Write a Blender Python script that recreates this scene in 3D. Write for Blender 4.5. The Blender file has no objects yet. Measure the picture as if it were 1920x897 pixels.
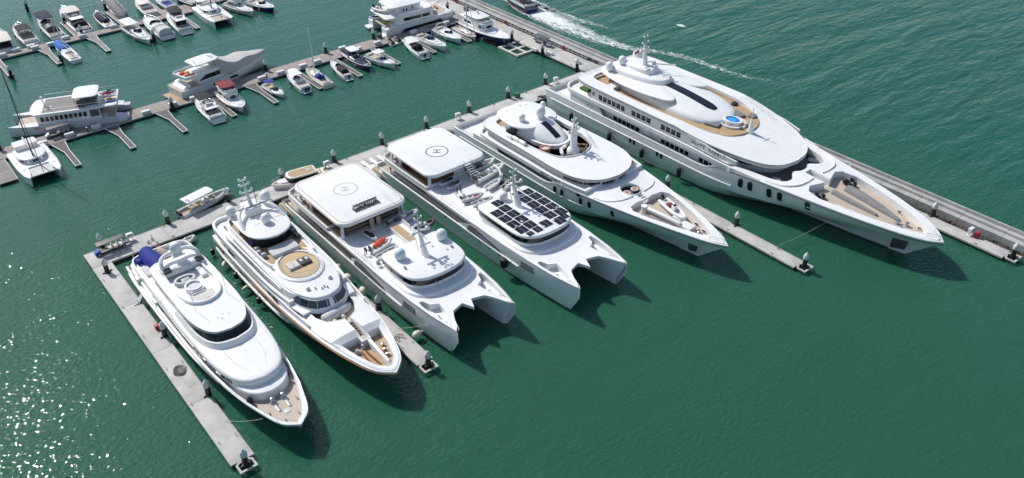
import bpy, math, random
from mathutils import Vector, Matrix
from mathutils.geometry import delaunay_2d_cdt
random.seed(7)
scn = bpy.context.scene
C = scn.collection
R_ = math.radians

# ------------------------------------------------------------------ camera
CAMPOS = Vector((-16.918, -130.434, 80.0))
ROWS = ((0.7774448, -0.62870467, -0.01760745),      # camera right in world axes
        (-0.36874424, -0.43294622, -0.82254803),    # camera down
        (0.50951671, 0.64597833, -0.56842301))      # camera forward
FPX = 1644.99
cd = bpy.data.cameras.new('camera')
cam = bpy.data.objects.new('camera', cd); C.objects.link(cam)
rt, dn, fw = (Vector(r) for r in ROWS)
m3 = Matrix((rt, -dn, -fw)).transposed()
cam.matrix_world = Matrix.Translation(CAMPOS) @ m3.to_4x4()
cd.sensor_width = 36.0; cd.lens = FPX / 1920 * 36.0
cd.clip_start = 1.0; cd.clip_end = 20000.0
scn.camera = cam

# ------------------------------------------------------------------ light
SUN_EL, SUN_AZ = R_(46), R_(11)            # azimuth measured from +Y towards -X
sdir = Vector((-math.sin(SUN_AZ) * math.cos(SUN_EL), math.cos(SUN_AZ) * math.cos(SUN_EL), math.sin(SUN_EL)))
w = bpy.data.worlds.new('World'); scn.world = w; w.use_nodes = True
wn = w.node_tree; wn.nodes.clear()
sky = wn.nodes.new('ShaderNodeTexSky'); sky.sky_type = 'NISHITA'; sky.sun_disc = False
sky.sun_elevation = SUN_EL; sky.sun_rotation = -SUN_AZ
sky.air_density = 1.0; sky.dust_density = 1.2; sky.ozone_density = 1.0
bg = wn.nodes.new('ShaderNodeBackground'); bg.inputs[1].default_value = 0.125
wo = wn.nodes.new('ShaderNodeOutputWorld')
wn.links.new(sky.outputs[0], bg.inputs[0]); wn.links.new(bg.outputs[0], wo.inputs[0])
sd = bpy.data.lights.new('sun', 'SUN'); sd.energy = 4.2; sd.angle = R_(0.53); sd.color = (1.0, 0.96, 0.9)
sun = bpy.data.objects.new('sun', sd); C.objects.link(sun)
sun.rotation_euler = sdir.to_track_quat('Z', 'Y').to_euler()
sun.location = (0, 0, 200)
scn.view_settings.view_transform = 'Standard'; scn.view_settings.look = 'None'
scn.view_settings.gamma = 1.0; scn.view_settings.use_curve_mapping = False
scn.view_settings.exposure = 0.0
scn.render.engine = 'CYCLES'
scn.cycles.use_denoising = True
scn.cycles.caustics_reflective = False; scn.cycles.sample_clamp_indirect = 4.0

# photo pixel -> point of the place at height z
def G(px, py, z=0.0):
    d = rt * (px - 960) + dn * (py - 448.5) + fw * FPX
    return CAMPOS + d * ((z - CAMPOS.z) / d.z)

# ------------------------------------------------------------------ materials
MATS = {}
def mat(name, rgb, rough=0.5, metal=0.0, spec=0.5, noise=None, bump=None, emit=None, coat=0.0, coord='Object'):
    if name in MATS: return MATS[name]
    m = bpy.data.materials.new(name); m.use_nodes = True; nt = m.node_tree
    b = nt.nodes['Principled BSDF']
    b.inputs['Base Color'].default_value = (*rgb, 1); b.inputs['Roughness'].default_value = rough
    b.inputs['Metallic'].default_value = metal; b.inputs['Specular IOR Level'].default_value = spec
    b.inputs['Coat Weight'].default_value = coat
    tc = nt.nodes.new('ShaderNodeTexCoord')
    if noise:
        sc, amt = noise[:2]
        n = nt.nodes.new('ShaderNodeTexNoise'); n.inputs['Scale'].default_value = sc
        n.inputs['Detail'].default_value = 6; n.inputs['Roughness'].default_value = 0.65
        nt.links.new(tc.outputs[coord], n.inputs['Vector'])
        r = nt.nodes.new('ShaderNodeValToRGB'); r.color_ramp.elements[0].position = 0.3; r.color_ramp.elements[1].position = 0.7
        c2 = noise[2] if len(noise) > 2 else tuple(c * (1 - amt) for c in rgb)
        r.color_ramp.elements[0].color = (*c2, 1); r.color_ramp.elements[1].color = (*(min(1, c * (1 + amt * .25)) for c in rgb), 1)
        nt.links.new(n.outputs['Fac'], r.inputs[0]); nt.links.new(r.outputs[0], b.inputs['Base Color'])
    if bump:
        n2 = nt.nodes.new('ShaderNodeTexNoise'); n2.inputs['Scale'].default_value = bump[0]; n2.inputs['Detail'].default_value = 4
        nt.links.new(tc.outputs[coord], n2.inputs['Vector'])
        bp = nt.nodes.new('ShaderNodeBump'); bp.inputs['Strength'].default_value = bump[1]; bp.inputs['Distance'].default_value = 0.05
        nt.links.new(n2.outputs['Fac'], bp.inputs['Height']); nt.links.new(bp.outputs[0], b.inputs['Normal'])
    if emit: b.inputs['Emission Color'].default_value = (*rgb, 1); b.inputs['Emission Strength'].default_value = emit
    MATS[name] = m; return m
def plank(name, rgb, dark, width, axis=1, rough=0.6, joint=0.1, amt=0.25):
    """boards laid side by side: thin dark seams and a colour of its own for each board"""
    m = bpy.data.materials.new(name); m.use_nodes = True; nt = m.node_tree; b = nt.nodes['Principled BSDF']
    b.inputs['Roughness'].default_value = rough; b.inputs['Specular IOR Level'].default_value = 0.3
    tc = nt.nodes.new('ShaderNodeTexCoord'); sp = nt.nodes.new('ShaderNodeSeparateXYZ'); nt.links.new(tc.outputs['Object'], sp.inputs[0])
    def mth(op, a, bb):
        n = nt.nodes.new('ShaderNodeMath'); n.operation = op
        for i, v in enumerate((a, bb)):
            if hasattr(v, 'node'): nt.links.new(v, n.inputs[i])
            elif v is not None: n.inputs[i].default_value = v
        return n.outputs[0]
    u = mth('DIVIDE', sp.outputs[axis], width); fr = mth('FRACT', u, None); fl = mth('FLOOR', u, None)
    seam = mth('LESS_THAN', fr, joint)
    wn_ = nt.nodes.new('ShaderNodeTexWhiteNoise'); wn_.noise_dimensions = '1D'; nt.links.new(fl, wn_.inputs['W'])
    ns = nt.nodes.new('ShaderNodeTexNoise'); ns.inputs['Scale'].default_value = 1.2; ns.inputs['Detail'].default_value = 6
    nt.links.new(tc.outputs['Object'], ns.inputs['Vector'])
    f = mth('ADD', mth('MULTIPLY', wn_.outputs['Value'], 0.5), mth('MULTIPLY', ns.outputs['Fac'], 0.6))
    mx = nt.nodes.new('ShaderNodeMix'); mx.data_type = 'RGBA'; nt.links.new(f, mx.inputs[0])
    mx.inputs[6].default_value = (*(c * (1 - amt) for c in rgb), 1); mx.inputs[7].default_value = (*(min(1, c * (1 + amt)) for c in rgb), 1)
    m2 = nt.nodes.new('ShaderNodeMix'); m2.data_type = 'RGBA'; nt.links.new(seam, m2.inputs[0])
    nt.links.new(mx.outputs[2], m2.inputs[6]); m2.inputs[7].default_value = (*dark, 1)
    nt.links.new(m2.outputs[2], b.inputs['Base Color']); MATS[name] = m; return m

def seams(m, sx, sy, amt):
    """thin moulding joints across a painted surface"""
    nt = m.node_tree; b = nt.nodes['Principled BSDF']; src = b.inputs['Base Color'].links[0].from_socket
    tc = nt.nodes.new('ShaderNodeTexCoord'); sp = nt.nodes.new('ShaderNodeSeparateXYZ'); nt.links.new(tc.outputs['Object'], sp.inputs[0])
    def M_(op, a, v):
        n = nt.nodes.new('ShaderNodeMath'); n.operation = op; nt.links.new(a, n.inputs[0])
        if hasattr(v, 'node'): nt.links.new(v, n.inputs[1])
        elif v is not None: n.inputs[1].default_value = v
        return n.outputs[0]
    l = M_('MAXIMUM', M_('LESS_THAN', M_('FRACT', M_('DIVIDE', sp.outputs[0], sx), None), .05/sx), M_('LESS_THAN', M_('FRACT', M_('DIVIDE', sp.outputs[1], sy), None), .05/sy))
    mx = nt.nodes.new('ShaderNodeMix'); mx.data_type = 'RGBA'; nt.links.new(M_('MULTIPLY', l, amt), mx.inputs[0]); nt.links.new(src, mx.inputs[6]); mx.inputs[7].default_value = (.3, .31, .32, 1)
    nt.links.new(mx.outputs[2], b.inputs['Base Color']); return m
WHITE = mat('white_gelcoat', (.80, .80, .79), .22, noise=(.35, .06), coat=.3); seams(WHITE, 5.3, 3.7, .28)
WDECK = mat('white_deck_paint', (.78, .78, .77), .5, noise=(.8, .09)); seams(WDECK, 3.1, 2.3, .4)
HULLW = mat('hull_white', (.76, .775, .78), .2, noise=(.25, .06), coat=.4)
CREAM = mat('cream_gelcoat', (.72, .67, .58), .35, noise=(.6, .08))
GREYP = mat('grey_paint', (.36, .38, .40), .4, noise=(.5, .1))
LGREY = mat('light_grey_paint', (.56, .57, .58), .4, noise=(.6, .08))
DGREY = mat('dark_grey', (.10, .105, .11), .5, noise=(.8, .2))
GLASS = mat('tinted_glass', (.006, .008, .012), .06, spec=.6)
GLASSB = mat('blue_tinted_glass', (.02, .035, .06), .08, spec=.6)
SKYG = mat('skylight_glass', (.008, .010, .02), .35, spec=.35)
BLACK = mat('black_rubber', (.012, .012, .013), .45, noise=(2, .3))
STEEL = mat('stainless_steel', (.62, .63, .65), .22, metal=1.0)
ROPE = mat('rope', (.35, .34, .30), .9)
RED = mat('red_paint', (.45, .03, .03), .5, noise=(2, .2))
ORANGE = mat('orange_plastic', (.75, .10, .02), .45, noise=(2, .15))
ORANGEST = mat('orange_stripe', (.50, .20, .06), .4)
BLUEC = mat('blue_canvas', (.008, .03, .28), .8, noise=(1.5, .3), bump=(3, .3))
BRIGHTB = mat('bright_blue_canvas', (.01, .14, .55), .8, noise=(1.5, .3), bump=(3, .3))
NAVYC = mat('navy_canvas', (.012, .018, .055), .85, noise=(1.5, .3), bump=(3, .3))
BLACKC = mat('black_canvas', (.014, .014, .016), .85, noise=(1.5, .3), bump=(3, .3))
GREYC = mat('grey_canvas', (.24, .235, .235), .9, noise=(1.2, .2), bump=(2, .5))
LGREYC = mat('light_canvas', (.60, .595, .58), .9, noise=(1.2, .15), bump=(2, .5))
BEIGEC = mat('beige_canvas', (.42, .36, .30), .9, noise=(1.2, .15), bump=(2, .5))
CREAMC = mat('cream_canvas', (.66, .62, .55), .85, noise=(1.2, .12), bump=(2, .4))
MAROON = mat('maroon_canvas', (.22, .03, .04), .85, noise=(1.5, .25), bump=(3, .3))
BROWNW = mat('brown_wood_wall', (.16, .085, .04), .45, noise=(.9, .35), bump=(6, .15))
TEAK = plank('teak_deck', (.45, .32, .185), (.17, .10, .05), .14, 1, .6, .12, .2)
TEAKG = plank('bleached_teak', (.50, .42, .34), (.30, .25, .2), .14, 1, .65, .1, .15)
GTEAK = plank('weathered_deck', (.26, .24, .23), (.10, .09, .09), .28, 1, .8, .12, .25)
POOLB = mat('pool_blue', (.02, .22, .62), .15, noise=(1.0, .3))
TUBE = mat('inflatable_grey', (.48, .49, .50), .55, noise=(1.5, .12))
TUBEW = mat('inflatable_white', (.68, .68, .66), .55, noise=(1.5, .1))
SOLAR = mat('solar_cell', (.006, .007, .018), .18, spec=.5, noise=(.7, .4))
NAVYH = mat('navy_hull', (.01, .016, .11), .18, coat=.5, noise=(.4, .2))
RADOME = mat('radome_white', (.78, .79, .78), .4)
RADOMEB = mat('radome_pale_blue', (.60, .70, .72), .4)
CUSHG = mat('grey_cushion', (.20, .20, .20), .9, noise=(3, .2))
CUSHW = mat('pale_cushion', (.60, .58, .55), .9, noise=(3, .12))
GREEN = mat('green_paint', (.03, .14, .06), .5)
GRASS = mat('artificial_grass', (.05, .13, .02), .95, noise=(8, .4))
SKIN = mat('skin', (.45, .27, .18), .6)
CLOTHD = mat('dark_cloth', (.02, .02, .025), .9)
CLOTHW = mat('pale_cloth', (.6, .6, .6), .9)
YELLOW = mat('yellow_plastic', (.75, .42, .02), .4)
TEALP = mat('turquoise_plastic', (.05, .42, .40), .4)
REDP = mat('crimson_plastic', (.40, .01, .04), .4)
BLUEP = mat('blue_plastic', (.015, .09, .45), .4)
LIME = mat('lime_plastic', (.45, .62, .02), .4)
CONC = mat('pontoon_concrete', (.51, .50, .475), .85, noise=(.3, .3), bump=(5, .25), coord='Object')
CONCD = mat('concrete_dark', (.20, .20, .19), .9, noise=(.5, .3), bump=(4, .3))
TIMBER = plank('pontoon_boards', (.34, .30, .275), (.13, .11, .10), .17, 0, .85, .14, .3)
TIMBERF = plank('finger_boards', (.15, .14, .135), (.06, .055, .05), .16, 1, .85, .16, .25)
PILEB = mat('pile_black', (.012, .013, .014), .4, noise=(1.2, .4))
PILEC = mat('pile_cap', (.62, .63, .63), .5, noise=(2, .15))
ROCK = mat('wet_rubble', (.09, .075, .05), .9, noise=(1.2, .6), bump=(3, .8))
WALLC = mat('breakwater_concrete', (.42, .42, .41), .88, noise=(.4, .28), bump=(4, .35))
FENDW = mat('fender_cream', (.66, .62, .52), .5, noise=(2, .15))
# ------------------------------------------------------------------ mesh helpers
def catmull(pts, sub):
    """smooth curve through points, tangents weighted by chord length so uneven spacing does not overshoot"""
    if sub <= 1 or len(pts) < 3: return [tuple(p) for p in pts]
    n = len(pts); dim = range(len(pts[0]))
    d = [max(1e-6, math.dist(pts[i], pts[i+1])) for i in range(n-1)]; sl = [[(pts[i+1][k]-pts[i][k])/d[i] for k in dim] for i in range(n-1)]
    T = [sl[0]] + [[(pts[i+1][k] - pts[i-1][k])/(d[i-1]+d[i]) for k in dim] for i in range(1, n-1)] + [sl[-1]]
    out = []
    for i in range(n - 1):
        for j in range(sub):
            t = j / sub; t2 = t*t; t3 = t2*t; h0 = 2*t3-3*t2+1; h1 = t3-2*t2+t; h2 = -2*t3+3*t2; h3 = t3-t2
            out.append(tuple(h0*pts[i][k] + h1*d[i]*T[i][k] + h2*pts[i+1][k] + h3*d[i]*T[i+1][k] for k in dim))
    out.append(tuple(pts[-1])); return out
def sym(pts, sub=4):
    """half outline (s, half width) aft to fore -> closed outline, counter-clockwise"""
    c = [(s, max(w_, 0)) for s, w_ in catmull(pts, sub)]
    lo = [(s, -w_) for s, w_ in c]; up = [(s, w_) for s, w_ in reversed(c) if w_ > 1e-6]
    if c[-1][1] > 1e-6: return lo + up
    return lo + up
def rrect(x0, x1, y0, y1, r, n=4):
    out = []
    for cx, cy, a in ((x1 - r, y0 + r, -90), (x1 - r, y1 - r, 0), (x0 + r, y1 - r, 90), (x0 + r, y0 + r, 180)):
        for k in range(n + 1):
            t = R_(a + 90 * k / n); out.append((cx + r * math.cos(t), cy + r * math.sin(t)))
    return out
def ell(cx, cy, a, b, n=20): return [(cx + a * math.cos(2 * math.pi * k / n), cy + b * math.sin(2 * math.pi * k / n)) for k in range(n)]
def offset(poly, d):
    """move an outline outwards by d (inwards when negative)"""
    n = len(poly); out = []
    for i in range(n):
        a = Vector(poly[i - 1]); b = Vector(poly[i]); c = Vector(poly[(i + 1) % n])
        e1 = b - a; e2 = c - b
        if e1.length < 1e-6: e1 = e2
        if e2.length < 1e-6: e2 = e1
        n1 = Vector((e1.y, -e1.x)).normalized(); n2 = Vector((e2.y, -e2.x)).normalized()
        m = n1 + n2
        if m.length < .2: m = n1
        m.normalize(); k = d / max(.5, m.dot(n1)); out.append((b.x + m.x * k, b.y + m.y * k))
    return out
def zv(z, x, y): return z(x, y) if callable(z) else z

class MB:
    def __init__(s): s.v = []; s.f = []
    def add(s, v, f):
        o = len(s.v); s.v += [tuple(p) for p in v]; s.f += [tuple(i + o for i in q) for q in f]; return s
    def box(s, x0, x1, y0, y1, z0, z1):
        return s.add([(x0,y0,z0),(x1,y0,z0),(x1,y1,z0),(x0,y1,z0),(x0,y0,z1),(x1,y0,z1),(x1,y1,z1),(x0,y1,z1)],
                     [(3,2,1,0),(4,5,6,7),(0,1,5,4),(1,2,6,5),(2,3,7,6),(3,0,4,7)])
    def rings(s, rings, cap0=True, cap1=True, closed=True):
        n = len(rings[0]); v = [p for r in rings for p in r]; f = []
        for i in range(len(rings) - 1):
            for k in range(n if closed else n - 1):
                a = i * n + k; b = i * n + (k + 1) % n; f.append((a, b, b + n, a + n))
        if cap0: f.append(tuple(range(n - 1, -1, -1)))
        if cap1: f.append(tuple((len(rings) - 1) * n + k for k in range(n)))
        return s.add(v, f)
    def slab(s, poly, z0, z1, r=.12, rb=.04, tilt=None):
        """outline raised to a slab with rounded edges; z0, z1 numbers or functions of (x, y)"""
        prof = [(0, rb), (rb, 0)] if rb else [(0, 0)]
        rg = []
        for dz, ins in prof:
            q = offset(poly, -ins) if ins else poly; rg.append([(x, y, zv(z0, x, y) + dz) for x, y in q])
        for k in range(4):
            a = math.pi / 2 * k / 3; ins = r * (1 - math.cos(a)); dz = -r * (1 - math.sin(a))
            q = offset(poly, -ins) if ins > 1e-5 else poly; rg.append([(x, y, zv(z1, x, y) + dz) for x, y in q])
        return s.rings(rg)
    def prism(s, poly, z0, z1, top=None):
        q = top or poly
        return s.rings([[(x, y, zv(z0, x, y)) for x, y in poly], [(x, y, zv(z1, x, y)) for x, y in q]])
    def plate(s, outer, holes, z0, z1):
        """slab with openings cut through it"""
        loops = [outer] + holes; flat = [p for l in loops for p in l]; n0 = len(flat); ed = []; o = 0
        for l in loops: ed += [(o + i, o + (i + 1) % len(l)) for i in range(len(l))]; o += len(l)
        xs = [p[0] for p in outer]; ys = [p[1] for p in outer]; st_ = max(1.0, (max(xs) - min(xs)) / 40)
        def ins(p, l):
            c = False
            for i in range(len(l)):
                (x1, y1), (x2, y2) = l[i-1], l[i]
                if (y1 > p[1]) != (y2 > p[1]) and p[0] < (x2-x1)*(p[1]-y1)/(y2-y1)+x1: c = not c
            return c
        def ok(p): return ins(p, outer) and not any(ins(p, h) for h in holes)
        gx = min(xs) + st_/2; pts = [Vector(p) for p in flat]
        while gx < max(xs):
            gy = min(ys) + st_/2
            while gy < max(ys):
                if ok((gx, gy)) and all((gx-q[0])**2+(gy-q[1])**2 > (st_*.45)**2 for q in flat): pts.append(Vector((gx, gy)))
                gy += st_
            gx += st_
        V, Eo, Fo, ov, oe, of_ = delaunay_2d_cdt(pts, ed, [], 0, 1e-5)
        n = len(V); v = [(x, y, zv(z1, x, y)) for x, y in V] + [(x, y, zv(z0, x, y)) for x, y in V]; f = []
        back = {}
        for i, os_ in enumerate(ov):
            for j in os_: back[j] = i
        for t in Fo:
            a, b, c = t; A, B_, C_ = V[a], V[b], V[c]
            if not ok(((A.x+B_.x+C_.x)/3, (A.y+B_.y+C_.y)/3)): continue
            if (B_.x-A.x)*(C_.y-A.y)-(B_.y-A.y)*(C_.x-A.x) < 0: b, c = c, b
            f.append((a, b, c)); f.append((c + n, b + n, a + n))
        o = 0
        for li, l in enumerate(loops):
            k = len(l)
            ar = sum(l[i][0]*l[(i+1)%k][1]-l[(i+1)%k][0]*l[i][1] for i in range(k))
            for i in range(k):
                a = back.get(o + i, o + i); b = back.get(o + (i + 1) % k, o + i)
                q = (a + n, b + n, b, a); f.append(q if (ar > 0) == (li == 0) else q[::-1])
            o += k
        return s.add(v, f)
    def ring(s, poly, w_, z0, z1):
        """coaming: a wall of width w_ following an outline"""
        q = offset(poly, -w_); n = len(poly)
        rg = [[(x, y, zv(z0, x, y)) for x, y in poly], [(x, y, zv(z1, x, y)) for x, y in poly],
              [(x, y, zv(z1, x, y)) for x, y in q], [(x, y, zv(z0, x, y)) for x, y in q]]
        v = [p for r in rg for p in r]; f = []
        for i in range(4):
            for k in range(n):
                a = i * n + k; b = i * n + (k + 1) % n; j = ((i + 1) % 4) * n
                f.append((a, b, j + (k + 1) % n, j + k))
        return s.add(v, f)
    def wall(s, line, z0, z1, th):
        """open wall of thickness th along a polyline"""
        n = len(line); nor = []
        for i in range(n):
            a = Vector(line[max(i-1, 0)]); b = Vector(line[min(i+1, n-1)]); e = (b - a).normalized(); nor.append((e.y, -e.x))
        h = th / 2
        rg = [[(p[0]+q[0]*sg*h, p[1]+q[1]*sg*h, zv(z, *p)) for p, q in zip(line, nor)] for sg, z in ((1, z0), (1, z1), (-1, z1), (-1, z0))]
        v = [p for r in rg for p in r]; f = []
        for i in range(4):
            j = (i + 1) % 4
            for k in range(n - 1): f.append((i*n+k, i*n+k+1, j*n+k+1, j*n+k))
        f.append((0, n, 2*n, 3*n)); f.append((4*n-1, 3*n-1, 2*n-1, n-1))
        return s.add(v, f)
    def tube(s, path, r, n=6, r1=None, cap=True):
        P = [Vector(p) for p in path]; rg = []
        for i, p in enumerate(P):
            t = (P[min(i+1, len(P)-1)] - P[max(i-1, 0)]).normalized()
            a = Vector((0, 0, 1)) if abs(t.z) < .9 else Vector((1, 0, 0))
            u = t.cross(a).normalized(); vv = u.cross(t).normalized()
            rr = r if r1 is None else r + (r1 - r) * i / (len(P) - 1)
            rg.append([tuple(p + (u * math.cos(2*math.pi*k/n) + vv * math.sin(2*math.pi*k/n)) * rr) for k in range(n)])
        return s.rings([q[::-1] for q in rg], cap, cap)
    def lathe(s, prof, cx=0, cy=0, cz=0, n=14):
        rg = [[(cx + r*math.cos(2*math.pi*k/n), cy + r*math.sin(2*math.pi*k/n), cz + z) for k in range(n)] for r, z in prof]
        return s.rings(rg)
    def loft(s, secs, cap=True):
        """closed sections of equal count"""
        return s.rings(secs, cap, cap)
    def side(s, pts, y, th=.05):
        """flat panel in a plane of constant y; pts (x, z)"""
        a = [(x, y - th, z) for x, z in pts]; b = [(x, y + th, z) for x, z in pts]
        return s.rings([a, b])
    def obj(s, name, m, parent=None, smooth=True, ang=38):
        me = bpy.data.meshes.new(name); me.from_pydata(s.v, [], s.f); me.validate(); me.update()
        me.materials.append(m)
        if smooth:
            for p in me.polygons: p.use_smooth = True
            me.set_sharp_from_angle(angle=R_(ang))
        o = bpy.data.objects.new(name, me); C.objects.link(o)
        if parent is not None: o.parent = parent
        return o

def tag(o, label=None, cat=None, group=None, kind=None):
    if label: o['label'] = label
    if cat: o['category'] = cat
    if group: o['group'] = group
    if kind: o['kind'] = kind
    return o
def thing(name, label, cat, loc=(0, 0, 0), rz=0.0, group=None):
    o = bpy.data.objects.new(name, None); C.objects.link(o); o.location = loc; o.rotation_euler = (0, 0, rz)
    o.empty_display_size = .5
    return tag(o, label, cat, group)
def dup(root, loc, rz, label=None, group=None):
    def cp(o, par):
        c = o.copy(); C.objects.link(c); c.parent = par
        for ch in o.children: cp(ch, c)
        return c
    kids = list(root.children); r = root.copy(); C.objects.link(r); r.location = loc; r.rotation_euler = (0, 0, rz)
    for k in kids: cp(k, r)
    if label: r['label'] = label
    if group: r['group'] = group
    return r
def text(name, body, size, m, parent, matrix, extr=.02, width=1.0):
    cu = bpy.data.curves.new(name, 'FONT'); cu.body = body; cu.size = size; cu.extrude = extr; cu.align_x = 'CENTER'; cu.align_y = 'CENTER'
    t = bpy.data.objects.new(name, cu); C.objects.link(t)
    dg = bpy.context.evaluated_depsgraph_get(); me = bpy.data.meshes.new_from_object(t.evaluated_get(dg))
    bpy.data.objects.remove(t); me.materials.clear(); me.materials.append(m)
    me.transform(Matrix.Diagonal((width, 1, 1, 1))); me.transform(matrix)
    o = bpy.data.objects.new(name, me); C.objects.link(o); o.parent = parent; return o
def along(line):
    L = [0]
    for a, b in zip(line, line[1:]): L.append(L[-1] + math.dist(a, b))
    def at(d):
        d = min(max(d, 0), L[-1])
        for i in range(len(line) - 1):
            if d <= L[i+1] + 1e-9:
                t = (d - L[i]) / max(1e-9, L[i+1] - L[i]); a, b = line[i], line[i+1]
                return (a[0]+(b[0]-a[0])*t, a[1]+(b[1]-a[1])*t)
        return line[-1]
    return at, L[-1]
def panes(parent, line, z0, z1, n, gap, m=GLASS, name='window', inward=0.0, out=.03):
    """n window panes along a wall line; outside is to the right of the line's direction; inward leans the top"""
    at, T = along(line); pw = (T - gap * (n - 1)) / n
    for i in range(n):
        a = i * (pw + gap); k = max(1, int(pw / 1.2)); mb = MB()
        P = [at(a + pw * j / k) for j in range(k + 1)]
        q = []
        for j, p in enumerate(P):
            u = Vector(at(a + pw * j / k + .05)) - Vector(at(a + pw * j / k - .05)); u.normalize(); nx, ny = u.y, -u.x
            q.append(((p[0]+nx*out, p[1]+ny*out, z0), (p[0]+nx*(out-inward), p[1]+ny*(out-inward), z1),
                      (p[0]+nx*(out-inward-.08), p[1]+ny*(out-inward-.08), z1), (p[0]+nx*(out-.08), p[1]+ny*(out-.08), z0)))
        mb.rings([list(r) for r in q]); mb.obj(name, m, parent, smooth=False)
def rail(parent, path, h=.9, step=2.0, r=.03, m=None, name='railing', mid=True):
    """posts and rails following a 3-D path on the deck"""
    mb = MB(); P = [Vector(p) for p in path]
    up = Vector((0, 0, h)); mb.tube([p + up for p in P], r, 5)
    if mid: mb.tube([p + up * .5 for p in P], r * .7, 4)
    for a, b in zip(P, P[1:]):
        n = max(1, round((b - a).length / step))
        for k in range(n): q = a.lerp(b, k / n); mb.tube([q, q + up], r * .8, 4)
    mb.tube([P[-1], P[-1] + up], r * .8, 4)
    return mb.obj(name, m or STEEL, parent)
def radome(parent, x, y, z, r, h, m=RADOME, name='radome'):
    pr = [(r*.55, 0), (r*.6, h*.12), (r*.97, h*.2), (r, h*.35), (r, h - r*.9)] + [(r*math.cos(a), h - r*.9 + r*.9*math.sin(a)) for a in (R_(30), R_(55), R_(75), R_(89))]
    return MB().lathe(pr, x, y, z, 16).obj(name, m, parent)
def hull(st, stem, sub=3, rake=None):
    """st: (s, [(y, z) keel to sheer]) aft to fore, stem: [(s, z)]; returns builder and sheer line [(s, y, z)]"""
    rows = [[(s, y, z) for y, z in pr] for s, pr in st] + [[(s, 0.0, z) for s, z in stem]]
    if rake:
        s0, Rk = rake; tip_ = rows[-1][-1][0]
        for i, r in enumerate(rows):
            e = max(0, (r[-1][0] - s0) / (tip_ - s0)) ** 1.4; zs = r[-1][2]
            rows[i] = [((r[-1][0] if i == len(rows)-1 else x) - Rk * e * (1 - (z + 1) / (zs + 1)), y, z) for x, y, z in r]
    K = len(rows[0]); fl = [[c for p in r for c in p] for r in rows]; fl = catmull(fl, sub)
    rows = [[(r[3*k], max(r[3*k+1], 0), r[3*k+2]) for k in range(K)] for r in fl]
    mb = MB(); n = len(rows)
    v = [(x, -y, z) for r in rows for x, y, z in r] + [(x, y, z) for r in rows for x, y, z in r]; f = []; o = n * K
    for i in range(n - 1):
        for k in range(K - 1):
            a = i*K+k; f.append((a, a+K, a+K+1, a+1)); f.append((o+a, o+a+1, o+a+K+1, o+a+K))
        f.append((i*K, o+i*K, o+(i+1)*K, (i+1)*K))
    for k in range(K - 1): f.append((k, k+1, o+k+1, o+k))
    mb.add(v, f); mb.rows = rows; return mb, [r[-1] for r in rows]
def breadth(rows, s, z):
    """half breadth of a hull at station s and height z"""
    def cut(k):
        for a, b in zip(rows, rows[1:]):
            if a[k][0] <= s <= b[k][0]:
                t = (s - a[k][0]) / max(1e-6, b[k][0] - a[k][0]); return (a[k][1]+(b[k][1]-a[k][1])*t, a[k][2]+(b[k][2]-a[k][2])*t)
    P = [c for c in (cut(k) for k in range(len(rows[0]))) if c]
    for a, b in zip(P, P[1:]):
        if a[1] <= z <= b[1]: t = (z-a[1])/max(1e-6, b[1]-a[1]); return a[0]+(b[0]-a[0])*t
    return P[-1][0] if P else 0
def boot(parent, rows, s0, s1, m=None, z=.14, r=.13, step=1.5):
    """dark boot stripe along the waterline of a hull"""
    for sd_ in (-1, 1):
        P = []; s = s0
        while s < s1: P.append((s, sd_*(breadth(rows, s, z)+.01), z)); s += step
        if len(P) > 1: MB().tube(P, r, 5).obj('boot_stripe', m or DGREY, parent)
def hull_panel(parent, rows, pts, m, name='hull_window', out=.17, sides=(-1, 1), deep=.3):
    """panel lying on the hull skin; pts (s, z) outline"""
    for sd_ in sides:
        a = [(s, sd_*(breadth(rows, s, z)+out), z) for s, z in pts]; b = [(s, sd_*(breadth(rows, s, z)-deep), z) for s, z in pts]
        MB().rings([a, b]).obj(name, m, parent, smooth=False)
def deck(sheer, inset, dz, nx=4, s0=None, s1=None):
    """deck surface between the two sides of a sheer line"""
    rows = [(s, max(y - inset, 0), z + dz) for s, y, z in sheer if (s0 is None or s >= s0) and (s1 is None or s <= s1)]
    mb = MB(); v = []; f = []
    for s, y, z in rows:
        for k in range(nx + 1): v.append((s, -y + 2 * y * k / nx, z + .02 * (1 - abs(2*k/nx - 1))))
    for i in range(len(rows) - 1):
        for k in range(nx): a = i*(nx+1)+k; f.append((a, a+nx+1, a+nx+2, a+1))
    return mb.add(v, f)
def caprail(sheer, w_=.25, h=.08, up=.02, inset=0.0, s0=None):
    """rail cap along both sides of a sheer line, joined at the stem"""
    L = [(s, y - inset) for s, y, z in sheer if s0 is None or s >= s0]; Z = [z for s, y, z in sheer if s0 is None or s >= s0]
    line = [(s, -y) for s, y in L] + [(s, y) for s, y in reversed(L[:-1])]; zz = Z + Z[:-1][::-1]
    mb = MB(); n = len(line); nor = []
    for i in range(n):
        a = Vector(line[max(i-1, 0)]); b = Vector(line[min(i+1, n-1)]); e = (b-a).normalized(); nor.append((e.y, -e.x))
    rg = [[(p[0]+q[0]*d, p[1]+q[1]*d, z+e) for p, q, z in zip(line, nor, zz)] for d, e in ((.03, up-h), (.03, up), (-w_, up), (-w_, up-h))]
    v = [p for r in rg for p in r]; f = []
    for i in range(4):
        j = (i+1) % 4
        for k in range(n-1): f.append((i*n+k, i*n+k+1, j*n+k+1, j*n+k))
    f.append((0, n, 2*n, 3*n)); f.append((4*n-1, 3*n-1, 2*n-1, n-1))
    return mb.add(v, f)
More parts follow.
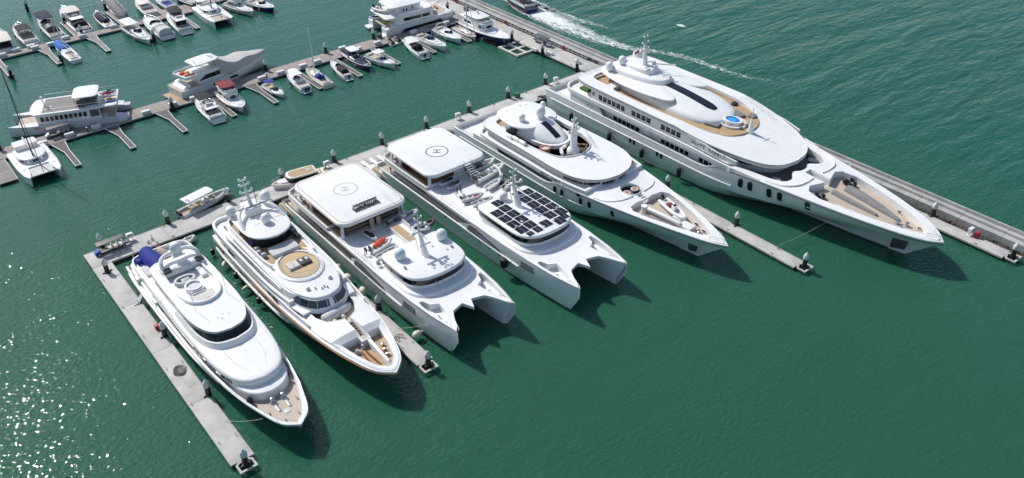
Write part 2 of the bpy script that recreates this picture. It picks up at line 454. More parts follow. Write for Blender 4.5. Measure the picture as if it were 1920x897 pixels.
def half(sheer, s):
    for a, b in zip(sheer, sheer[1:]):
        if a[0] <= s <= b[0]: t = (s-a[0])/max(1e-6, b[0]-a[0]); return a[1]+(b[1]-a[1])*t
    return sheer[-1][1]
def zat(sheer):
    def fz(x, y=0):
        if x <= sheer[0][0]: return sheer[0][2]
        for a, b in zip(sheer, sheer[1:]):
            if a[0] <= x <= b[0]: t = (x-a[0])/max(1e-6, b[0]-a[0]); return a[2]+(b[2]-a[2])*t
        return sheer[-1][2]
    return fz
def half_line(poly_half, sub=4, side=-1):
    return [(s, side * w_) for s, w_ in catmull(poly_half, sub)]
def B(name, m, parent, x0, x1, y0, y1, z0, z1, r=.06):
    """box with softened edges"""
    if r: return MB().slab([(x0, y0), (x1, y0), (x1, y1), (x0, y1)], z0, z1, min(r, (x1-x0)*.4, (y1-y0)*.4, (z1-z0)*.8), .01).obj(name, m, parent)
    return MB().box(x0, x1, y0, y1, z0, z1).obj(name, m, parent, smooth=False)
# ------------------------------------------------------------------ sea
def sea_material():
    m = bpy.data.materials.new('sea_water'); m.use_nodes = True; nt = m.node_tree; b = nt.nodes['Principled BSDF']
    def nd(t, **kw):
        n = nt.nodes.new(t)
        for k, v in kw.items(): setattr(n, k, v)
        return n
    def put(sock, v):
        if hasattr(v, 'node'): nt.links.new(v, sock)
        else: sock.default_value = v
    def mth(op, a, b_=None, c=None, clamp=False):
        n = nd('ShaderNodeMath', operation=op); n.use_clamp = clamp
        for i, v in enumerate((a, b_, c)):
            if v is not None: put(n.inputs[i], v)
        return n.outputs[0]
    tc = nd('ShaderNodeTexCoord'); sp = nd('ShaderNodeSeparateXYZ'); nt.links.new(tc.outputs['Object'], sp.inputs[0])
    def noise(scale, det, rot=0.0, st=(1, 1, 1), dist=0.0, rough=.55):
        mp = nd('ShaderNodeMapping'); mp.inputs['Rotation'].default_value = (0, 0, R_(rot)); mp.inputs['Scale'].default_value = st
        nt.links.new(tc.outputs['Object'], mp.inputs[0]); n = nd('ShaderNodeTexNoise')
        n.inputs['Scale'].default_value = scale; n.inputs['Detail'].default_value = det; n.inputs['Distortion'].default_value = dist
        n.inputs['Roughness'].default_value = rough
        nt.links.new(mp.outputs[0], n.inputs['Vector']); return n.outputs['Fac']
    # open water lies outside the breakwater, sheltered water inside
    out = mth('MULTIPLY_ADD', sp.outputs[0], 1 / 30, -112 / 30, clamp=True)
    big = noise(.012, 3); med = noise(.06, 4, 30)
    patch = noise(.035, 5, 20, (1, 2.2, 1), .6)
    swell = noise(.13, 2, 38, (.45, 1.5, 1), .3)
    chop = noise(.62, 1.5, 38, (.5, 1.3, 1), .4)
    rip = noise(1.35, 1.0, 10, (1, 1.5, 1), .3, .5)
    basin = mth('MULTIPLY_ADD', sp.outputs[1], 1 / 45, 0.0, clamp=True)      # enclosed basin behind the main pontoon
    calm = mth('MULTIPLY_ADD', mth('MULTIPLY', basin, mth('SUBTRACT', 1.0, out)), -.55, 1.0)
    gust = mth('MULTIPLY_ADD', patch, 1.6, -.25, clamp=True)
    h = mth('MULTIPLY', swell, mth('MULTIPLY_ADD', out, .95, .14))
    h = mth('ADD', h, mth('MULTIPLY', chop, mth('MULTIPLY_ADD', out, .17, .07)))
    h = mth('ADD', h, mth('MULTIPLY', mth('MULTIPLY', rip, calm), mth('MULTIPLY_ADD', gust, .115, .06)))
    bp = nd('ShaderNodeBump'); bp.inputs['Strength'].default_value = 1.0; bp.inputs['Distance'].default_value = 1.0
    nt.links.new(h, bp.inputs['Height']); nt.links.new(bp.outputs[0], b.inputs['Normal'])
    mx = nd('ShaderNodeMix', data_type='RGBA'); nt.links.new(mth('MULTIPLY_ADD', big, 1.6, -.3, clamp=True), mx.inputs[0])
    mx.inputs[6].default_value = (.020, .096, .053, 1); mx.inputs[7].default_value = (.022, .108, .066, 1)
    m2 = nd('ShaderNodeMix', data_type='RGBA'); nt.links.new(out, m2.inputs[0])
    nt.links.new(mx.outputs[2], m2.inputs[6]); m2.inputs[7].default_value = (.012, .102, .076, 1)
    m3_ = nd('ShaderNodeMix', data_type='RGBA'); nt.links.new(mth('MULTIPLY_ADD', mth('ADD', med, mth('MULTIPLY', chop, .35)), 1.1, -.45, clamp=True), m3_.inputs[0])
    nt.links.new(m2.outputs[2], m3_.inputs[6]); m3_.inputs[7].default_value = (.022, .108, .070, 1); 
    m4 = nd('ShaderNodeMix', data_type='RGBA'); nt.links.new(mth('MULTIPLY', basin, .8), m4.inputs[0]); nt.links.new(m3_.outputs[2], m4.inputs[6]); m4.inputs[7].default_value = (.022, .108, .084, 1)  # teal in the basin colour stands in for sky reflection on farther water
    nt.links.new(m4.outputs[2], b.inputs['Base Color'])
    b.inputs['Subsurface Weight'].default_value = .9; b.inputs['Subsurface Radius'].default_value = (.5, 1.0, .8); b.inputs['Subsurface Scale'].default_value = 3.0
    b.inputs['Roughness'].default_value = .035; b.inputs['IOR'].default_value = 1.333; b.inputs['Specular IOR Level'].default_value = .5
    return m
S = 6000
tag(MB().add([(-S, -S, 0), (S, -S, 0), (S, S, 0), (-S, S, 0)], [(0, 1, 2, 3)]).obj('sea', sea_material(), smooth=False), kind='structure')

# ------------------------------------------------------------------ wake foam behind the passing boat
def foam_material():
    m = bpy.data.materials.new('foam'); m.use_nodes = True; nt = m.node_tree; b = nt.nodes['Principled BSDF']
    b.inputs['Base Color'].default_value = (.74, .80, .79, 1); b.inputs['Roughness'].default_value = .8
    at = nt.nodes.new('ShaderNodeAttribute'); at.attribute_name = 'dens'
    tc = nt.nodes.new('ShaderNodeTexCoord'); n = nt.nodes.new('ShaderNodeTexNoise')
    mp = nt.nodes.new('ShaderNodeMapping'); mp.inputs['Rotation'].default_value = (0, 0, R_(5)); mp.inputs['Scale'].default_value = (1.3, .55, 1)
    nt.links.new(tc.outputs['Object'], mp.inputs[0]); nt.links.new(mp.outputs[0], n.inputs['Vector'])
    n.inputs['Scale'].default_value = 1.1; n.inputs['Detail'].default_value = 9; n.inputs['Roughness'].default_value = .72; n.inputs['Distortion'].default_value = 1.2
    a = nt.nodes.new('ShaderNodeMath'); a.operation = 'ADD'; nt.links.new(n.outputs['Fac'], a.inputs[0]); nt.links.new(at.outputs['Fac'], a.inputs[1])
    r = nt.nodes.new('ShaderNodeMapRange'); r.inputs[1].default_value = .90; r.inputs[2].default_value = 1.10
    nt.links.new(a.outputs[0], r.inputs[0]); nt.links.new(r.outputs[0], b.inputs['Alpha']); return m
def foam_strip(name, path, m, nx=12):
    """path: (px, py, half width, density) in the photo; the strip lies on the water"""
    P = catmull([(*G(a, b, .03).xy, c, d) for a, b, c, d in path], 6)
    v = []; f = []; dn_ = []
    for i, (x, y, hw, d) in enumerate(P):
        a = Vector(P[max(i-1, 0)][:2]); b = Vector(P[min(i+1, len(P)-1)][:2]); e = (b-a).normalized(); nx_, ny_ = e.y, -e.x
        for k in range(nx + 1):
            t = 2 * k / nx - 1; v.append((x + nx_*hw*t, y + ny_*hw*t, .03)); dn_.append(d * (1 - abs(t) ** 2.2) - (.25 if abs(t) > .99 else 0))
    for i in range(len(P) - 1):
        for k in range(nx): a = i*(nx+1)+k; f.append((a, a+1, a+nx+2, a+nx+1))
    o = MB().add(v, f).obj(name, m, smooth=False)
    at = o.data.attributes.new('dens', 'FLOAT', 'POINT'); at.data.foreach_set('value', dn_); return o
FOAM = foam_material()
tag(foam_strip('wake_foam', [(935, -26, 3.6, .85), (975, 2, 5.0, .9), (1003, 18, 6.2, .76), (1030, 32, 6.6, .64), (1070, 52, 6.2, .55), (1120, 72, 5.0, .51), (1170, 88, 3.0, .5), (1220, 96, 2.6, .47), (1270, 104, 2.6, .46), (1330, 122, 2.6, .45), (1390, 142, 2.4, .42), (1440, 150, 2.2, .34), (1480, 158, 1.8, .2)], FOAM),
    'white churned foam trail left by the speeding dark blue boat', 'foam', kind='stuff')
tag(foam_strip('wake_foam', [(996, 4, 1.6, .62), (1030, 18, 2.4, .56), (1080, 36, 2.4, .5), (1130, 50, 2.0, .44), (1175, 62, 1.4, .25)], FOAM),
    'thin outer foam streak beside the main wake on open water', 'foam', kind='stuff')
tag(foam_strip('wake_foam', [(1268, 46, .8, .5), (1277, 48, 1.2, .62), (1286, 52, .7, .4)], FOAM), 'small lone whitecap on open water right of the wake', 'foam', kind='stuff')
tag(foam_strip('wake_foam', [(1440, 140, 1.0, .34), (1470, 150, 1.2, .36), (1505, 162, .9, .28)], FOAM), 'faint foam flecks beyond the end of the wake', 'foam', kind='stuff')

# ------------------------------------------------------------------ pontoons and piers
ORD = ['leftmost', 'second', 'third', 'fourth', 'fifth', 'sixth', 'seventh', 'eighth', 'ninth', 'tenth', 'eleventh', 'twelfth', 'thirteenth', 'fourteenth', 'fifteenth', 'sixteenth']
def pontoon(name, label, x0, x1, y0, y1, top, panel, m, axis='x', edge=None, cleats=True):
    """floating pontoon: dark float, deck panels with open joints, edge boards and cleats"""
    t = thing(name, label, 'pontoon', (x0, y0, 0)); L, W_ = x1 - x0, y1 - y0
    MB().box(.12, L - .12, .12, W_ - .12, -.5, top - .17).obj('float', BLACK, t, smooth=False)
    T = L if axis == 'x' else W_; n = max(1, round(T / panel)); g = .05
    for i in range(n):
        a, b = T * i / n + g / 2, T * (i + 1) / n - g / 2; dz = random.uniform(-.008, .008)
        if axis == 'x': MB().slab([(a, 0), (b, 0), (b, W_), (a, W_)], top - .16, top + dz, .03, .0).obj('deck_panel', m, t)
        else: MB().slab([(0, a), (L, a), (L, b), (0, b)], top - .16, top + dz, .03, .0).obj('deck_panel', m, t)
    if edge:
        for s in (0, 1):
            if axis == 'x': MB().box(0, L, -.09 if s == 0 else W_ + .004, -.004 if s == 0 else W_ + .09, top - .26, top + .03).obj('edge_board', edge, t, smooth=False)
            else: MB().box(-.09 if s == 0 else L + .004, -.004 if s == 0 else L + .09, 0, W_, top - .26, top + .03).obj('edge_board', edge, t, smooth=False)
    if cleats:
        k = int(T / 8)
        for i in range(k):
            p = (i + .5) * T / k
            for s in (0, 1):
                q = .3 if s == 0 else (W_ if axis == 'x' else L) - .3
                cx, cy = (p, q) if axis == 'x' else (q, p)
                mb = MB(); dx, dy = (.28, 0) if axis == 'x' else (0, .28)
                mb.tube([(cx-dx, cy-dy, top+.16), (cx+dx, cy+dy, top+.16)], .05, 5)
                for e in (-.35, .35): mb.tube([(cx+dx*e, cy+dy*e, top-.01), (cx+dx*e, cy+dy*e, top+.16)], .04, 5)
                mb.obj('cleat', DGREY, t)
    return t
WALER = mat('waler_board', (.45, .45, .44), .8, noise=(.6, .2))
FEDGE = mat('white_edge_strip', (.66, .66, .65), .6, noise=(1, .15))
pontoon('main_pontoon', 'long pale concrete pontoon behind the sterns of the six superyachts', 0, 111.9, -4.5, 0, .62, 12, CONC, 'x', WALER)
pontoon('finger_pontoon', 'leftmost concrete finger pontoon beside the yacht with the blue cover', .05, 2.8, -55.2, -4.6, .62, 12.6, CONC, 'y', WALER)
pontoon('finger_pontoon', 'concrete finger pontoon between the orange striped yacht and the helipad catamaran', 26.3, 28.6, -55, -4.6, .62, 12.6, CONC, 'y', WALER)
pontoon('finger_pontoon', 'concrete finger pontoon between the two trimaran yachts', 81.9, 84.2, -73.6, -4.6, .62, 13.8, CONC, 'y', WALER)
pontoon('finger_pontoon', 'rightmost concrete finger pontoon along the breakwater', 107.9, 110.3, -92.4, -4.6, .62, 14.6, CONC, 'y', WALER)
pontoon('promenade', 'wide concrete walkway beside the breakwater behind the largest yacht', 106.7, 111.7, .1, 170, .62, 11, CONC, 'y', WALER)
pontoon('boat_pontoon', 'timber pontoon crossing the middle of the small boat basin', -44, 106.6, 42.5, 46.9, .55, 7.5, TIMBER, 'x', WALER, cleats=False)
pontoon('boat_pontoon', 'narrow weathered timber pontoon at the top left', -44, 57, 94.7, 97.4, .5, 7.5, TIMBER, 'x', WALER, cleats=False)
pontoon('boat_pontoon', 'short timber pontoon link at the top edge near the white sailing catamaran', 49.5, 72, 97.6, 101, .5, 7.5, TIMBER, 'x', WALER, cleats=False)
# pile heads at the ends of the concrete fingers
def pile_frame(x, y, label):
    t = thing('pile_guide', label, 'pile guide', (x, y, 0)); mb = MB()
    mb.ring([(-1.1, -.9), (1.1, -.9), (1.1, .55), (.6, .9), (-.6, .9), (-1.1, .55)], .28, .42, .62); mb.obj('frame', CONC, t, smooth=False)
    mb = MB()
    for a in range(4): mb.box(*((.34, .6, -.08, .08), (-.6, -.34, -.08, .08), (-.08, .08, .34, .6), (-.08, .08, -.6, -.34))[a], .4, .7)
    mb.obj('roller', BLACK, t, smooth=False); return t
for x, y, lb in ((1.45, -56.1, 'beneath the yacht with the blue cover'), (27.3, -55.9, 'beside the orange striped yacht'), (83.2, -74.5, 'between the two trimarans'), (109.2, -93.3, 'nearest the breakwater')):
    pile_frame(x, y, 'open pile guide at a finger pontoon tip ' + lb)

def finger(x, y0, y1, label, wide=True, w_=1.15, m=TIMBERF):
    """timber finger with a flared root at y0 and a white rim"""
    t = thing('finger_pontoon', label, 'pontoon', (x, y0, 0)); d = -1 if y1 < y0 else 1; L = abs(y1 - y0)
    rt_ = 1.1 if wide else .0
    pl = [(-w_/2, d*L), (w_/2, d*L), (w_/2, d*4.2), (w_/2 + rt_*.4, 0), (-w_/2 - rt_, 0), (-w_/2, d*5.0)]
    if d > 0: pl = pl[::-1]
    pl = pl if sum(pl[i-1][0]*pl[i][1]-pl[i][0]*pl[i-1][1] for i in range(len(pl))) > 0 else pl[::-1]
    MB().prism(offset(pl, -.1), -.4, .36).obj('float', BLACK, t, smooth=False)
    MB().prism(offset(pl, -.14), .3, .455).obj('deck_boards', m, t, smooth=False)
    MB().ring(pl, .13, .28, .49).obj('white_rim', FEDGE, t, smooth=False)
    return t
FX = [8.45, 18.65, 28.9, 39.2, 48.5, 59.05, 68.8, 78.8, 88.7, 98.8]
NB = ['right of the white sailing catamaran', 'below the houseboat with kayaks', 'in open water left of the black canopy cruiser', 'left of the maroon topped boat',
      'left of the small boat with blue bimini', 'right of the white pilothouse boat', 'under the navy covered boat', 'right of the hardtop express boat', 'between the white cabin boat and the navy topped cruiser', 'left of the small white sloop']
for i, x in enumerate(FX):
    finger(x, 42.4, 30.7, 'dark finger pontoon with white rim ' + NB[i], wide=i < 5)
pontoon('finger_pontoon', 'broad timber finger at the left edge beside the white sailing catamaran', -4.6, -1.6, 32.6, 42.4, .5, 5, GTEAK, 'y', FEDGE, cleats=False)
NB3 = ['at the left edge of the top pontoon', 'beside the blue covered sloop', 'in open water below the top pontoon', 'beside the beige covered cruiser', 'right of the black topped flybridge boat']
for i, x in enumerate((9.4, 19.8, 31.0, 41.6, 53.0)):
    finger(x, 94.6, 82.6, 'weathered finger pontoon ' + NB3[i], wide=i in (1, 2), m=GTEAK)
NB4 = ['behind the beige covered boat at the left edge', 'between the white boat and the dark fishing cruiser', 'between the sloop and the grey covered boat', 'between the cream cruiser and the blue seated boat']
for i, x in enumerate((18.5, 28.2, 39.6, 50.2)):
    finger(x, 97.5, 110, 'pale finger beyond the top pontoon ' + NB4[i], wide=False, m=TIMBER)
finger(62.5, 97.5, 84, 'finger pontoon right of the white sailing catamaran at the top', wide=False, m=GTEAK)

# ------------------------------------------------------------------ mooring piles
def pile():
    t = thing('mooring_pile', 'x', 'pile')
    MB().lathe([(.36, -2), (.36, 2.25)], n=12).obj('shaft', PILEB, t)
    MB().lathe([(.40, 2.05), (.43, 2.12), (.43, 2.6), (.3, 2.85), (.06, 3.22), (.01, 3.24)], n=12).obj('cap', PILEC, t)
    mb = MB()
    for a in range(4):
        c, s = math.cos(a*math.pi/2), math.sin(a*math.pi/2); mb.tube([(c*.3, s*.3, .72), (c*.75, s*.75, .72)], .1, 6)
    mb.lathe([(.46, .62), (.46, .8)], n=12); mb.obj('collar', BLACK, t); return t
PR = pile(); first = [True]
def put_pile(x, y, label, z=0):
    if first[0]: first[0] = False; PR.location = (x, y, z); PR['label'] = label; PR['group'] = 'mooring piles'; return PR
    return dup(PR, (x, y, z), random.uniform(0, .3), label, 'mooring piles')
for i, (x, y) in enumerate(((3.1, .45), (13.8, .35), (24.3, .35), (45.1, .35), (55.4, .35), (65.6, .35), (76, .35), (86.1, .4), (96.3, .4))):
    put_pile(x, y, 'black mooring pile with pale cap behind the main concrete pontoon, %s in its row' % ORD[i])
put_pile(34.6, .35, 'black mooring pile half hidden behind the teak topped tender')
for i, (x, y) in enumerate(((1.5, -7.0), (2.75, -27.4), (2.75, -42.3))): put_pile(x, y, 'black mooring pile on the leftmost finger pontoon, %s from the main pontoon' % ['first', 'second', 'third'][i])
for x, y, lb in ((1.45, -56.1, 'at the tip of the leftmost finger pontoon'), (27.4, -55.9, 'at the tip of the finger beside the orange striped yacht'), (28.6, -41.6, 'between the orange striped yacht and the helipad catamaran'),
                 (84.5, -45.5, 'beside the smaller trimaran foredeck'), (84.4, -60.6, 'halfway along the finger between the trimarans'), (83.2, -74.5, 'at the tip of the finger between the trimarans'),
                 (111.0, -63.5, 'close to the breakwater beside the largest yacht bow'), (110.7, -79.5, 'on the rightmost finger near the largest yacht bow tip'), (109.2, -93.3, 'at the tip of the rightmost finger pontoon')):
    put_pile(x, y, 'black mooring pile ' + lb)
for i, (x, y) in enumerate(((-1.3, 46.6), (30.8, 42.1), (54.1, 46.9), (69.2, 46.9), (82.1, 46.9), (42.9, 46.9), (99.2, 46.9))):
    put_pile(x, y, 'black mooring pile on the timber pontoon ' + ['at the left edge', 'below the covered motor yacht stern', 'by the bow of the covered motor yacht', 'near the navy covered boat', 'by the stern of the white power catamaran', 'beside the covered motor yacht', 'beside the white power catamaran bow'][i])
for i, y in enumerate((24.4, 13.3, 1.6)): put_pile(106.5, y, 'black mooring pile at the breakwater walkway edge, %s' % ['near the blue hulled yacht bow', 'beside the parked cart', 'at the corner behind the largest yacht'][i])
for x, y, lb in ((9.4, 82.0, 'at the end of the finger at the left edge'), (20.6, 83.5, 'beside the blue covered sloop'), (41.7, 82.0, 'beside the beige covered cruiser'), (19.0, 108.5, 'behind the white boat with black canopy'), (29.3, 96.9, 'beside the white flybridge boat stern'),
                 (28.6, 108.5, 'behind the dark fishing cruiser'), (39.8, 111.5, 'behind the sloop with blue cover'), (24.0, 126, 'alone near the top left corner'), (106.4, 50.5, 'by the walkway at the top edge')):
    put_pile(x, y, 'black mooring pile ' + lb)
for i, x in enumerate((36.2, 14.0, 52.5, 72.8)):
    t = thing('post_light', 'small dark bollard post on the timber pontoon ' + ['near the maroon topped boat', 'by the houseboat stern', 'near the small blue bimini boat', 'by the navy covered boat'][i], 'bollard', (x, 42.9 if i < 2 else 43.2, .55))
    MB().lathe([(.16, 0), (.14, .9)], n=8).obj('post', DGREY, t); MB().lathe([(.19, .88), (.19, 1.02), (.02, 1.1)], n=8).obj('cap', LGREY, t)

# ------------------------------------------------------------------ breakwater
bw = thing('breakwater', 'long stepped concrete breakwater wall between the marina and the open sea', 'breakwater', (0, -160, 0))
PF = [(111.95, -1), (114.75, -1), (114.75, 2.05), (114.35, 2.1), (114.3, 1.55), (113.5, 1.5), (113.45, 1.85), (113.0, 1.9), (112.95, 1.45), (111.95, 1.4)]
NP = 48
for i in range(NP):
    a, b = 7.0 * i + .03, 7.0 * (i + 1) - .03; dx = random.uniform(-.012, .012)
    MB().rings([[(x + dx, a, z) for x, z in PF], [(x + dx, b, z) for x, z in PF]]).obj('wall_segment', WALLC, bw, smooth=False)
mb = MB()
for i in range(2200):
    x = random.uniform(110.9, 112.0); y = random.uniform(20, 157); r = random.uniform(.12, .38); z = (x - 111) * .35 - .12
    mb.lathe([(r*.5, -r*.5), (r, 0), (r*.75, r*.4), (r*.2, r*.55)], x, y, z, random.choice((5, 6, 7)))
tag(mb.obj('rubble', ROCK, bw, smooth=False), kind='stuff')
mb = MB()
for i in range(900):
    x = random.uniform(111.78, 111.97); y = random.uniform(160.5, 240); r = random.uniform(.15, .3); z = random.uniform(.3, 1.3)
    mb.lathe([(r*.5, -r*.5), (r, 0), (r*.75, r*.4), (r*.2, r*.55)], x, y, z, 6)
tag(mb.obj('rubble', ROCK, bw, smooth=False), kind='stuff')
t = thing('guard_railing', 'pale post and rail barrier along the walkway below the breakwater', 'railing', (111.5, 4, .62))
mb = MB()
for k in range(51):
    MB().box(-.05, .05, k*1.5-.05, k*1.5+.05, 0, 1.0).obj('post', LGREY, t, smooth=False)
for z in (.45, 1.0): mb.tube([(0, 0, z), (0, 75, z)], .05, 5)
mb.obj('rail', LGREY, t)
for i, (px, py) in enumerate(((942, 44), (1049, 92), (850, 2))):
    p = G(px, py, 1.3); t = thing('lifebuoy', 'red lifebuoy on the walkway railing ' + ['by the blue hulled yacht', 'by the corner of the main pontoon', 'at the top edge'][i], 'lifebuoy', (111.38, p.y, 1.25))
    MB().tube([(0, .42*math.cos(a*math.pi/8), .42*math.sin(a*math.pi/8)) for a in range(17)], .11, 6).obj('ring', RED, t)
    MB().box(.06, .1, -.4, .4, -.45, .45).obj('back_board', REDP, t, smooth=False)
# ------------------------------------------------------------------ superyachts (local axes: x forward, y port, z up)
def ship(name, label, X, yaw=0.0):
    return thing(name, label, 'yacht', (X, 0, 0), -math.pi/2 + yaw)
def mast_gear(parent, x, y, z0, z1, m, arms):
    """pole mast with cross arms, lamps and a whip aerial"""
    MB().tube([(x, y, z0), (x, y, z1)], .2, 8, .07).obj('mast_pole', m, parent)
    for h, l, th in arms:
        mb = MB(); mb.tube([(x, y - l, h), (x, y + l, h)], th, 6); mb.obj('crosstree', m, parent)
        for e in (-1, 1): MB().lathe([(.06, 0), (.16, .1), (.16, .28), (.05, .36)], x, y + e*l*.92, h + th, 8).obj('mast_lamp', RADOME, parent)
    MB().tube([(x, y, z1), (x, y, z1 + 1.2)], .025, 4).obj('aerial', LGREY, parent)
def fender_black(x, y, z, label, parent=None, L=1.7, r=.42):
    t = thing('tyre_fender', label, 'fender', (x, y, z), 0, 'black hull fenders')
    MB().lathe([(r*.35, 0), (r*.85, .08), (r, .25), (r, L-.25), (r*.85, L-.08), (r*.35, L)], n=12).obj('body', BLACK, t)
    MB().tube([(0, 0, L), (.15, 0, L + 1.3)], .03, 5).obj('lanyard', ROPE, t); return t
def white_fender(p, label, r=.55):
    t = thing('ball_fender', label, 'fender', p, random.uniform(0, 3), 'cream fenders beside the helipad catamaran')
    pr = [(r*math.cos(a)+.001, .75*math.sin(a)) for a in [R_(-88+22*k) for k in range(9)]]
    MB().add([(z, x, y) for x, y, z in MB().lathe(pr, n=12).v], MB().lathe(pr, n=12).f).obj('body', FENDW, t)
    MB().tube([(.7, 0, 0), (.95, 0, .1)], .07, 6).obj('eye', LGREY, t); return t
def lounger(parent, x, y, z, rz=0, m=CUSHG, L=1.9, W_=.75):
    c, s = math.cos(rz), math.sin(rz)
    pl = [(x+c*a-s*b, y+s*a+c*b) for a, b in ((-L/2, -W_/2), (L/2, -W_/2), (L/2, W_/2), (-L/2, W_/2))]
    MB().slab(pl, z, z + .35, .1).obj('lounger', m, parent)
def name_on_side(parent, body, x, y, z, size, lean=0.0, wd=1.0):
    """lettering on the starboard side, read from starboard"""
    # text x axis -> forward (+x), text y axis -> up, facing -y
    M_ = Matrix(((1, 0, 0, x), (0, math.sin(lean), -1, y), (0, math.cos(lean), 0, z), (0, 0, 0, 1)))
    for k, ch in enumerate(body):
        if ch != ' ': text('letter', ch, size, BLACK, parent, M_ @ Matrix.Translation(((k - (len(body)-1)/2)*size*.78*wd, 0, 0)), .012, wd)

# ---- F : the largest trimaran
F = ship('trimaran_yacht', 'largest white trimaran superyacht with pool deck, moored beside the breakwater', 98.4)
st = [(8.5, [(8.6,-1),(9.2,0),(9.5,2.6),(9.6,4.2),(9.6,4.9)]), (12, [(8.8,-1),(9.4,0),(9.65,2.6),(9.72,4.2),(9.7,5.0)]), (30, [(8.8,-1),(9.4,0),(9.65,2.6),(9.72,4.2),(9.7,5.0)]),
      (44, [(8.3,-1),(9.0,0),(9.6,2.6),(9.72,4.2),(9.7,5.0)]), (49.5, [(7.6,-1),(8.5,0),(9.45,2.5),(9.68,4.2),(9.66,5.05)]), (52, [(6.6,-1),(7.8,0),(9.2,2.4),(9.55,4.6),(9.5,6.2)]),
      (56, [(4.4,-1),(5.6,0),(8.4,2.2),(8.9,4.4),(8.95,6.3)]), (62, [(2.6,-1),(3.0,.2),(6.9,2.5),(7.7,4.4),(7.85,6.15)]), (69, [(1.7,-1),(2.1,.5),(5.1,2.8),(6.3,4.4),(6.6,5.9)]),
      (76, [(1.1,-1),(1.45,.7),(3.4,3.0),(4.6,4.3),(5.15,5.65)]), (82, [(.5,-1),(.8,.8),(1.9,3.1),(2.8,4.2),(3.4,5.35)]), (85.3, [(.15,-1),(.35,.9),(.8,3.2),(1.2,4.2),(1.7,5.05)])]
mbF, shF = hull(st, [(87.1,-1),(87.1,.7),(87.1,3.0),(87.1,4.0),(87.1,4.85)], 3, (60, 6.2))
mbF.obj('hull', HULLW, F, ang=30)
caprail(shF, .42, .22, .03).obj('bulwark_cap', WHITE, F)
mb = MB()
for sd_ in (-1, 1): mb.tube([(s, sd_*(y+.02), z-.34) for s, y, z in shF if s > 50.5], .06, 5)
mb.obj('rubbing_line', DGREY, F)
mb = MB()
for sd_ in (-1, 1): mb.tube([(s, sd_*(half(shF, s)+.05), 3.5) for s in range(10, 56, 3)], .11, 6)
mb.obj('rub_rail', WHITE, F)
deck(shF, .3, -1.0, s1=52).obj('main_deck', WDECK, F)
B('swim_platform', TEAK, F, 5.6, 8.6, -6.5, 6.5, .7, 1.0)
for yy in (-5.2, 5.2): B('stern_stair', WDECK, F, 8.2, 11.5, yy-1, yy+1, 1.0, 2.6)
# main deck house
MB().prism(sym([(18, 7.2), (22, 8.6), (51, 8.6), (53, 7.6)], 1), 3.8, 6.75).obj('main_house', WHITE, F, smooth=False)
for a, b, n in ((26.6, 33.2, 6), (38.6, 45.0, 6), (47.4, 50.6, 3)):
    panes(F, [(a, -8.6), (b, -8.6)], 4.72, 5.5, n, .22)
panes(F, [(45, 8.6), (27, 8.6)], 4.72, 5.5, 12, .3)
for sd_ in (-1, 1):
    MB().side([(15.6, 5.02), (24.6, 5.02), (23.2, 6.7), (15.6, 6.7)], sd_*9.45, .12).obj('side_panel', WHITE, F, smooth=False)
    MB().side([(51, 5.6), (54.5, 5.9), (54.5, 6.7), (49.6, 6.7)], sd_*9.2, .12).obj('side_panel', WHITE, F, smooth=False)
    MB().side([(34.4, 5.02), (36.2, 5.02), (36.0, 6.6), (34.2, 6.6)], sd_*8.7, .12).obj('side_pillar', WHITE, F, smooth=False)
for s in (20.5, 21.6): MB().side([(s, 5.6), (s+.25, 5.6), (s+.25, 6.0), (s, 6.0)], -9.58, .02).obj('vent', GREYP, F, smooth=False)
# upper deck (second tier)
T2 = [(13.2, 7.4), (14.2, 9.0), (16, 9.6), (30, 9.72), (48, 9.7), (51, 9.5), (53, 8.9), (54, 7.8)]
MB().slab(sym(T2, 4), 6.5, 6.85, .08).obj('upper_deck', WDECK, F)
ub = catmull([(59.5, 8.1), (56, 8.75), (52, 9.4), (48, 9.62), (30, 9.62), (16, 9.5), (14.2, 8.9), (13.2, 7.2), (13.0, 0)], 4)
MB().wall([(s, -y) for s, y in ub] + [(s, y) for s, y in reversed(ub[:-1])], lambda x, y: 6.7 if x < 50 else 6.7 - (x-50)*.07, lambda x, y: 7.42 if x < 47 else 7.42 - (x-47)*.085, .36).obj('upper_bulwark', WHITE, F)
MB().prism(sym([(19.5, 7.8), (20.5, 8.75), (45.5, 8.75), (48, 8.3), (49, 7.2)], 1), 6.8, 8.72).obj('upper_house', WHITE, F, smooth=False)
for a, b, n in ((22.6, 29.4, 6), (31.2, 35.9, 4), (38.4, 43.0, 4)):
    panes(F, [(a, -8.75), (b, -8.75)], 7.45, 8.35, n, .25)
panes(F, [(43, 8.75), (23, 8.75)], 7.45, 8.35, 14, .3)
MB().lathe([(.0, 0), (.36, 0), (.36, .1), (0, .1)], n=12)
t = MB().tube([(20.9, -8.82, 8.1), (21.0, -8.82, 7.85), (21.2, -8.82, 7.8), (21.4, -8.82, 7.9), (21.45, -8.82, 8.15), (21.3, -8.82, 8.35), (21.05, -8.82, 8.35), (20.9, -8.82, 8.1)], .07, 5).obj('lifebuoy_ring', RED, F)
MB().prism(sym([(15, 5.5), (18.8, 7)], 1), 6.9, 6.95).obj('aft_teak', TEAK, F, smooth=False)
MB().slab(rrect(15.6, 18.4, -7.6, -5.6, .6), 6.95, 7.1, .04).obj('planter', GRASS, F)
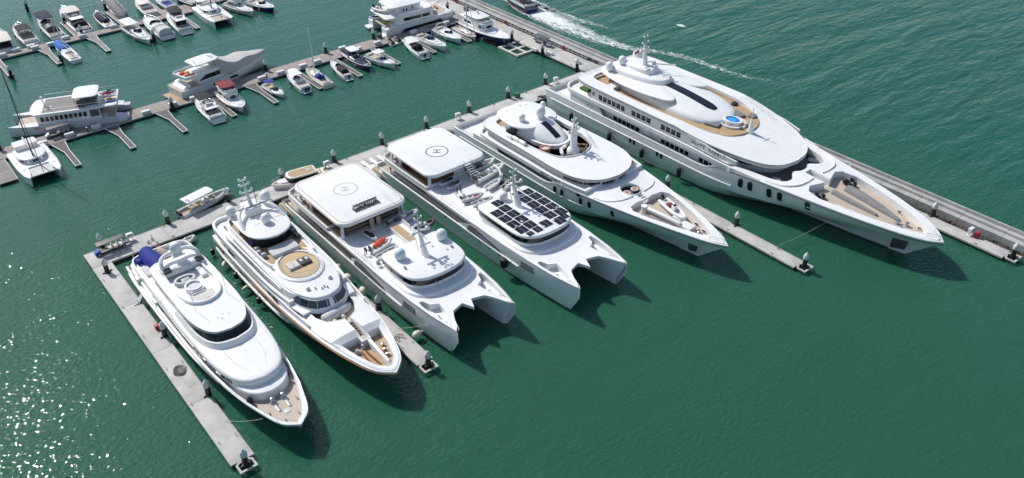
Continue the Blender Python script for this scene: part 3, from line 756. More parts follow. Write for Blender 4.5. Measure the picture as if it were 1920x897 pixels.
# sun deck roof (third tier) sloping down to the bow, with the well cut into it
def z3(x, y=0): return 9.7 if x < 42 else 9.7 - (x - 42) * .115
T3 = [(15.6, 6.8), (16.6, 8.4), (19, 9.15), (30, 9.4), (42, 9.4), (48, 9.0), (52, 8.2), (56, 6.9), (58.8, 5.3), (60.4, 3.0), (60.9, 0)]
W1 = sym([(24.2, 6.6), (25.0, 7.2), (34, 7.3), (42, 7.0), (46, 6.2), (49, 4.6), (50.4, 2.4), (50.8, 0)], 3)
W0 = sym([(17.6, 4.8), (18.4, 6.2), (22.4, 6.6)], 3)
MB().plate(sym(T3, 5), [W1[::-1], W0[::-1]], lambda x, y: z3(x) - .62, z3).obj('sun_deck_shell', WHITE, F, ang=50)
MB().ring(sym(T3, 5), .25, lambda x, y: z3(x)-.5, lambda x, y: z3(x)+.03).obj('shell_edge', WHITE, F)
MB().prism(offset(W1, .1), 8.75, 8.95).obj('sun_deck', TEAK, F, smooth=False)
MB().prism(offset(W0, .1), 8.78, 8.9).obj('aft_sun_deck', TEAK, F, smooth=False)
for sd_ in (-1, 1): MB().wall([(s, sd_*w_) for s, w_ in ((44.6, 8.85), (48, 9.05), (51.5, 9.1), (55, 8.5))], 7.3, lambda x, y: z3(x) - .3, .3).obj('side_fairing', WHITE, F)
name_on_side(F, 'WHITE RABBIT', 49.6, -9.3, 8.1, .8, 0, 1.0)
MB().tube([(45.0, -9.42, 9.2), (49.6, -9.2, 8.75)], .05, 5).obj('grab_rail', WHITE, F)
# deck house and hardtop
prof = [(24.5, 4.8, 10.9), (28, 5.1, 11.15), (31, 5.3, 11.2), (34, 5.4, 11.1), (37, 5.4, 10.9), (40, 5.2, 10.6), (42.5, 4.7, 10.25), (44.5, 3.7, 9.9), (45.6, 2.5, 9.6), (46.0, 1.2, 9.4)]
secs = []
for s, hw, zt in catmull(prof, 3):
    sec = []
    for k in range(21):
        a = math.pi * k / 20; c = math.cos(a); e = abs(c) ** .55 * (1 if c > 0 else -1)
        sec.append((s, -hw * e, 8.8 + (zt - 8.8) * math.sin(a) ** .62))
    secs.append(sec)
MB().loft(secs).obj('deck_house', WHITE, F, ang=60)
tops = {}
g = []
for s, hw, zt in catmull(prof, 3):
    if 30.0 <= s <= 43.2:
        e = min(1, (s - 29.4) / 1.3, (43.6 - s) / 1.6); e = math.sqrt(max(e, .05)); g.append((s, 1.0 * e, zt))
MB().add([p for s, h_, zt in g for p in ((s, -h_, zt-.0), (s, 0, zt + .05), (s, h_, zt-.0), (s, h_, zt-.2), (s, -h_, zt-.2))],
         [(5*i+k, 5*i+k+1, 5*i+k+6, 5*i+k+5) for i in range(len(g)-1) for k in range(4)]).obj('skylight', SKYG, F)
panes(F, [(28.6, -4.98), (33.4, -5.03)], 9.35, 10.6, 5, .18)
panes(F, [(33.4, 5.03), (28.6, 4.98)], 9.35, 10.6, 5, .18)
MB().prism(sym([(24.3, 4.9), (28.3, 5.0)], 1), 8.9, 10.6).obj('bar_wall', WHITE, F, smooth=False)
HT = [(17.6, 2.6), (18.2, 4.0), (20, 5.2), (25, 6.1), (30, 6.2), (33.5, 5.9), (36.2, 5.3), (37.2, 4.3), (35.6, 2.9), (32.0, 1.7), (30.4, .8), (30.2, 0)]
MB().slab(sym(HT, 3), lambda x, y: 10.65 + .015*(x-17), lambda x, y: 11.05 + .015*(x-17) - .006*y*y, .25, .12).obj('hardtop', WHITE, F)
MB().slab(sym([(19.4, 2.2), (20.4, 3.4), (24, 3.5), (27.5, 3.1), (30, 2.4), (31.6, 1.2), (32, 0)], 4), 11.1, 12.05, .5).obj('radar_base', WHITE, F)
MB().slab(sym([(21.5, 1.6), (24, 2.0), (27.2, 1.7), (28.4, .8)], 4), 12.0, 12.9, .3).obj('mast_base', WHITE, F)
for x, y, z in ((20.2, -3.9, 11.1), (21.3, -1.6, 12.0), (21.3, 2.2, 12.0), (20.2, 4.2, 11.1)): radome(F, x, y, z, .72, 1.75)
MB().tube([(25.6, 0, 12.7), (25.4, 0, 16.0)], .55, 10, .35).obj('mast_tower', WHITE, F)
mast_gear(F, 25.4, 0, 15.2, 19.2, GREYP, ((15.8, 1.0, .08), (17.0, .8, .07), (18.2, .5, .05)))
MB().tube([(26.2, -1.3, 13.5), (26.2, 1.3, 13.5)], .12, 6).obj('radar_scanner', RADOME, F)
MB().tube([(26.6, 1.2, 13.1), (29.6, 4.2, 12.9)], .14, 6).obj('boom', WHITE, F)
radome(F, 26.4, 1.5, 12.6, .45, 1.0); radome(F, 24.8, .7, 15.6, .35, .8)
t = thing('ensign_flag', 'small red and white flag flying at the mast of the largest trimaran', 'flag', (98.4-1.1, -25.0, 15.4))
MB().add([(0, -.1*k, .05*math.sin(k)) if False else (-.25*k, .08*math.sin(k*1.3), z) for k in range(6) for z in (0, .55)], [(2*k, 2*k+2, 2*k+3, 2*k+1) for k in range(5)]).obj('cloth', RED, t)
MB().add([(-.25*k, .08*math.sin(k*1.3)+.01, z) for k in range(6) for z in (.0, .26)], [(2*k, 2*k+2, 2*k+3, 2*k+1) for k in range(5)]).obj('stripe', CLOTHW, t)
# pool and sun loungers
MB().ring(ell(47.0, 0, 1.75, 1.3, 24), .3, 8.9, 9.75).obj('pool_rim', WHITE, F)
MB().prism(ell(47.0, 0, 1.46, 1.02, 24), 8.9, 9.58).obj('pool_water', POOLB, F)
MB().prism(ell(46.8, 0, .9, .5, 16), 9.3, 9.6).obj('pool_step', mat('pool_step_blue', (.03, .34, .75), .2), F)
MB().ring(ell(47.0, 0, 2.6, 2.3, 24), .5, 8.92, 9.25).obj('pool_seat', LGREY, F)
lounger(F, 45.2, -3.1, 9.0, .25, CUSHG, 2.6, 1.5); lounger(F, 45.6, 3.2, 9.0, -.25, CUSHG, 2.6, 1.5)
MB().lathe([(.75, 0), (.8, .3), (.5, .42)], 47.6, 4.6, 8.95, 12).obj('round_seat', CUSHG, F)
MB().lathe([(.6, 0), (.65, .3), (.4, .42)], 42.5, 6.0, 8.95, 12).obj('round_seat', BLACK, F)
for y in (-.7, .7): MB().lathe([(.28, 0), (.3, .45), (.1, .5)], 49.4, y, 8.95, 8).obj('stool', CUSHG, F)
MB().lathe([(.62, 0), (.45, .9), (.24, 2.1), (.15, 2.6)], 50.9, 0, 8.6, 10).obj('fore_mast', WHITE, F)
MB().tube([(50.9, 0, 11), (50.9, 0, 13.4)], .06, 5).obj('aerial', LGREY, F)
MB().tube([(50.9, -.8, 11.6), (50.9, .8, 11.6)], .07, 5).obj('crosstree', LGREY, F)
# bridge front and foredeck
BR = [(50, 7.2), (54, 6.2), (57, 4.8), (58.8, 2.6), (59.3, 0)]
MB().prism(sym(BR, 4), 5.2, lambda x, y: z3(x) - .45, offset(sym(BR, 4), .35)).obj('bridge', LGREY, F)
ln = catmull([(s, -w_) for s, w_ in BR], 4); ln = ln + [(s, -y) for s, y in reversed(ln[:-1])]
panes(F, [p for p in offset(sym(BR, 4), .2) if p[0] > 52.5], 6.5, 7.2, 9, .1, out=.06, inward=-.1)
fz = zat(shF)
FD = [(s, y - .3) for s, y, z in shF if s >= 53.0 and y > .5]; tip = [(86.2, 0)]
outl = [(s, -y) for s, y in FD] + tip + [(s, y) for s, y in reversed(FD)]
CR = [(54.0, -7.6), (58, -6.9), (61.2, -6.2), (62.8, -5.0), (62.7, -3.3), (61.6, -2.0), (62.3, -.85), (62.3, .85), (61.6, 2.0), (62.7, 3.3), (62.8, 5.0), (61.2, 6.2), (58, 6.9), (54.0, 7.6)]
cr = catmull(CR, 3)
WL = catmull([(66.2, -4.2), (66.6, -2.2), (67.2, 0), (66.6, 2.2), (66.2, 4.2)], 2); 
well = [(66.6, -4.7), (69, -5.2), (73, -4.55), (77, -3.6), (81, -2.3), (84.0, -.9), (84.6, 0), (84.0, .9), (81, 2.3), (77, 3.6), (73, 4.55), (69, 5.2), (66.6, 4.7), (65.9, 3.4), (66.7, 1.2), (66.8, .75), (63.0, .75), (63.0, -.75), (66.8, -.75), (66.7, -1.2), (65.9, -3.4)]
MB().plate(outl, [cr[::-1], well[::-1]], lambda x, y: fz(x) - .25, lambda x, y: fz(x) + .06 + .35*max(0, 1-abs(x-64)/7)*max(0, 1-(y/6.5)**2)).obj('foredeck', WHITE, F, ang=25)
deck(shF, .45, -.95, s0=52.5, s1=64.5).obj('bow_walkway', DGREY, F)
MB().prism([(s, y) for s, y in offset(well, .12)], 4.25, lambda x, y: fz(x)-1.0).obj('bow_well_deck', TEAKG, F)
MB().ring(well, .08, lambda x, y: fz(x)-1.1, lambda x, y: fz(x)+.07).obj('well_coaming', WHITE, F)
MB().ring(cr, .08, lambda x, y: fz(x)-1.0, lambda x, y: fz(x)+.08).obj('walkway_coaming', WHITE, F)
mb = MB().tube(catmull([(60.3, -7.55, fz(60)+.1), (62.8, -6.9, fz(63)+.14), (64.6, -5.2, fz(64)+.3), (65.1, -3.0, fz(65)+.36), (65.0, -1.2, fz(65)+.4)], 4), .13, 6)
mb.tube([(s, -y, z) for s, y, z in catmull([(60.3, -7.55, fz(60)+.1), (62.8, -6.9, fz(63)+.14), (64.6, -5.2, fz(64)+.3), (65.1, -3.0, fz(65)+.36), (65.0, -1.2, fz(65)+.4)], 4)], .13, 6)
mb.obj('moulded_ridge', WHITE, F)
for k in range(4): B('stair_step', WDECK, F, 63.1+k*.9, 64.0+k*.9, -.74, .74, 4.6, 5.35 - k*.12, .02)
for y in (-4.9, 4.9): MB().lathe([(.2, 0), (.2, .3), (.75, .36), (.75, .42)], 60.6, y, 5.25, 12).obj('round_table', GREYP, F)
for y in (4.0, 3.0): lounger(F, 58.6, y+1.6, 5.2, .5, BLACK, 1.2, 1.0)
zc = lambda s: fz(s) - 1.0
mb = MB().loft([[(s, y0 + w_*math.cos(a), zc(s) + h_*max(0, math.sin(a))) for a in [math.pi*k/8 for k in range(9)]] for s, y0, w_, h_ in ((69.2, 2.4, .95, .7), (72, 2.1, .95, .8), (76, 1.5, .75, .6), (79.4, .9, .3, .3))])
mb.obj('tender_cover', GREYC, F)
mb = MB().loft([[(s, y0 + w_*math.cos(a), zc(s) + h_*max(0, math.sin(a))) for a in [math.pi*k/8 for k in range(9)]] for s, y0, w_, h_ in ((68.4, -.4, .55, .55), (72, -.6, .5, .6), (76.5, -.7, .25, .4))])
mb.obj('crane_cover', GREYC, F)
mb = MB().loft([[(s, y0 + w_*math.cos(a), zc(s) + h_*max(0, math.sin(a))) for a in [math.pi*k/8 for k in range(9)]] for s, y0, w_, h_ in ((71.0, -3.6, .5, .5), (75, -3.0, .5, .5), (79, -2.0, .25, .35))])
mb.obj('gangway_cover', LGREYC, F)
for i, (x, y) in enumerate(((68.3, 3.9), (69.3, 3.3), (68.2, -3.7), (67.3, -4.2))):
    t = thing('deck_fender', 'black fender lying in the largest trimaran bow well, ' + ['on the far side, aft one', 'on the far side, forward one', 'on the near side, forward one', 'on the near side, aft one'][i], 'fender', (98.4 + y, -x, zc(x)+.42), -.3, 'black fenders stowed on the foredeck')
    mb = MB(); q = MB().lathe([(.15, -.95), (.36, -.85), (.42, -.6), (.42, .6), (.36, .85), (.15, .95)], n=12); mb.add([(z, x_, y_) for x_, y_, z in q.v], q.f); mb.obj('body', BLACK, t)
    mb = MB(); q = MB().lathe([(.43, -.1), (.43, .1)], n=12); mb.add([(z, x_, y_) for x_, y_, z in q.v], q.f); mb.obj('band', GREYP, t)
for x, y in ((80.6, -.6), (80.9, .6), (79.6, 0)):
    MB().lathe([(.35, 0), (.35, .12), (.18, .2), (.2, .45), (.3, .55)], x, y, zc(x), 10).obj('windlass', STEEL, F)
for x, y in ((82.6, 1.2), (78.3, 2.7), (82.4, -1.1), (75.5, -3.6)):
    mb = MB().tube([(x-.3, y, zc(x)+.3), (x+.3, y, zc(x)+.3)], .08, 6); mb.tube([(x-.12, y, zc(x)), (x-.12, y, zc(x)+.3)], .06, 5).tube([(x+.12, y, zc(x)), (x+.12, y, zc(x)+.3)], .06, 5); mb.obj('bollard', BLACK, F)
rail(F, [(84.9, -1.0, fz(85)+.05), (86.4, 0, 4.95), (84.9, 1.0, fz(85)+.05)], .7, 1.5)
# hull ports, anchor pocket, fenders
rowsF = mbF.rows; boot(F, rowsF, 9, 81)
def port_pts(s, z, w_, h_): return [(s+u, z+v) for u, v in rrect(-w_/2, w_/2, -h_/2, h_/2, w_*.42, 3)]
for s in (32.2, 33.2, 38.9, 39.9): hull_panel(F, rowsF, port_pts(s, 3.0, .42, 1.0), GLASS)
for s in (56.6, 58.3, 61.6, 63.4, 68.0): hull_panel(F, rowsF, port_pts(s, 4.6, .78, 1.7), GLASS)
hull_panel(F, rowsF, [(79.7, .4), (81.9, .9), (82.6, 3.1), (80.4, 3.1)], DGREY, 'anchor_pocket', .05)
for i, s in enumerate((16.6, 27.2, 35.6, 44.6)): fender_black(98.4 - 10.15, -s, 1.0, 'black fender hanging on the largest trimaran side, %s from the stern' % ['first', 'second', 'third', 'fourth'][i])
# aft balconies
rail(F, [(10, -9.4, 4.9), (15, -9.4, 4.95)], .5, 1.2); rail(F, [(13.8, -7.6, 7.4), (13.8, 7.6, 7.4)], .4, 1.5)
rail(F, [(16.2, -6.6, 9.7), (15.9, 0, 9.7), (16.2, 6.6, 9.7)], .5, 1.5)
rail(F, [(43, 8.4, 9.6), (50.5, 6.9, 8.8)], .6, 1.5, mid=False)
# ---- E : the smaller trimaran
E_ = ship('trimaran_yacht', 'smaller white trimaran superyacht with round jacuzzi and thick white mast', 73.8)
st = [(8, [(6.8,-1),(7.2,0),(7.5,2.0),(7.55,3.2),(7.55,3.9)]), (12, [(6.9,-1),(7.3,0),(7.55,2.0),(7.62,3.2),(7.62,4.0)]), (28, [(6.9,-1),(7.3,0),(7.55,2.0),(7.62,3.2),(7.62,4.0)]),
      (34.5, [(6.6,-1),(7.0,0),(7.5,2.0),(7.6,3.2),(7.6,4.0)]), (37, [(6.3,-1),(6.8,0),(7.4,2.0),(7.5,3.4),(7.45,4.75)]), (41, [(5.2,-1),(5.8,0),(6.9,1.9),(7.05,3.4),(7.0,4.85)]), (46, [(2.6,-1),(3.1,.1),(5.7,2.0),(6.1,3.4),(6.2,4.9)]),
      (51, [(1.5,-1),(1.8,.3),(4.2,2.2),(4.9,3.4),(5.2,4.9)]), (56, [(1.0,-1),(1.3,.5),(2.9,2.4),(3.6,3.5),(4.05,4.9)]), (61, [(.5,-1),(.8,.6),(1.7,2.5),(2.2,3.5),(2.65,4.85)]), (64.6, [(.15,-1),(.3,.7),(.8,2.7),(1.0,3.6),(1.4,4.75)])]
mbE, shE = hull(st, [(67.1,-1),(67.1,.6),(67.1,2.6),(67.1,3.6),(67.1,4.7)], 3, (44, 6.4))
mbE.obj('hull', HULLW, E_, ang=30); rowsE = mbE.rows; fe = zat(shE); boot(E_, rowsE, 9, 60)
caprail(shE, .35, .2, .03).obj('bulwark_cap', WHITE, E_)
mb = MB()
for sd_ in (-1, 1): mb.tube([(s, sd_*(y+.02), z-.3) for s, y, z in shE if s > 36.8], .05, 5)
mb.obj('rubbing_line', DGREY, E_)
mb = MB()
for sd_ in (-1, 1): mb.tube([(s, sd_*(breadth(rowsE, s, 2.7)+.05), 2.7) for s in range(10, 44, 3)], .09, 6)
mb.obj('rub_rail', WHITE, E_)
deck(shE, .3, -.9, s1=37).obj('main_deck', WDECK, E_)
B('swim_platform', TEAK, E_, 5.4, 8.1, -5, 5, .6, .9)
for yy in (-4.6, 4.6):
    for k in range(4): B('stern_step', TEAK, E_, 8.0 + k*.7, 8.7 + k*.7, yy-1.1, yy+1.1, .8, 1.3 + k*.55, .03)
rail(E_, [(9, -7.3, 3.9), (18, -7.4, 4.0)], .5, 1.0, mid=True)
MB().prism(sym([(14, 5.4), (16, 6.1), (38, 6.1), (39, 5.8)], 1), 2.9, 5.0).obj('main_house', GREYP, E_, smooth=False)
for sd_ in (-1, 1):
    MB().side([(14.2, 4.0), (21.6, 4.0), (20.6, 5.05), (14.2, 5.05)], sd_*7.4, .1).obj('side_panel', WHITE, E_, smooth=False)
    MB().side([(36.4, 4.3), (38.5, 4.5), (38.5, 5.05), (35.6, 5.05)], sd_*7.3, .1).obj('side_panel', WHITE, E_, smooth=False)
panes(E_, [(22.5, -6.1), (34.5, -6.1)], 4.05, 4.75, 5, 1.2, DGREY)
MB().tube([(25.4+.25*math.cos(a*.785), -6.18, 4.3+.25*math.sin(a*.785)) for a in range(9)], .07, 5).obj('lifebuoy_ring', RED, E_)
T2 = [(14.2, 5.0), (15.0, 6.6), (16.6, 7.4), (28, 7.55), (36, 7.5), (40, 7.1), (43, 6.6)]
MB().slab(sym(T2, 4), 4.9, 5.15, .06).obj('upper_deck', WDECK, E_)
MB().ring(sym(T2, 4), .5, 5.05, 5.62).obj('upper_bulwark', WHITE, E_)
UH = [(17.5, 5.4), (19, 6.0), (34, 6.1), (38, 6.1), (41, 5.1), (43.0, 2.9), (43.7, 0)]
MB().prism(sym(UH, 4), 4.9, 6.3).obj('upper_house', LGREY, E_)
for a, b, n in ((20.0, 23.6, 4), (27.0, 28.6, 2), (31.4, 32.9, 2)): panes(E_, [(a, -6.0), (b, -6.0)], 5.15, 5.68, n, .25)
MB().side([(35.0+.3*math.cos(a*.524), 5.4+.3*math.sin(a*.524)) for a in range(12)], -5.98, .05).obj('round_window', GLASS, E_, smooth=False)
panes(E_, [p for p in sym(UH, 6) if p[0] > 37.2], 5.42, 6.02, 13, .1, out=.05)
name_on_side(E_, 'WHITE', 34.2, -7.6, 5.3, .5, 0, 1.0); name_on_side(E_, 'RABBIT', 37.0, -7.56, 5.3, .5, 0, 1.0)
RF = [(13.8, 3.6), (14.6, 5.4), (16.4, 6.4), (28, 6.6), (36, 6.7), (39.5, 6.3), (42, 5.0), (43.6, 2.8), (44.2, 0)]
WH = sym([(19.8, 4.4), (20.6, 5.0), (26, 5.1), (30, 4.7), (33, 3.9), (34.6, 2.2), (35.2, 0)], 3)
W0 = sym([(15.4, 2.2), (16.0, 3.6), (18.6, 4.2)], 3)
MB().plate(sym(RF, 5), [WH[::-1], W0[::-1]], 6.22, 6.72).obj('sun_deck_shell', WHITE, E_)
MB().ring(sym(RF, 5), .22, 6.26, 6.75).obj('shell_edge', WHITE, E_)
MB().prism(offset(WH, .08), 6.15, 6.3).obj('sun_deck', TEAK, E_, smooth=False); MB().prism(offset(W0, .08), 6.15, 6.29).obj('aft_sun_deck', TEAK, E_, smooth=False)
MB().ring(WH, .1, 6.2, 6.95).obj('deck_coaming', WHITE, E_)
prof = [(20.5, 3.0, 8.4), (23, 3.1, 8.9), (25, 3.0, 8.9), (27, 2.8, 8.4), (28.6, 2.3, 7.75), (29.6, 1.6, 7.3), (30.2, .6, 7.0)]
secs = []
for s, hw, zt in catmull(prof, 3):
    secs.append([(s, -hw * abs(math.cos(a)) ** .55 * (1 if math.cos(a) > 0 else -1), 6.25 + (zt - 6.25) * math.sin(a) ** .6) for a in [math.pi*k/18 for k in range(19)]])
MB().loft(secs).obj('deck_house', WHITE, E_, ang=60)
MB().ring(sym([(21, 3.5), (26, 3.6), (29, 2.9), (30.4, 1.6), (30.8, 0)], 3), .5, 6.2, 7.0).obj('house_coaming', WHITE, E_)
g = [(s, .62, zt) for s, hw, zt in catmull(prof, 4) if 24.6 <= s <= 29.2]
MB().add([p for s, h_, zt in g for p in ((s, -h_, zt), (s, 0, zt+.05), (s, h_, zt), (s, h_, zt-.2), (s, -h_, zt-.2))], [(5*i+k, 5*i+k+1, 5*i+k+6, 5*i+k+5) for i in range(len(g)-1) for k in range(4)]).obj('skylight', SKYG, E_)
MB().slab(sym([(15.6, 1.8), (16.1, 3.4), (18, 4.4), (21, 4.8), (23, 4.6), (24.6, 3.6), (25.4, 2.2)], 4), 8.35, 8.75, .2, .1).obj('hardtop', WHITE, E_)
for y in (-3.4, 3.4): B('hardtop_pillar', WHITE, E_, 18.6, 20.4, y-.25, y+.25, 6.3, 8.4, .05)
B('bar_counter', DGREY, E_, 20.6, 21.8, -4.2, -3.2, 6.3, 7.3)
MB().lathe([(1.15, 0), (1.0, .35), (.7, .6), (.62, 1.0)], 23.6, .6, 8.7, 14).obj('radome_pedestal', WHITE, E_)
radome(E_, 23.6, .6, 9.4, .85, 1.9); radome(E_, 22.0, -2.4, 8.7, .62, 1.5); radome(E_, 22.6, 2.0, 10.2, .5, 1.2)
for x, y in ((16.8, 1.2), (17.3, 2.2), (17.0, -1.9)): B('roof_light', GREYP, E_, x, x+.3, y, y+.15, 8.74, 8.84, .02)
MB().lathe([(1.25, 0), (1.1, .7), (.85, 1.0), (.62, 1.3), (.55, 3.6), (.5, 4.8)], 33.0, 0, 6.2, 14).obj('mast_tower', WHITE, E_)
mast_gear(E_, 33.0, 0, 10.8, 13.6, WHITE, ((10.3, 1.3, .12), (11.2, .9, .1), (12.3, .5, .08)))
MB().tube([(33.6, -1.2, 9.6), (33.6, 1.2, 9.6)], .1, 6).obj('radar_scanner', RADOME, E_); radome(E_, 32.4, .9, 10.0, .4, .9)
MB().tube([(31.4, -.4, 6.9), (31.8, -1.8, 6.9), (33.2, -2.7, 6.9)], .3, 6).obj('mast_bulwark', WHITE, E_)
MB().ring(ell(29.6, -3.5, .95, .95, 18), .28, 6.28, 7.0).obj('jacuzzi_rim', mat('terracotta_rim', (.42, .16, .09), .5), E_)
MB().prism(ell(29.6, -3.5, .68, .68, 18), 6.28, 6.85).obj('jacuzzi_seat', CUSHW, E_)
for x, y, r_ in ((31.8, 2.2, .4), (32.7, 2.9, .4), (33.6, 1.6, .4), (34.0, 2.5, .4), (33.6, -1.7, .2), (34.3, .9, .2)): lounger(E_, x, y, 6.3, r_, mat('brown_cushion', (.14, .08, .05), .8), 1.1, .6)
t = B('life_raft', WHITE, E_, 21.8, 23.2, -5.9, -5.2, 6.72, 7.3, .2); 
for k in range(2): q = MB().lathe([(.2, -.8), (.34, -.7), (.34, .7), (.2, .8)], n=10); MB().add([(24.0+z+k*1.8, -5.4+x, 7.1+y) for x, y, z in q.v], q.f).obj('life_raft', WHITE, E_)
rail(E_, [(30.5, 5.2, 6.75), (34.5, 3.4, 6.75)], .9, .9)
# foredeck with round seating and bow well
FD = [(s, y - .25) for s, y, z in shE if s >= 38.5 and y > .5]
outl = [(s, -y) for s, y in FD] + [(66.2, 0)] + [(s, y) for s, y in reversed(FD)]
rs = ell(46.9, 0, 1.75, 1.75, 22)
well = [(50.3, -3.6), (51.5, -4.15), (54, -3.75), (57, -2.95), (60, -2.0), (62.8, -.9), (63.6, 0), (62.8, .9), (60, 2.0), (57, 2.95), (54, 3.75), (51.5, 4.15), (50.3, 3.6), (50.0, 1.6), (50.2, .55), (48.75, .5), (48.75, -.5), (50.2, -.55), (50.0, -1.6)]
MB().plate(outl, [rs[::-1], well[::-1]], lambda x, y: fe(x)-.2, lambda x, y: fe(x)+.05+.55*max(0, 1-abs(x-44)/6.5)*max(0, 1-(y/5.5)**2)).obj('foredeck', WHITE, E_, ang=25)
MB().prism(ell(46.9, 0, 1.9, 1.9, 18), 4.2, 4.42).obj('seating_floor', DGREY, E_)
MB().ring(rs, .08, 4.3, lambda x, y: fe(x)+.35).obj('seating_coaming', WHITE, E_)
for y in (-.85, .85):
    MB().lathe([(.2, 0), (.2, .4), (.62, .45), (.62, .55)], 46.9, y, 4.42, 14).obj('round_table', CUSHW, E_)
    MB().lathe([(.36, 0), (.36, .04)], 46.9, y, 4.98, 12).obj('table_inlay', mat('terracotta_rim', (.42, .16, .09), .5), E_)
MB().ring(ell(46.9, 0, 1.65, 1.65, 18), .45, 4.42, 4.75).obj('seat_ring', BLACK, E_)
MB().prism(offset(well, .1), 3.6, lambda x, y: fe(x)-.95).obj('bow_well_deck', TEAKG, E_)
MB().ring(well, .07, lambda x, y: fe(x)-1.0, lambda x, y: fe(x)+.06).obj('well_coaming', WHITE, E_)
mb = MB()
for sd_ in (-1, 1): mb.tube(catmull([(44.6, sd_*6.2, 4.98), (46.8, sd_*5.4, 5.05), (48.2, sd_*3.6, 5.15), (48.6, sd_*1.2, 5.2)], 4), .1, 6)
mb.obj('moulded_ridge', WHITE, E_)
for k in range(3): B('stair_step', WDECK, E_, 48.8+k*.5, 49.3+k*.5, -.48, .48, 4.0, 4.75 - k*.2, .02)
zc = lambda s: fe(s) - .95
MB().slab([(51.2, -1.9), (58.5, -1.2), (58.5, -.6), (51.2, -1.2)], zc(54)+.5, zc(54)+.95, .1).obj('crane_boom', WHITE, E_)
MB().lathe([(.5, 0), (.45, .8), (.55, .9), (.55, 1.1)], 51.6, -1.7, zc(52)-.02, 12).obj('crane_base', WHITE, E_)
MB().slab([(52.2, -3.2), (57.5, -2.0), (57.2, -1.5), (52.2, -2.6)], zc(55), zc(55)+.4, .1).obj('stowed_gangway', GREYC, E_)
B('deck_locker', WHITE, E_, 56.0, 57.6, .0, 1.1, zc(57), zc(57)+.6, .15); B('deck_locker', WHITE, E_, 58.0, 60.4, -.9, .7, zc(59), zc(59)+.65, .2)
for x, y in ((60.9, -.4), (61.1, .5), (61.9, 0)): MB().lathe([(.28, 0), (.28, .1), (.15, .18), (.2, .45)], x, y, zc(x), 9).obj('windlass', STEEL, E_)
for x, y in ((59.6, 1.6), (61.6, 1.0), (54.2, -3.3)): MB().tube([(x-.3, y, zc(x)+.25), (x+.3, y, zc(x)+.25)], .12, 6).obj('bollard', BLACK, E_)
rail(E_, [(64.4, -1.1, fe(64)+.05), (66.3, 0, 4.8), (64.4, 1.1, fe(64)+.05)], .7, 1.2)
for s in (36.8, 38.4, 42.4, 44.1, 48.4): hull_panel(E_, rowsE, port_pts(s, 3.55, .55, 1.15), GLASS)
hull_panel(E_, rowsE, [(60.2, .5), (61.6, .8), (62.2, 2.4), (60.7, 2.4)], DGREY, 'anchor_pocket', .05)
hull_panel(E_, rowsE, [(41.6, 4.35), (42.2, 4.35), (42.2, 4.75), (41.6, 4.75)], GLASS)
MB().tube([(13.6, -5.0, 4.0), (12.8, -3.0, 4.4), (13.4, 0, 4.6)], .12, 6).obj('passerelle_rail', WHITE, E_)
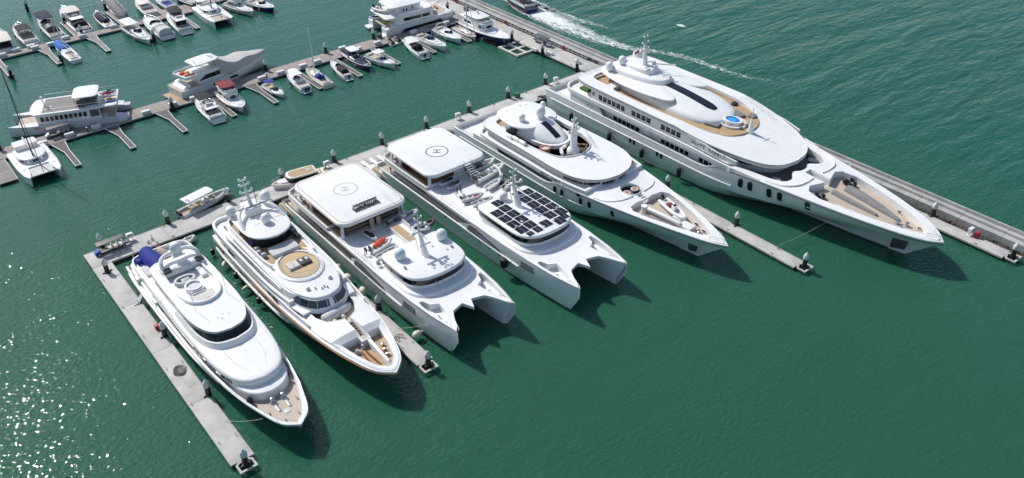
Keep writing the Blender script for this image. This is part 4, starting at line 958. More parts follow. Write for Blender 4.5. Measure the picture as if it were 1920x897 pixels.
# ---- C, D : the two support catamarans
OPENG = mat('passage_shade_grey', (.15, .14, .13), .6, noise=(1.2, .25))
def catamaran(label, X, tip, hs, Hcol, rim, roof, fore, yaw=0.0):
    """twin hulled support vessel; tip: bow station, hs: hull centre offset, roof: aft roof (s0, s1, half, z), fore: wheelhouse roof (s0, s1)"""
    t = ship('support_catamaran', label, X, yaw)
    o = 6.35; k = tip - 60.3
    # hulls with bows, built one by one
    for sd_ in (-1, 1):
        def row(s, yo, yi, zd, yw, ywi): return [(s, yi, zd), (s, ywi, 1.0), (s, ywi+.1, -1), (s, yw-.1, -1), (s, yw, 0), (s, (yw+yo)/2, 1.6), (s, yo, 3.05 if zd < 4 else 3.2), (s, yo, zd)]
        R = [row(9.5, 6.15, 3.4, 3.2, 5.6, 3.6), row(14, 6.3, 3.3, 3.25, 5.9, 3.5), row(34, 6.35, 3.2, 3.25, 6.0, 3.4), row(35.6+k, 6.35, 3.2, 4.0, 6.0, 3.4), row(37.5+k, 6.4, 3.2, 4.75, 6.0, 3.4),
             row(45+k, 6.4, 3.1, 4.8, 5.9, 3.5), row(51+k, 6.15, 2.9, 4.85, 5.5, 3.7), row(55.5+k, 5.75, 2.9, 4.85, 5.1, 4.0), row(58.2+k, 5.3, 3.55, 4.85, 4.85, 4.3), row(60+k, 4.85, 4.2, 4.85, 4.62, 4.5)]
        R[-1] = [(s - (0 if z > 3 else (.9 if z > 1.2 else 1.6)), y, z) for s, y, z in R[-1]]
        R.append([(tip+.25 - (0 if z > 3.1 else (.9 if z > 1.2 else 1.9)), hs, z) for s, y, z in R[-1]])
        mb = MB(); n = len(R[0])
        mb.rings([[(s, sd_*(y), z) for s, y, z in r] for r in R], True, False, False); mb.obj('hull', HULLW, t, ang=32)
        MB().tube([(r[4][0], sd_*(r[4][1]+.02), .12) for r in R[:-1]], .12, 5).obj('boot_stripe', DGREY, t)
        # white fender rail along the knuckle
        MB().tube([(s, sd_*6.42, 3.1) for s in (11, 20, 30, 40+k, 46+k)] + [(49+k, sd_*6.3, 3.0)], .14, 6).obj('rub_rail', WHITE, t)
        rail(t, [(13, sd_*6.1, 3.2), (35+k, sd_*6.2, 3.25)], .75, 1.6, .035)
        # flush panels on the forward bulwark, the openings' shade put into their dark grey
        y_ = sd_*6.43
        leaf = [(36.4+k, 3.4), (37.2+k, 4.5), (38.6+k, 4.6), (45.0+k, 3.75), (44.6+k, 3.45)]
        MB().side(leaf, y_, .05).obj('dark_opening_panel', OPENG, t, smooth=False)
        mb = MB()
        for z in (3.72, 3.92): mb.tube([(37.2+k, y_+sd_*.07, z), (42.6+k-(z-3.7)*4, y_+sd_*.07, z-.05)], .035, 5)
        mb.obj('opening_rail', STEEL, t)
        sq = [(49.4+k, 3.25), (52.2+k, 3.25), (52.2+k, 4.35), (49.6+k, 4.35)]
        MB().rings([[(s, sd_*(6.27 - (s-49.4-k)*.07), z) for s, z in sq], [(s, sd_*(6.0 - (s-49.4-k)*.07), z) for s, z in sq]]).obj('dark_opening_panel', OPENG, t, smooth=False)
        mb = MB()
        for z in (3.5, 3.75, 4.0): mb.tube([(49.5+k, sd_*6.33, z), (52.1+k, sd_*6.14, z)], .035, 5)
        mb.obj('opening_rail', STEEL, t)
        for s in (27, 30.5, 39.5+k, 42+k, 44.5+k): MB().side(port_pts(s, 2.55, .34, .3), sd_*6.28, .06).obj('hull_window', GLASS, t, smooth=False)
        p = [(tip-3.9, 1.2), (tip-2.3, 1.2), (tip-2.3, 2.75), (tip-3.9, 2.75)]
        if sd_ < 0: MB().rings([[(s, sd_*(5.15 - (s-tip+3.9)*.16), z) for s, z in p], [(s, sd_*(4.75-(s-tip+3.9)*.16), z) for s, z in p]]).obj('anchor_pocket', DGREY, t, smooth=False)
    # bridge deck between the hulls, its nose over the tunnel
    MB().prism(sym([(10, 3.6), (51.2+k, 3.6)], 1), 1.6, 4.0).obj('wet_deck', HULLW, t, smooth=False)
    FDo = [(37.2+k, 6.2), (45+k, 6.22), (51+k, 5.95), (55.5+k, 5.55), (58.2+k, 5.1), (59.9+k, 4.75), (60.2+k, hs), (59.4+k, 4.1), (57.6+k, 3.3), (56.5+k, 2.65), (55.9+k, .75), (57.7+k, 0)]
    outl = [(s, -y) for s, y in FDo] + [(s, y) for s, y in reversed(FDo[:-1])]
    def bw_(sd_): 
        q = [(52.0+k, 5.35), (53.0+k, 5.45), (56+k, 5.2), (58.6+k, 4.75), (59.3+k, hs), (57.4+k, 3.95), (55.2+k, 3.35), (54.0+k, 3.2), (53.4+k, 4.3), (52.1+k, 4.7)]
        return [(s, sd_*y) for s, y in q]
    def oriented(p, ccw=True):
        a = sum(p[i-1][0]*p[i][1]-p[i][0]*p[i-1][1] for i in range(len(p))); return p if (a > 0) == ccw else p[::-1]
    zf = lambda x, y: 5.0 - .012*max(0, x-48-k)
    MB().plate(outl, [oriented(bw_(-1), False), oriented(bw_(1), False)], lambda x, y: zf(x, y)-.45, zf).obj('foredeck', WHITE, t)
    MB().prism([(50.5+k, -2.9), (53.2+k, -2.5), (53.0+k, -.7), (54.2+k, 0), (53.0+k, .7), (53.2+k, 2.5), (50.5+k, 2.9)], 2.9, 4.56, [(51.5+k, -2.9), (56.45+k, -2.62), (55.85+k, -.74), (57.6+k, 0), (55.85+k, .74), (56.45+k, 2.62), (51.5+k, 2.9)]).obj('tunnel_nose', HULLW, t, smooth=False)
    for sd_ in (-1, 1):
        MB().prism(oriented(offset(oriented(bw_(sd_)), .06)), 3.7, 3.95).obj('bow_well_deck', WDECK, t, smooth=False)
        MB().ring(oriented(bw_(sd_)), .07, 3.9, lambda x, y: zf(x, y)+.05).obj('bow_well_coaming', WHITE, t)
        for x, y in ((55.5, 4.3), (57.2, 4.3), (58.2, 4.45)): MB().tube([(x+k-.2, sd_*y, 4.2), (x+k+.2, sd_*y, 4.2)], .1, 6).obj('bollard', STEEL, t)
    # main deck side passage and house
    MB().prism(sym([(9.5, 5.7), (37.5+k, 5.9)], 1), 2.4, 2.62).obj('main_deck', TEAKG, t, smooth=False)
    MB().prism(sym([(14.5, 4.6), (17.5, 4.9), (37+k, 4.9)], 1), 2.6, 4.5).obj('main_house', BROWNW, t, smooth=False)
    for s0, s1 in ((19, 22.5), (25, 29)): 
        for sd_ in (-1, 1): MB().side([(s0, 3.3), (s1, 3.3), (s1, 4.1), (s0, 4.1)], sd_*4.93, .03).obj('window', GLASS, t, smooth=False)
    for sd_ in (-1, 1):
        MB().side([(23.2, 2.6), (37+k, 2.6), (37+k, 4.5), (23.2, 4.5)], sd_*4.97, .04).obj('house_panel', WHITE, t, smooth=False)
    # upper deck
    UD = [(10.6, 4.4), (11.2, 5.6), (12.5, 6.1), (24, 6.15), (38.5+k, 6.15)]
    MB().slab(sym(UD, 4), 4.45, 4.95, .06).obj('upper_deck', WDECK, t)
    MB().ring(sym([(10.6, 4.4), (11.2, 5.6), (12.5, 6.1), (24, 6.15), (25, 6.15)], 4), .3, 4.8, 5.45).obj('aft_bulwark', WHITE, t)
    MB().prism(sym([(11.3, 4.6), (12.6, 5.7), (roof[1]-2.2, 5.75)], 3), 4.9, 4.985).obj('aft_teak', TEAK, t, smooth=False)
    r0, r1, rh, rz = roof
    MB().prism(sym([(r0+2.6, rh-1.7), (r0+3.4, rh-1.3), (r1-1.6, rh-1.3)], 2), 4.9, rz-.6).obj('aft_house', BROWNW, t, smooth=False)
    panes(t, [(r0+4.2, -rh+1.3), (r1-4.5, -rh+1.3)], 5.5, rz-.9, 4, .3, mat('brown_glass', (.05, .028, .014), .15))
    for sd_ in (-1, 1):
        for x in (r0+1.4, (r0+r1)/2 - 3, r1-1.4): B('roof_pillar', WHITE, t, x-.25, x+.25, sd_*(rh-.75)-.15, sd_*(rh-.75)+.15, 4.9, rz-.6, .05)
        rail(t, [(12.0, sd_*5.85, 5.4), (r1-.5, sd_*5.9, 5.0)], .6, 1.8)
    rail(t, [(11.2, -5.2, 5.4), (10.9, 0, 5.4), (11.2, 5.2, 5.4)], .5, 1.5)
    RP = rrect(r0, r1, -rh, rh, 1.9, 7)
    MB().slab(RP, rz-.75, rz, .3, .25).obj('helipad_roof', WHITE, t)
    if rim: MB().ring(offset(RP, -.42), .16, rz-.1, rz+.02).obj('roof_rim', mat('tan_trim', (.46, .36, .25), .6), t)
    cx = (r0+r1)/2 - (1.0 if rim else -.6); hc = mat(*Hcol)
    MB().ring(ell(cx, 0, 1.95, 1.95, 40), .16, rz-.05, rz+.012).obj('helipad_ring', hc, t)
    text('helipad_letter', 'H', 1.9, hc, t, Matrix.Translation((cx, .05, rz+.012)) @ Matrix.Rotation(R_(90 + 52 + (12 if rim else 0)), 4, 'Z'), .004, 1.0)
    # wheelhouse forward: sloping base, dark window band, roof
    f0, f1 = fore; FR = [(f0, 4.5), (f0+.7, 5.0), (f1-5, 5.15), (f1-2.6, 4.95), (f1-1.2, 4.2), (f1-.35, 2.7), (f1-.06, 1.2), (f1, 0)]
    base = sym([(f0+.3, 4.5), (f1-6, 5.5), (f1-2.0, 5.5), (f1-.1, 4.6), (f1+1.0, 2.8), (f1+1.4, 0)], 4)
    mid_ = offset(sym(FR, 4), -.2)
    MB().slab(base, 4.85, 5.35, .35).obj('wheelhouse_base', WHITE, t)
    MB().prism(mid_, 5.4, 6.9).obj('wheelhouse', WHITE, t)
    MB().ring(offset(sym(FR, 4), -.12), .12, 6.05, 6.8).obj('window_band', GLASS, t)
    for x, y in [p for p in offset(sym(FR, 3), -.1) if p[0] > f0+2][::3]: MB().lathe([(.05, 0), (.05, .75)], x, y, 6.05, 6).obj('mullion', DGREY, t)
    MB().slab(sym(FR, 4), 6.72, 7.35, .28, .25).obj('wheelhouse_roof', WHITE, t)
    # mast
    c = f0 + 4.5; mb = MB()
    mb.loft([[(x+a*e, b*e, z) for a, b in ((-.9, 0), (-.4, .45), (.5, .4), (1.0, 0), (.5, -.4), (-.4, -.45))] for x, z, e in ((c, 7.25, 1.0), (c-.7, 9.2, .62), (c-1.2, 10.9, .4))])
    mb.obj('mast_tower', WHITE, t)
    mb = MB().tube([(c-1.1, -1.7, 10.7), (c-1.3, 0, 10.9), (c-1.1, 1.7, 10.7)], .16, 6); mb.tube([(c-1.2, 0, 10.8), (c+.6, 0, 10.5)], .12, 6); mb.obj('mast_spreader', WHITE, t)
    mast_gear(t, c-1.3, 0, 10.8, 13.6, LGREY, ((12.9, .6, .06), (11.8, .45, .05)))
    for y in (-.9, .9): radome(t, c-.9, y*1.3, 10.8, .28, .6)
    MB().tube([(c+.1, -.9, 9.3), (c+.1, .9, 9.3)], .1, 6).obj('radar_scanner', RADOME, t)
    rail(t, [(c-.9, -.45, 7.3), (c-1.7, -.42, 9.0)], .5, .5)
    for sd_ in (-1, 1):
        rail(t, [(r1+1, sd_*5.9, 4.96), (f0-1, sd_*5.9, 4.96)], .9, 2.2, .02)
        B('navigation_light', GREYP, t, f1-4.4, f1-4.0, sd_*4.0-.15, sd_*4.0+.15, 7.33, 7.7, .04)
    for x, y in ((f1-5.2, -2.6), (f1-2.4, 1.2), (f1-4.5, 3.0), (f1-2.0, -1.0), (f1-6.5, 1.8)): B('roof_hatch', LGREY, t, x, x+.5, y, y+.35, 7.34, 7.46, .04)
    # stern platforms
    for sd_ in (-1, 1):
        B('stern_platform', TEAK, t, 7.2, 12.5, sd_*4.6-1.4, sd_*4.6+1.4, 1.0, 1.35)
        B('stern_quarter', HULLW, t, 6.8, 9.8, sd_*4.7-1.3, sd_*4.7+1.3, -.5, 1.0, .3)
        rail(t, [(8, sd_*5.8, 1.35), (12.5, sd_*5.9, 1.35)], .9, 1.0)
    return t
Cc = catamaran('white support catamaran with cream rimmed helipad and orange kayak on deck', 36.3, 57.0, 4.85, ('helipad_grey', (.42, .39, .33), .7), True, (13.5, 29.8, 6.05, 8.0), (38.6, 48.0))
Dd = catamaran('white support catamaran with black solar panels on its wheelhouse roof', 54.6, 60.4, 4.6, ('helipad_black', (.02, .022, .025), .6), False, (12.0, 26.2, 5.95, 7.75), (37.2, 50.2))
# C: roof sign, domes, deck boxes
sg = thing('roof_sign', 'dark letter sign standing on the cream rimmed helipad roof', 'sign', (36.3, 0, 8.0), -math.pi/2)
MB().box(26.55, 27.75, -2.3, 2.1, .0, .1).obj('base', DGREY, sg, smooth=False)
MB().box(26.75, 26.8, -2.2, 2.0, .1, .75).obj('back_frame', GREYP, sg, smooth=False)
for i, chs in enumerate('WHITE RABBIT'):
    if chs != ' ': text('letter', chs, .62, mat('sign_letter', (.68, .60, .60), .5), sg, Matrix.Translation((27.3, -2.1 + i*.345, .42)) @ Matrix(((0, 0, 1, 0), (1, 0, 0, 0), (0, 1, 0, 0), (0, 0, 0, 1))), .05, .72)
for k in range(7): MB().tube([(26.6, -2.2+k*.7, .1), (26.5, -2.2+k*.7, 1.4)], .012, 4).obj('stay', LGREY, sg)
rail(Cc, [(25.8, 3.4, 8.0), (28.6, 3.4, 8.0)], .9, 1.2, .025, mid=False); rail(Cc, [(25.8, 5.0, 8.0), (28.6, 5.0, 8.0)], .9, 1.2, .025, mid=False)
radome(Cc, 41.4, -3.2, 7.3, .82, 1.75, RADOMEB); radome(Cc, 41.2, 4.1, 7.3, .82, 1.75, RADOMEB)
B('teak_locker', WHITE, Cc, 31.4, 37.2, 1.1, 3.3, 4.95, 5.75, .06); MB().box(31.5, 37.1, 1.2, 2.5, 5.75, 5.79).obj('locker_teak_top', TEAK, Cc, smooth=False)
MB().side([(31.6, 5.7), (34.2, 5.7), (34.0, 6.6), (31.9, 6.6)], 3.2, .05).obj('locker_door', WHITE, Cc, smooth=False); MB().side([(34.6, 5.7), (37.0, 5.7), (36.7, 6.4), (34.8, 6.4)], 3.2, .05).obj('locker_door', WHITE, Cc, smooth=False)
for x in (28.9,):
    for y in (-.8, .4): B('screen_panel', mat('ivory_panel', (.50, .44, .32), .7), Cc, x-.1, x+.05, y, y+.7, 4.95, 6.6, .03)
mb = MB()
for z in (5.5, 6.1, 6.7): mb.tube([(28.7, -4.6, z), (28.7, 4.6, z)], .03, 5)
mb.obj('bay_rail', STEEL, Cc)
for y in (-6.0,): MB().lathe([(.3, 0), (.32, .5), (.1, .6)], 13.2, y+.8, 5.0, 10).obj('deck_chair', CUSHW, Cc)
for x, y in ((13.5, -4.9), (14.4, -5.2), (13.9, 4.8), (15.2, -5.2)): B('sofa', CUSHW, Cc, x-.4, x+.5, y-.4, y+.4, 4.98, 5.55, .12)
for x, y in ((13.0, -4.6), (14.4, -5.1), (13.0, 4.6), (15.6, -5.1)): B('sofa', CUSHW, Dd, x-.4, x+.5, y-.4, y+.4, 4.98, 5.55, .12)
B('red_chair', MAROON, Dd, 16.8, 17.6, -5.3, -4.6, 4.98, 5.6, .12)
# D: solar panels in rows on the wheelhouse roof, satellite dome, stairs and boat bay
def solar(x0, y0, w_=1.62, d_=1.58):
    o = MB().box(x0, x0+w_, y0, y0+d_, 7.37, 7.45).obj('solar_panel', SOLAR, Dd, smooth=False)
    mb = MB(); mb.box(x0, x0+w_, y0+d_/2-.015, y0+d_/2+.015, 7.44, 7.456); mb.obj('cell_line', LGREY, o, smooth=False)
for k in range(4): solar(40.3 + k*1.95, -4.62); solar(40.0 + k*1.95, -2.8)
solar(38.1, -2.75, 1.5, 1.5); solar(47.75, -2.55, 1.3, 1.2); solar(48.1, -4.0, .9, 1.0)
for k in range(4): solar(40.3 + k*1.95, 3.05); solar(40.0 + k*1.95, 1.2)
solar(38.2, 1.3, 1.5, 1.5); solar(38.6, 3.1, 1.4, 1.4); solar(47.9, 3.0, 1.0, 1.0); solar(47.9, 1.3); solar(47.2, -.75, 1.6, 1.5)
radome(Dd, 38.6, -.6, 7.3, .7, 1.5)
for k in range(10):
    B('stair_step', WDECK, Dd, 26.3 + k*.33, 26.58 + k*.33, .9, 2.2, 7.5 - k*.27, 7.56 - k*.27, .01)
for y in (.85, 2.25): MB().rings([[(26.2, y-.03, 7.75), (29.6, y-.03, 5.05), (29.6, y-.03, 4.95), (26.2, y-.03, 7.45)], [(26.2, y+.03, 7.75), (29.6, y+.03, 5.05), (29.6, y+.03, 4.95), (26.2, y+.03, 7.45)]]).obj('stair_stringer', STEEL, Dd, smooth=False)
rail(Dd, [(26.2, .85, 7.6), (29.6, .85, 4.95)], .8, .6, .02, mid=False); rail(Dd, [(26.2, 2.25, 7.6), (29.6, 2.25, 4.95)], .8, .6, .02, mid=False)
MB().box(24.55, 24.75, -.2, 2.0, 4.95, 7.1).obj('bay_wall', WHITE, Dd, smooth=False)
for x, y in ((30.3, 5.4), (31.5, 4.6)): MB().lathe([(.5, 0), (.5, .3), (.3, .5)], x, y, 4.95, 10).obj('rope_drum', BLACK, Dd)
mb = MB().tube([(30.6, 5.2, 4.95), (30.6, 5.2, 6.2)], .3, 8); mb.tube([(30.6, 5.2, 6.1), (29.4, 5.6, 6.6), (27.6, 6.0, 6.3)], .2, 6); mb.obj('deck_crane', WHITE, Dd)
mb = MB().tube([(36.3, 3.0, 4.95), (36.3, 3.0, 6.0)], .3, 8); mb.tube([(36.3, 3.0, 5.9), (34.0, 4.6, 6.3)], .18, 6); mb.obj('deck_crane', WHITE, Dd)
fender_black(54.6-6.85, -46.4, 1.7, 'big black fender on the starboard side of the solar panelled catamaran', L=1.5, r=.6)
for i, (px, py, z) in enumerate(((633, 502.5, .9), (680, 545, .9), (782, 627, .9), (652, 520, 1.0))):
    p = G(px, py, z); white_fender(p, 'cream ball fender between the helipad catamaran and the finger, %s from the bow' % ['third', 'second', 'nearest', 'fourth'][i])
p = G(1147.5, 466.5, 3.0); t = white_fender((54.6+5.6, -56.6, 2.9), 'cream fender on the far bow of the solar panelled catamaran', .4)
# ---- B : yacht with the orange stripe
Bb = ship('motor_yacht', 'white motor yacht with orange hull stripe and oval teak sun deck', 21.6)
st = [(12, [(4.2,-1),(4.5,0),(4.8,1.4),(4.85,2.4),(4.8,3.2)]), (16, [(4.5,-1),(4.8,0),(5.1,1.4),(5.15,2.5),(5.15,3.4)]), (28, [(4.5,-1),(4.85,0),(5.15,1.5),(5.25,2.7),(5.25,3.6)]),
      (35, [(3.9,-1),(4.3,0),(4.95,1.6),(5.15,2.9),(5.2,3.8)]), (42, [(2.6,-1),(3.0,0),(4.2,1.7),(4.6,3.0),(4.8,4.0)]), (48, [(1.5,-1),(1.9,.1),(3.2,1.9),(3.7,3.1),(4.1,4.15)]), (53, [(.7,-1),(1.0,.2),(2.0,2.1),(2.5,3.2),(2.95,4.2)]), (56, [(.2,-1),(.4,.3),(1.0,2.3),(1.4,3.3),(1.8,4.2)])]
mbB, shB = hull(st, [(57.7,-1),(57.7,.2),(57.7,2.4),(57.7,3.3),(57.7,4.15)], 3, (34, 9))
mbB.obj('hull', HULLW, Bb, ang=30); rowsB = mbB.rows; fb = zat(shB); boot(Bb, rowsB, 13, 49)
caprail(shB, .5, .25, .05).obj('bulwark_cap', WHITE, Bb)
mb = MB()
for sd_ in (-1, 1): mb.tube([(s, sd_*(y+.03), z-.28) for s, y, z in shB if s > 24], .1, 6)
mb.obj('orange_stripe', ORANGEST, Bb)
mb = MB()
for sd_ in (-1, 1): mb.tube([(s, sd_*(breadth(rowsB, s, 1.5)+.06), 1.5) for s in range(13, 38, 3)], .13, 6)
mb.obj('rub_rail', WHITE, Bb)
hull_panel(Bb, rowsB, [(22, 2.5), (23, 2.95), (35, 3.1), (36, 2.9), (30, 2.45)], BROWNW, 'side_passage', .05)
B('swim_platform', WHITE, Bb, 9.6, 12.3, -3.8, 3.8, .3, .75, .2)
for y in (-3.0, -2.2): MB().tube([(10.0, y, .7), (9.6, y, 2.0), (10.6, y, 2.1)], .04, 5).obj('swim_ladder', STEEL, Bb)
deck(shB, .3, -.7, s1=46).obj('main_deck', TEAK, Bb)
MB().prism(sym([(15, 4.0), (17, 4.3), (36, 4.3), (40, 3.6)], 2), 2.6, 4.9).obj('main_house', GREYP, Bb)
for a, b in ((13.6, 15.2), (15.8, 17.0)): panes(Bb, [(a, -5.12), (b, -5.16)], 2.55, 3.1, 1, 0, BROWNW, out=.1)
for sd_ in (-1, 1): MB().wall([(s, sd_*y) for s, y in ((18, 4.9), (24, 5.0), (32, 5.0), (38, 4.7), (43, 4.3))], 3.4, 4.85, .25).obj('house_side', WHITE, Bb)
for a, b in ((19, 21.2), (26.4, 27.8), (28.2, 29.6), (30.0, 31.4), (31.8, 33.2), (33.6, 35.0)): panes(Bb, [(a, -5.03), (b, -5.03)], 3.95, 4.6, 1, 0, GLASS, out=.08)
U1 = [(11.6, 3.4), (12.3, 4.4), (14, 4.95), (24, 5.1), (33, 5.0), (38, 4.5), (41, 4.0)]
MB().slab(sym(U1, 4), 4.75, 5.05, .08).obj('upper_deck', WDECK, Bb)
MB().ring(sym(U1[:-1], 4), .4, 4.95, 5.6).obj('upper_bulwark', WHITE, Bb)
MB().prism(sym([(16.5, 3.6), (18, 4.1), (36, 4.0), (38.5, 3.2), (40, 1.9), (40.5, 0)], 3), 4.9, 6.45).obj('upper_house', WHITE, Bb)
for sd_ in (-1, 1): MB().wall([(s, sd_*y) for s, y in ((17.5, 4.5), (24, 4.55), (30, 4.4), (35, 4.05))], 5.4, lambda x, y: 6.5 - .004*(x-24)**2, .22).obj('upper_side', WHITE, Bb)
MB().side([(18.5, 5.75), (21, 6.25), (26.5, 6.3), (31, 5.7), (27, 5.6)], -4.62, .05).obj('side_window', DGREY, Bb, smooth=False)
# flybridge level: floor, oval teak pad with rail, bridge roof
BRF = [(15.2, 2.6), (16.2, 3.7), (20, 4.0), (30, 4.0), (36, 3.75), (39.0, 3.0), (40.8, 1.8), (41.4, 0)]
MB().slab(sym(BRF, 4), 6.35, 6.72, .15, .1).obj('bridge_roof', WHITE, Bb)
MB().prism(sym([(16.2, 2.6), (17, 3.2), (29, 3.2), (30.5, 2.2)], 3), 6.7, 6.76).obj('fly_deck', TEAK, Bb, smooth=False)
MB().wall(catmull([(31, -3.3), (29, -3.6), (20, -3.7), (16.6, -3.4), (15.8, -2.6), (15.6, 0), (15.8, 2.6), (16.6, 3.4), (20, 3.7), (29, 3.6), (31, 3.3)], 3), 6.6, 7.4, .3).obj('fly_bulwark', WHITE, Bb)
MB().slab(ell(32.9, 0, 4.1, 3.35, 32), 6.65, 6.95, .2).obj('oval_base', WHITE, Bb)
pad = ell(32.8, 0, 3.3, 2.75, 32)
MB().prism(pad, 6.8, 7.02).obj('oval_sun_deck', mat('pale_teak', (.52, .38, .21), .6, noise=(1.2, .15)), Bb, smooth=False)
rail(Bb, [(x, y, 7.0) for x, y in ell(32.8, 0, 3.25, 2.7, 24)][-9:] + [(x, y, 7.0) for x, y in ell(32.8, 0, 3.25, 2.7, 24)][:10], .8, 1.0, .025)
MB().tube([(x, y, 7.06) for x, y in ell(32.8, 0, 3.3, 2.75, 24)[8:17]], .06, 5).obj('pad_edge', BROWNW, Bb)
for y, m_ in ((-1.3, CUSHW), (-.45, CUSHW), (.45, mat('charcoal_cushion', (.09, .09, .095), .9, noise=(3, .2))), (1.3, MATS['charcoal_cushion'])):
    B('sun_pad', m_, Bb, 32.0, 33.6, y-.4, y+.4, 7.02, 7.4, .08)
for y in (.45, 1.3): B('towel', CLOTHW, Bb, 32.3, 32.9, y-.2, y+.2, 7.4, 7.44, .01)
MB().slab(rrect(26.6, 29.2, -2.0, 2.2, .5), 6.75, 7.35, .25).obj('sofa_cover', LGREYC, Bb)
for x, y in ((25.4, -3.0), (26.4, -3.2), (27.4, -2.9)): B('helm_seat', GREYP, Bb, x, x+.6, y-.35, y+.35, 6.76, 7.5, .12)
MB().lathe([(.28, 0), (.3, .25), (.05, .4)], 24.2, -3.0, 7.4, 8).obj('blue_ball', BLUEP, Bb)
for x, y in ((24.4, 3.1), (25.6, 3.2)): B('wet_bar', DGREY, Bb, x, x+.9, y-.3, y+.3, 6.76, 7.45, .05)
HTB = [(16.8, 2.4), (17.6, 3.2), (20, 3.55), (23.5, 3.5), (25.4, 2.8), (26.4, 1.5), (26.8, 0)]
MB().slab(sym(HTB, 4), 8.55, 8.85, .18, .1).obj('hardtop', WHITE, Bb)
MB().slab(sym([(17.6, 1.0), (17.9, 2.6), (23.6, 3.1), (25.2, 2.3), (25.8, .9)], 3), 6.75, 8.56, .03).obj('hardtop_shade_block', BLACK, Bb)  # black block added to give the deep shade under the hardtop
for sd_ in (-1, 1): MB().tube(catmull([(22.5, sd_*3.2, 8.7), (20.4, sd_*2.8, 9.7), (19.0, sd_*2.0, 9.9), (18.0, sd_*1.0, 9.9)], 3), .28, 7).obj('radar_arch', WHITE, Bb)
MB().slab(rrect(17.0, 19.6, -1.3, 1.3, .4), 9.7, 10.05, .12).obj('arch_platform', WHITE, Bb)
mb = MB().tube([(18.6, 0, 10.0), (17.2, 0, 13.6)], .34, 8, .12); mb.obj('mast_tower', WHITE, Bb)
for z, l in ((11.0, 1.2), (12.0, .9), (13.0, .7), (13.7, .5)): 
    x = 18.6 - (z-10)*.39; MB().tube([(x, -l, z), (x, l, z)], .12, 6).obj('crosstree', WHITE, Bb); radome(Bb, x, -l, z, .2, .42); radome(Bb, x, l, z, .2, .42)
radome(Bb, 17.6, -2.9, 9.0, .78, 1.5); radome(Bb, 17.4, 2.8, 9.3, .8, 1.6); radome(Bb, 22.6, .3, 8.8, .68, 1.6)
MB().tube([(18.9, .8, 13.9), (18.9, .8, 10.2)], .05, 5).obj('flag_halyard', BLACK, Bb)
for a, b in (((19.0, -3.2, 10.2), (19.2, 2.8, 10.2)), ((21.4, -1.6, 9.8), (21.2, 2.9, 9.8))): MB().tube([a, b], .05, 5).obj('antenna_pole', DGREY, Bb)
B('solar_mat', DGREY, Bb, 13.9, 15.3, -3.4, -2.2, 5.1, 5.3, .05)
# wheelhouse front with its slanted panes
WF = [(36, 4.2), (39.4, 3.7), (41.6, 2.3), (42.4, 0)]
MB().prism(sym(WF, 4), 4.7, 6.4, offset(sym(WF, 4), -.75)).obj('wheelhouse', WHITE, Bb)
panes(Bb, [p for p in sym(WF, 6) if p[0] > 37.6], 5.35, 6.3, 9, .12, GLASSB, out=-.22, inward=.42)
for x, y in ((38.6, -1.7), (38.2, 1.9)): radome(Bb, x, y, 6.7, .3, .5, LGREY); 
for x, y in ((39.3, .2), (39.7, .5), (39.5, -.2), (38.9, -.9)): B('roof_instrument', GREYP, Bb, x, x+.25, y, y+.2, 6.7, 7.0, .03)
# raised foredeck with tender well, curved stair and bow well
FDo = [(s, y-.35) for s, y, z in shB if s >= 37.5 and y > .4]; outl = [(s, -y) for s, y in FDo] + [(57.2, 0)] + [(s, y) for s, y in reversed(FDo)]
tw = [(38.6, -3.1), (42.4, -3.0), (44.2, -2.3), (45.0, -.9), (45.2, -.1), (49.8, -.1), (49.8, .75), (45.3, .75), (44.6, 1.9), (42.4, 3.0), (38.6, 3.3)]
bwl = [(49.0, -2.9), (52, -2.35), (55, -1.4), (56.2, -.3), (56.2, .3), (55, 1.4), (52, 2.35), (49.0, 2.9), (49.0, 1.0), (50.0, .9), (50.0, -.25), (49.0, -.35)]
def zfd(x, y): return fb(x) + .12 + (.75 if x < 48.6 else max(0, .75 - (x - 48.6)*1.5)) * max(0, 1 - (abs(y)/4.6)**4)
MB().plate(outl, [tw[::-1], bwl[::-1]], lambda x, y: fb(x)-.3, zfd).obj('foredeck', WHITE, Bb, ang=25)
MB().ring(tw, .07, 3.5, lambda x, y: zfd(x, y)+.04).obj('tender_well_coaming', WHITE, Bb)
MB().ring(bwl, .07, 3.0, lambda x, y: zfd(x, y)+.04).obj('bow_well_coaming', WHITE, Bb)
MB().prism(offset(tw, .1), 3.6, 3.85).obj('tender_well_deck', TEAKG, Bb, smooth=False); MB().prism(offset(bwl, .1), 3.0, 3.3).obj('bow_well_deck', TEAK, Bb, smooth=False)
for k in range(8): B('stair_step', BROWNW, Bb, 45.6+k*.5, 45.95+k*.5, -.05+.02*k, .7-.01*k, 3.4, 4.35-k*.1, .01)
MB().slab([(50.2, .35), (55.4, .15), (55.4, .55), (50.2, .85)], 3.3, 4.35, .06).obj('bow_divider', WHITE, Bb)
for x, y in ((50.2, -.4), (50.6, -1.5)): MB().lathe([(.35, 0), (.35, .15), (.2, .3), (.26, .6)], x, y, 3.3, 10).obj('windlass', STEEL, Bb)
for a, b in (((50.8, -1.0, 3.45), (53.6, -1.2, 3.45)), ((51.2, -.5, 3.45), (54.6, -.3, 3.45)), ((52.2, 1.3, 3.45), (54.6, .9, 3.45))): MB().tube([a, b], .14, 6).obj('anchor_gear', mat('rust', (.28, .09, .03), .7, noise=(3, .4)), Bb)
for x, y in ((52.4, 1.6), (53.4, 1.4), (51.4, 1.9)): MB().lathe([(.22, 0), (.25, .4), (.1, .45)], x, y, 3.3, 8).obj('bollard', STEEL, Bb)
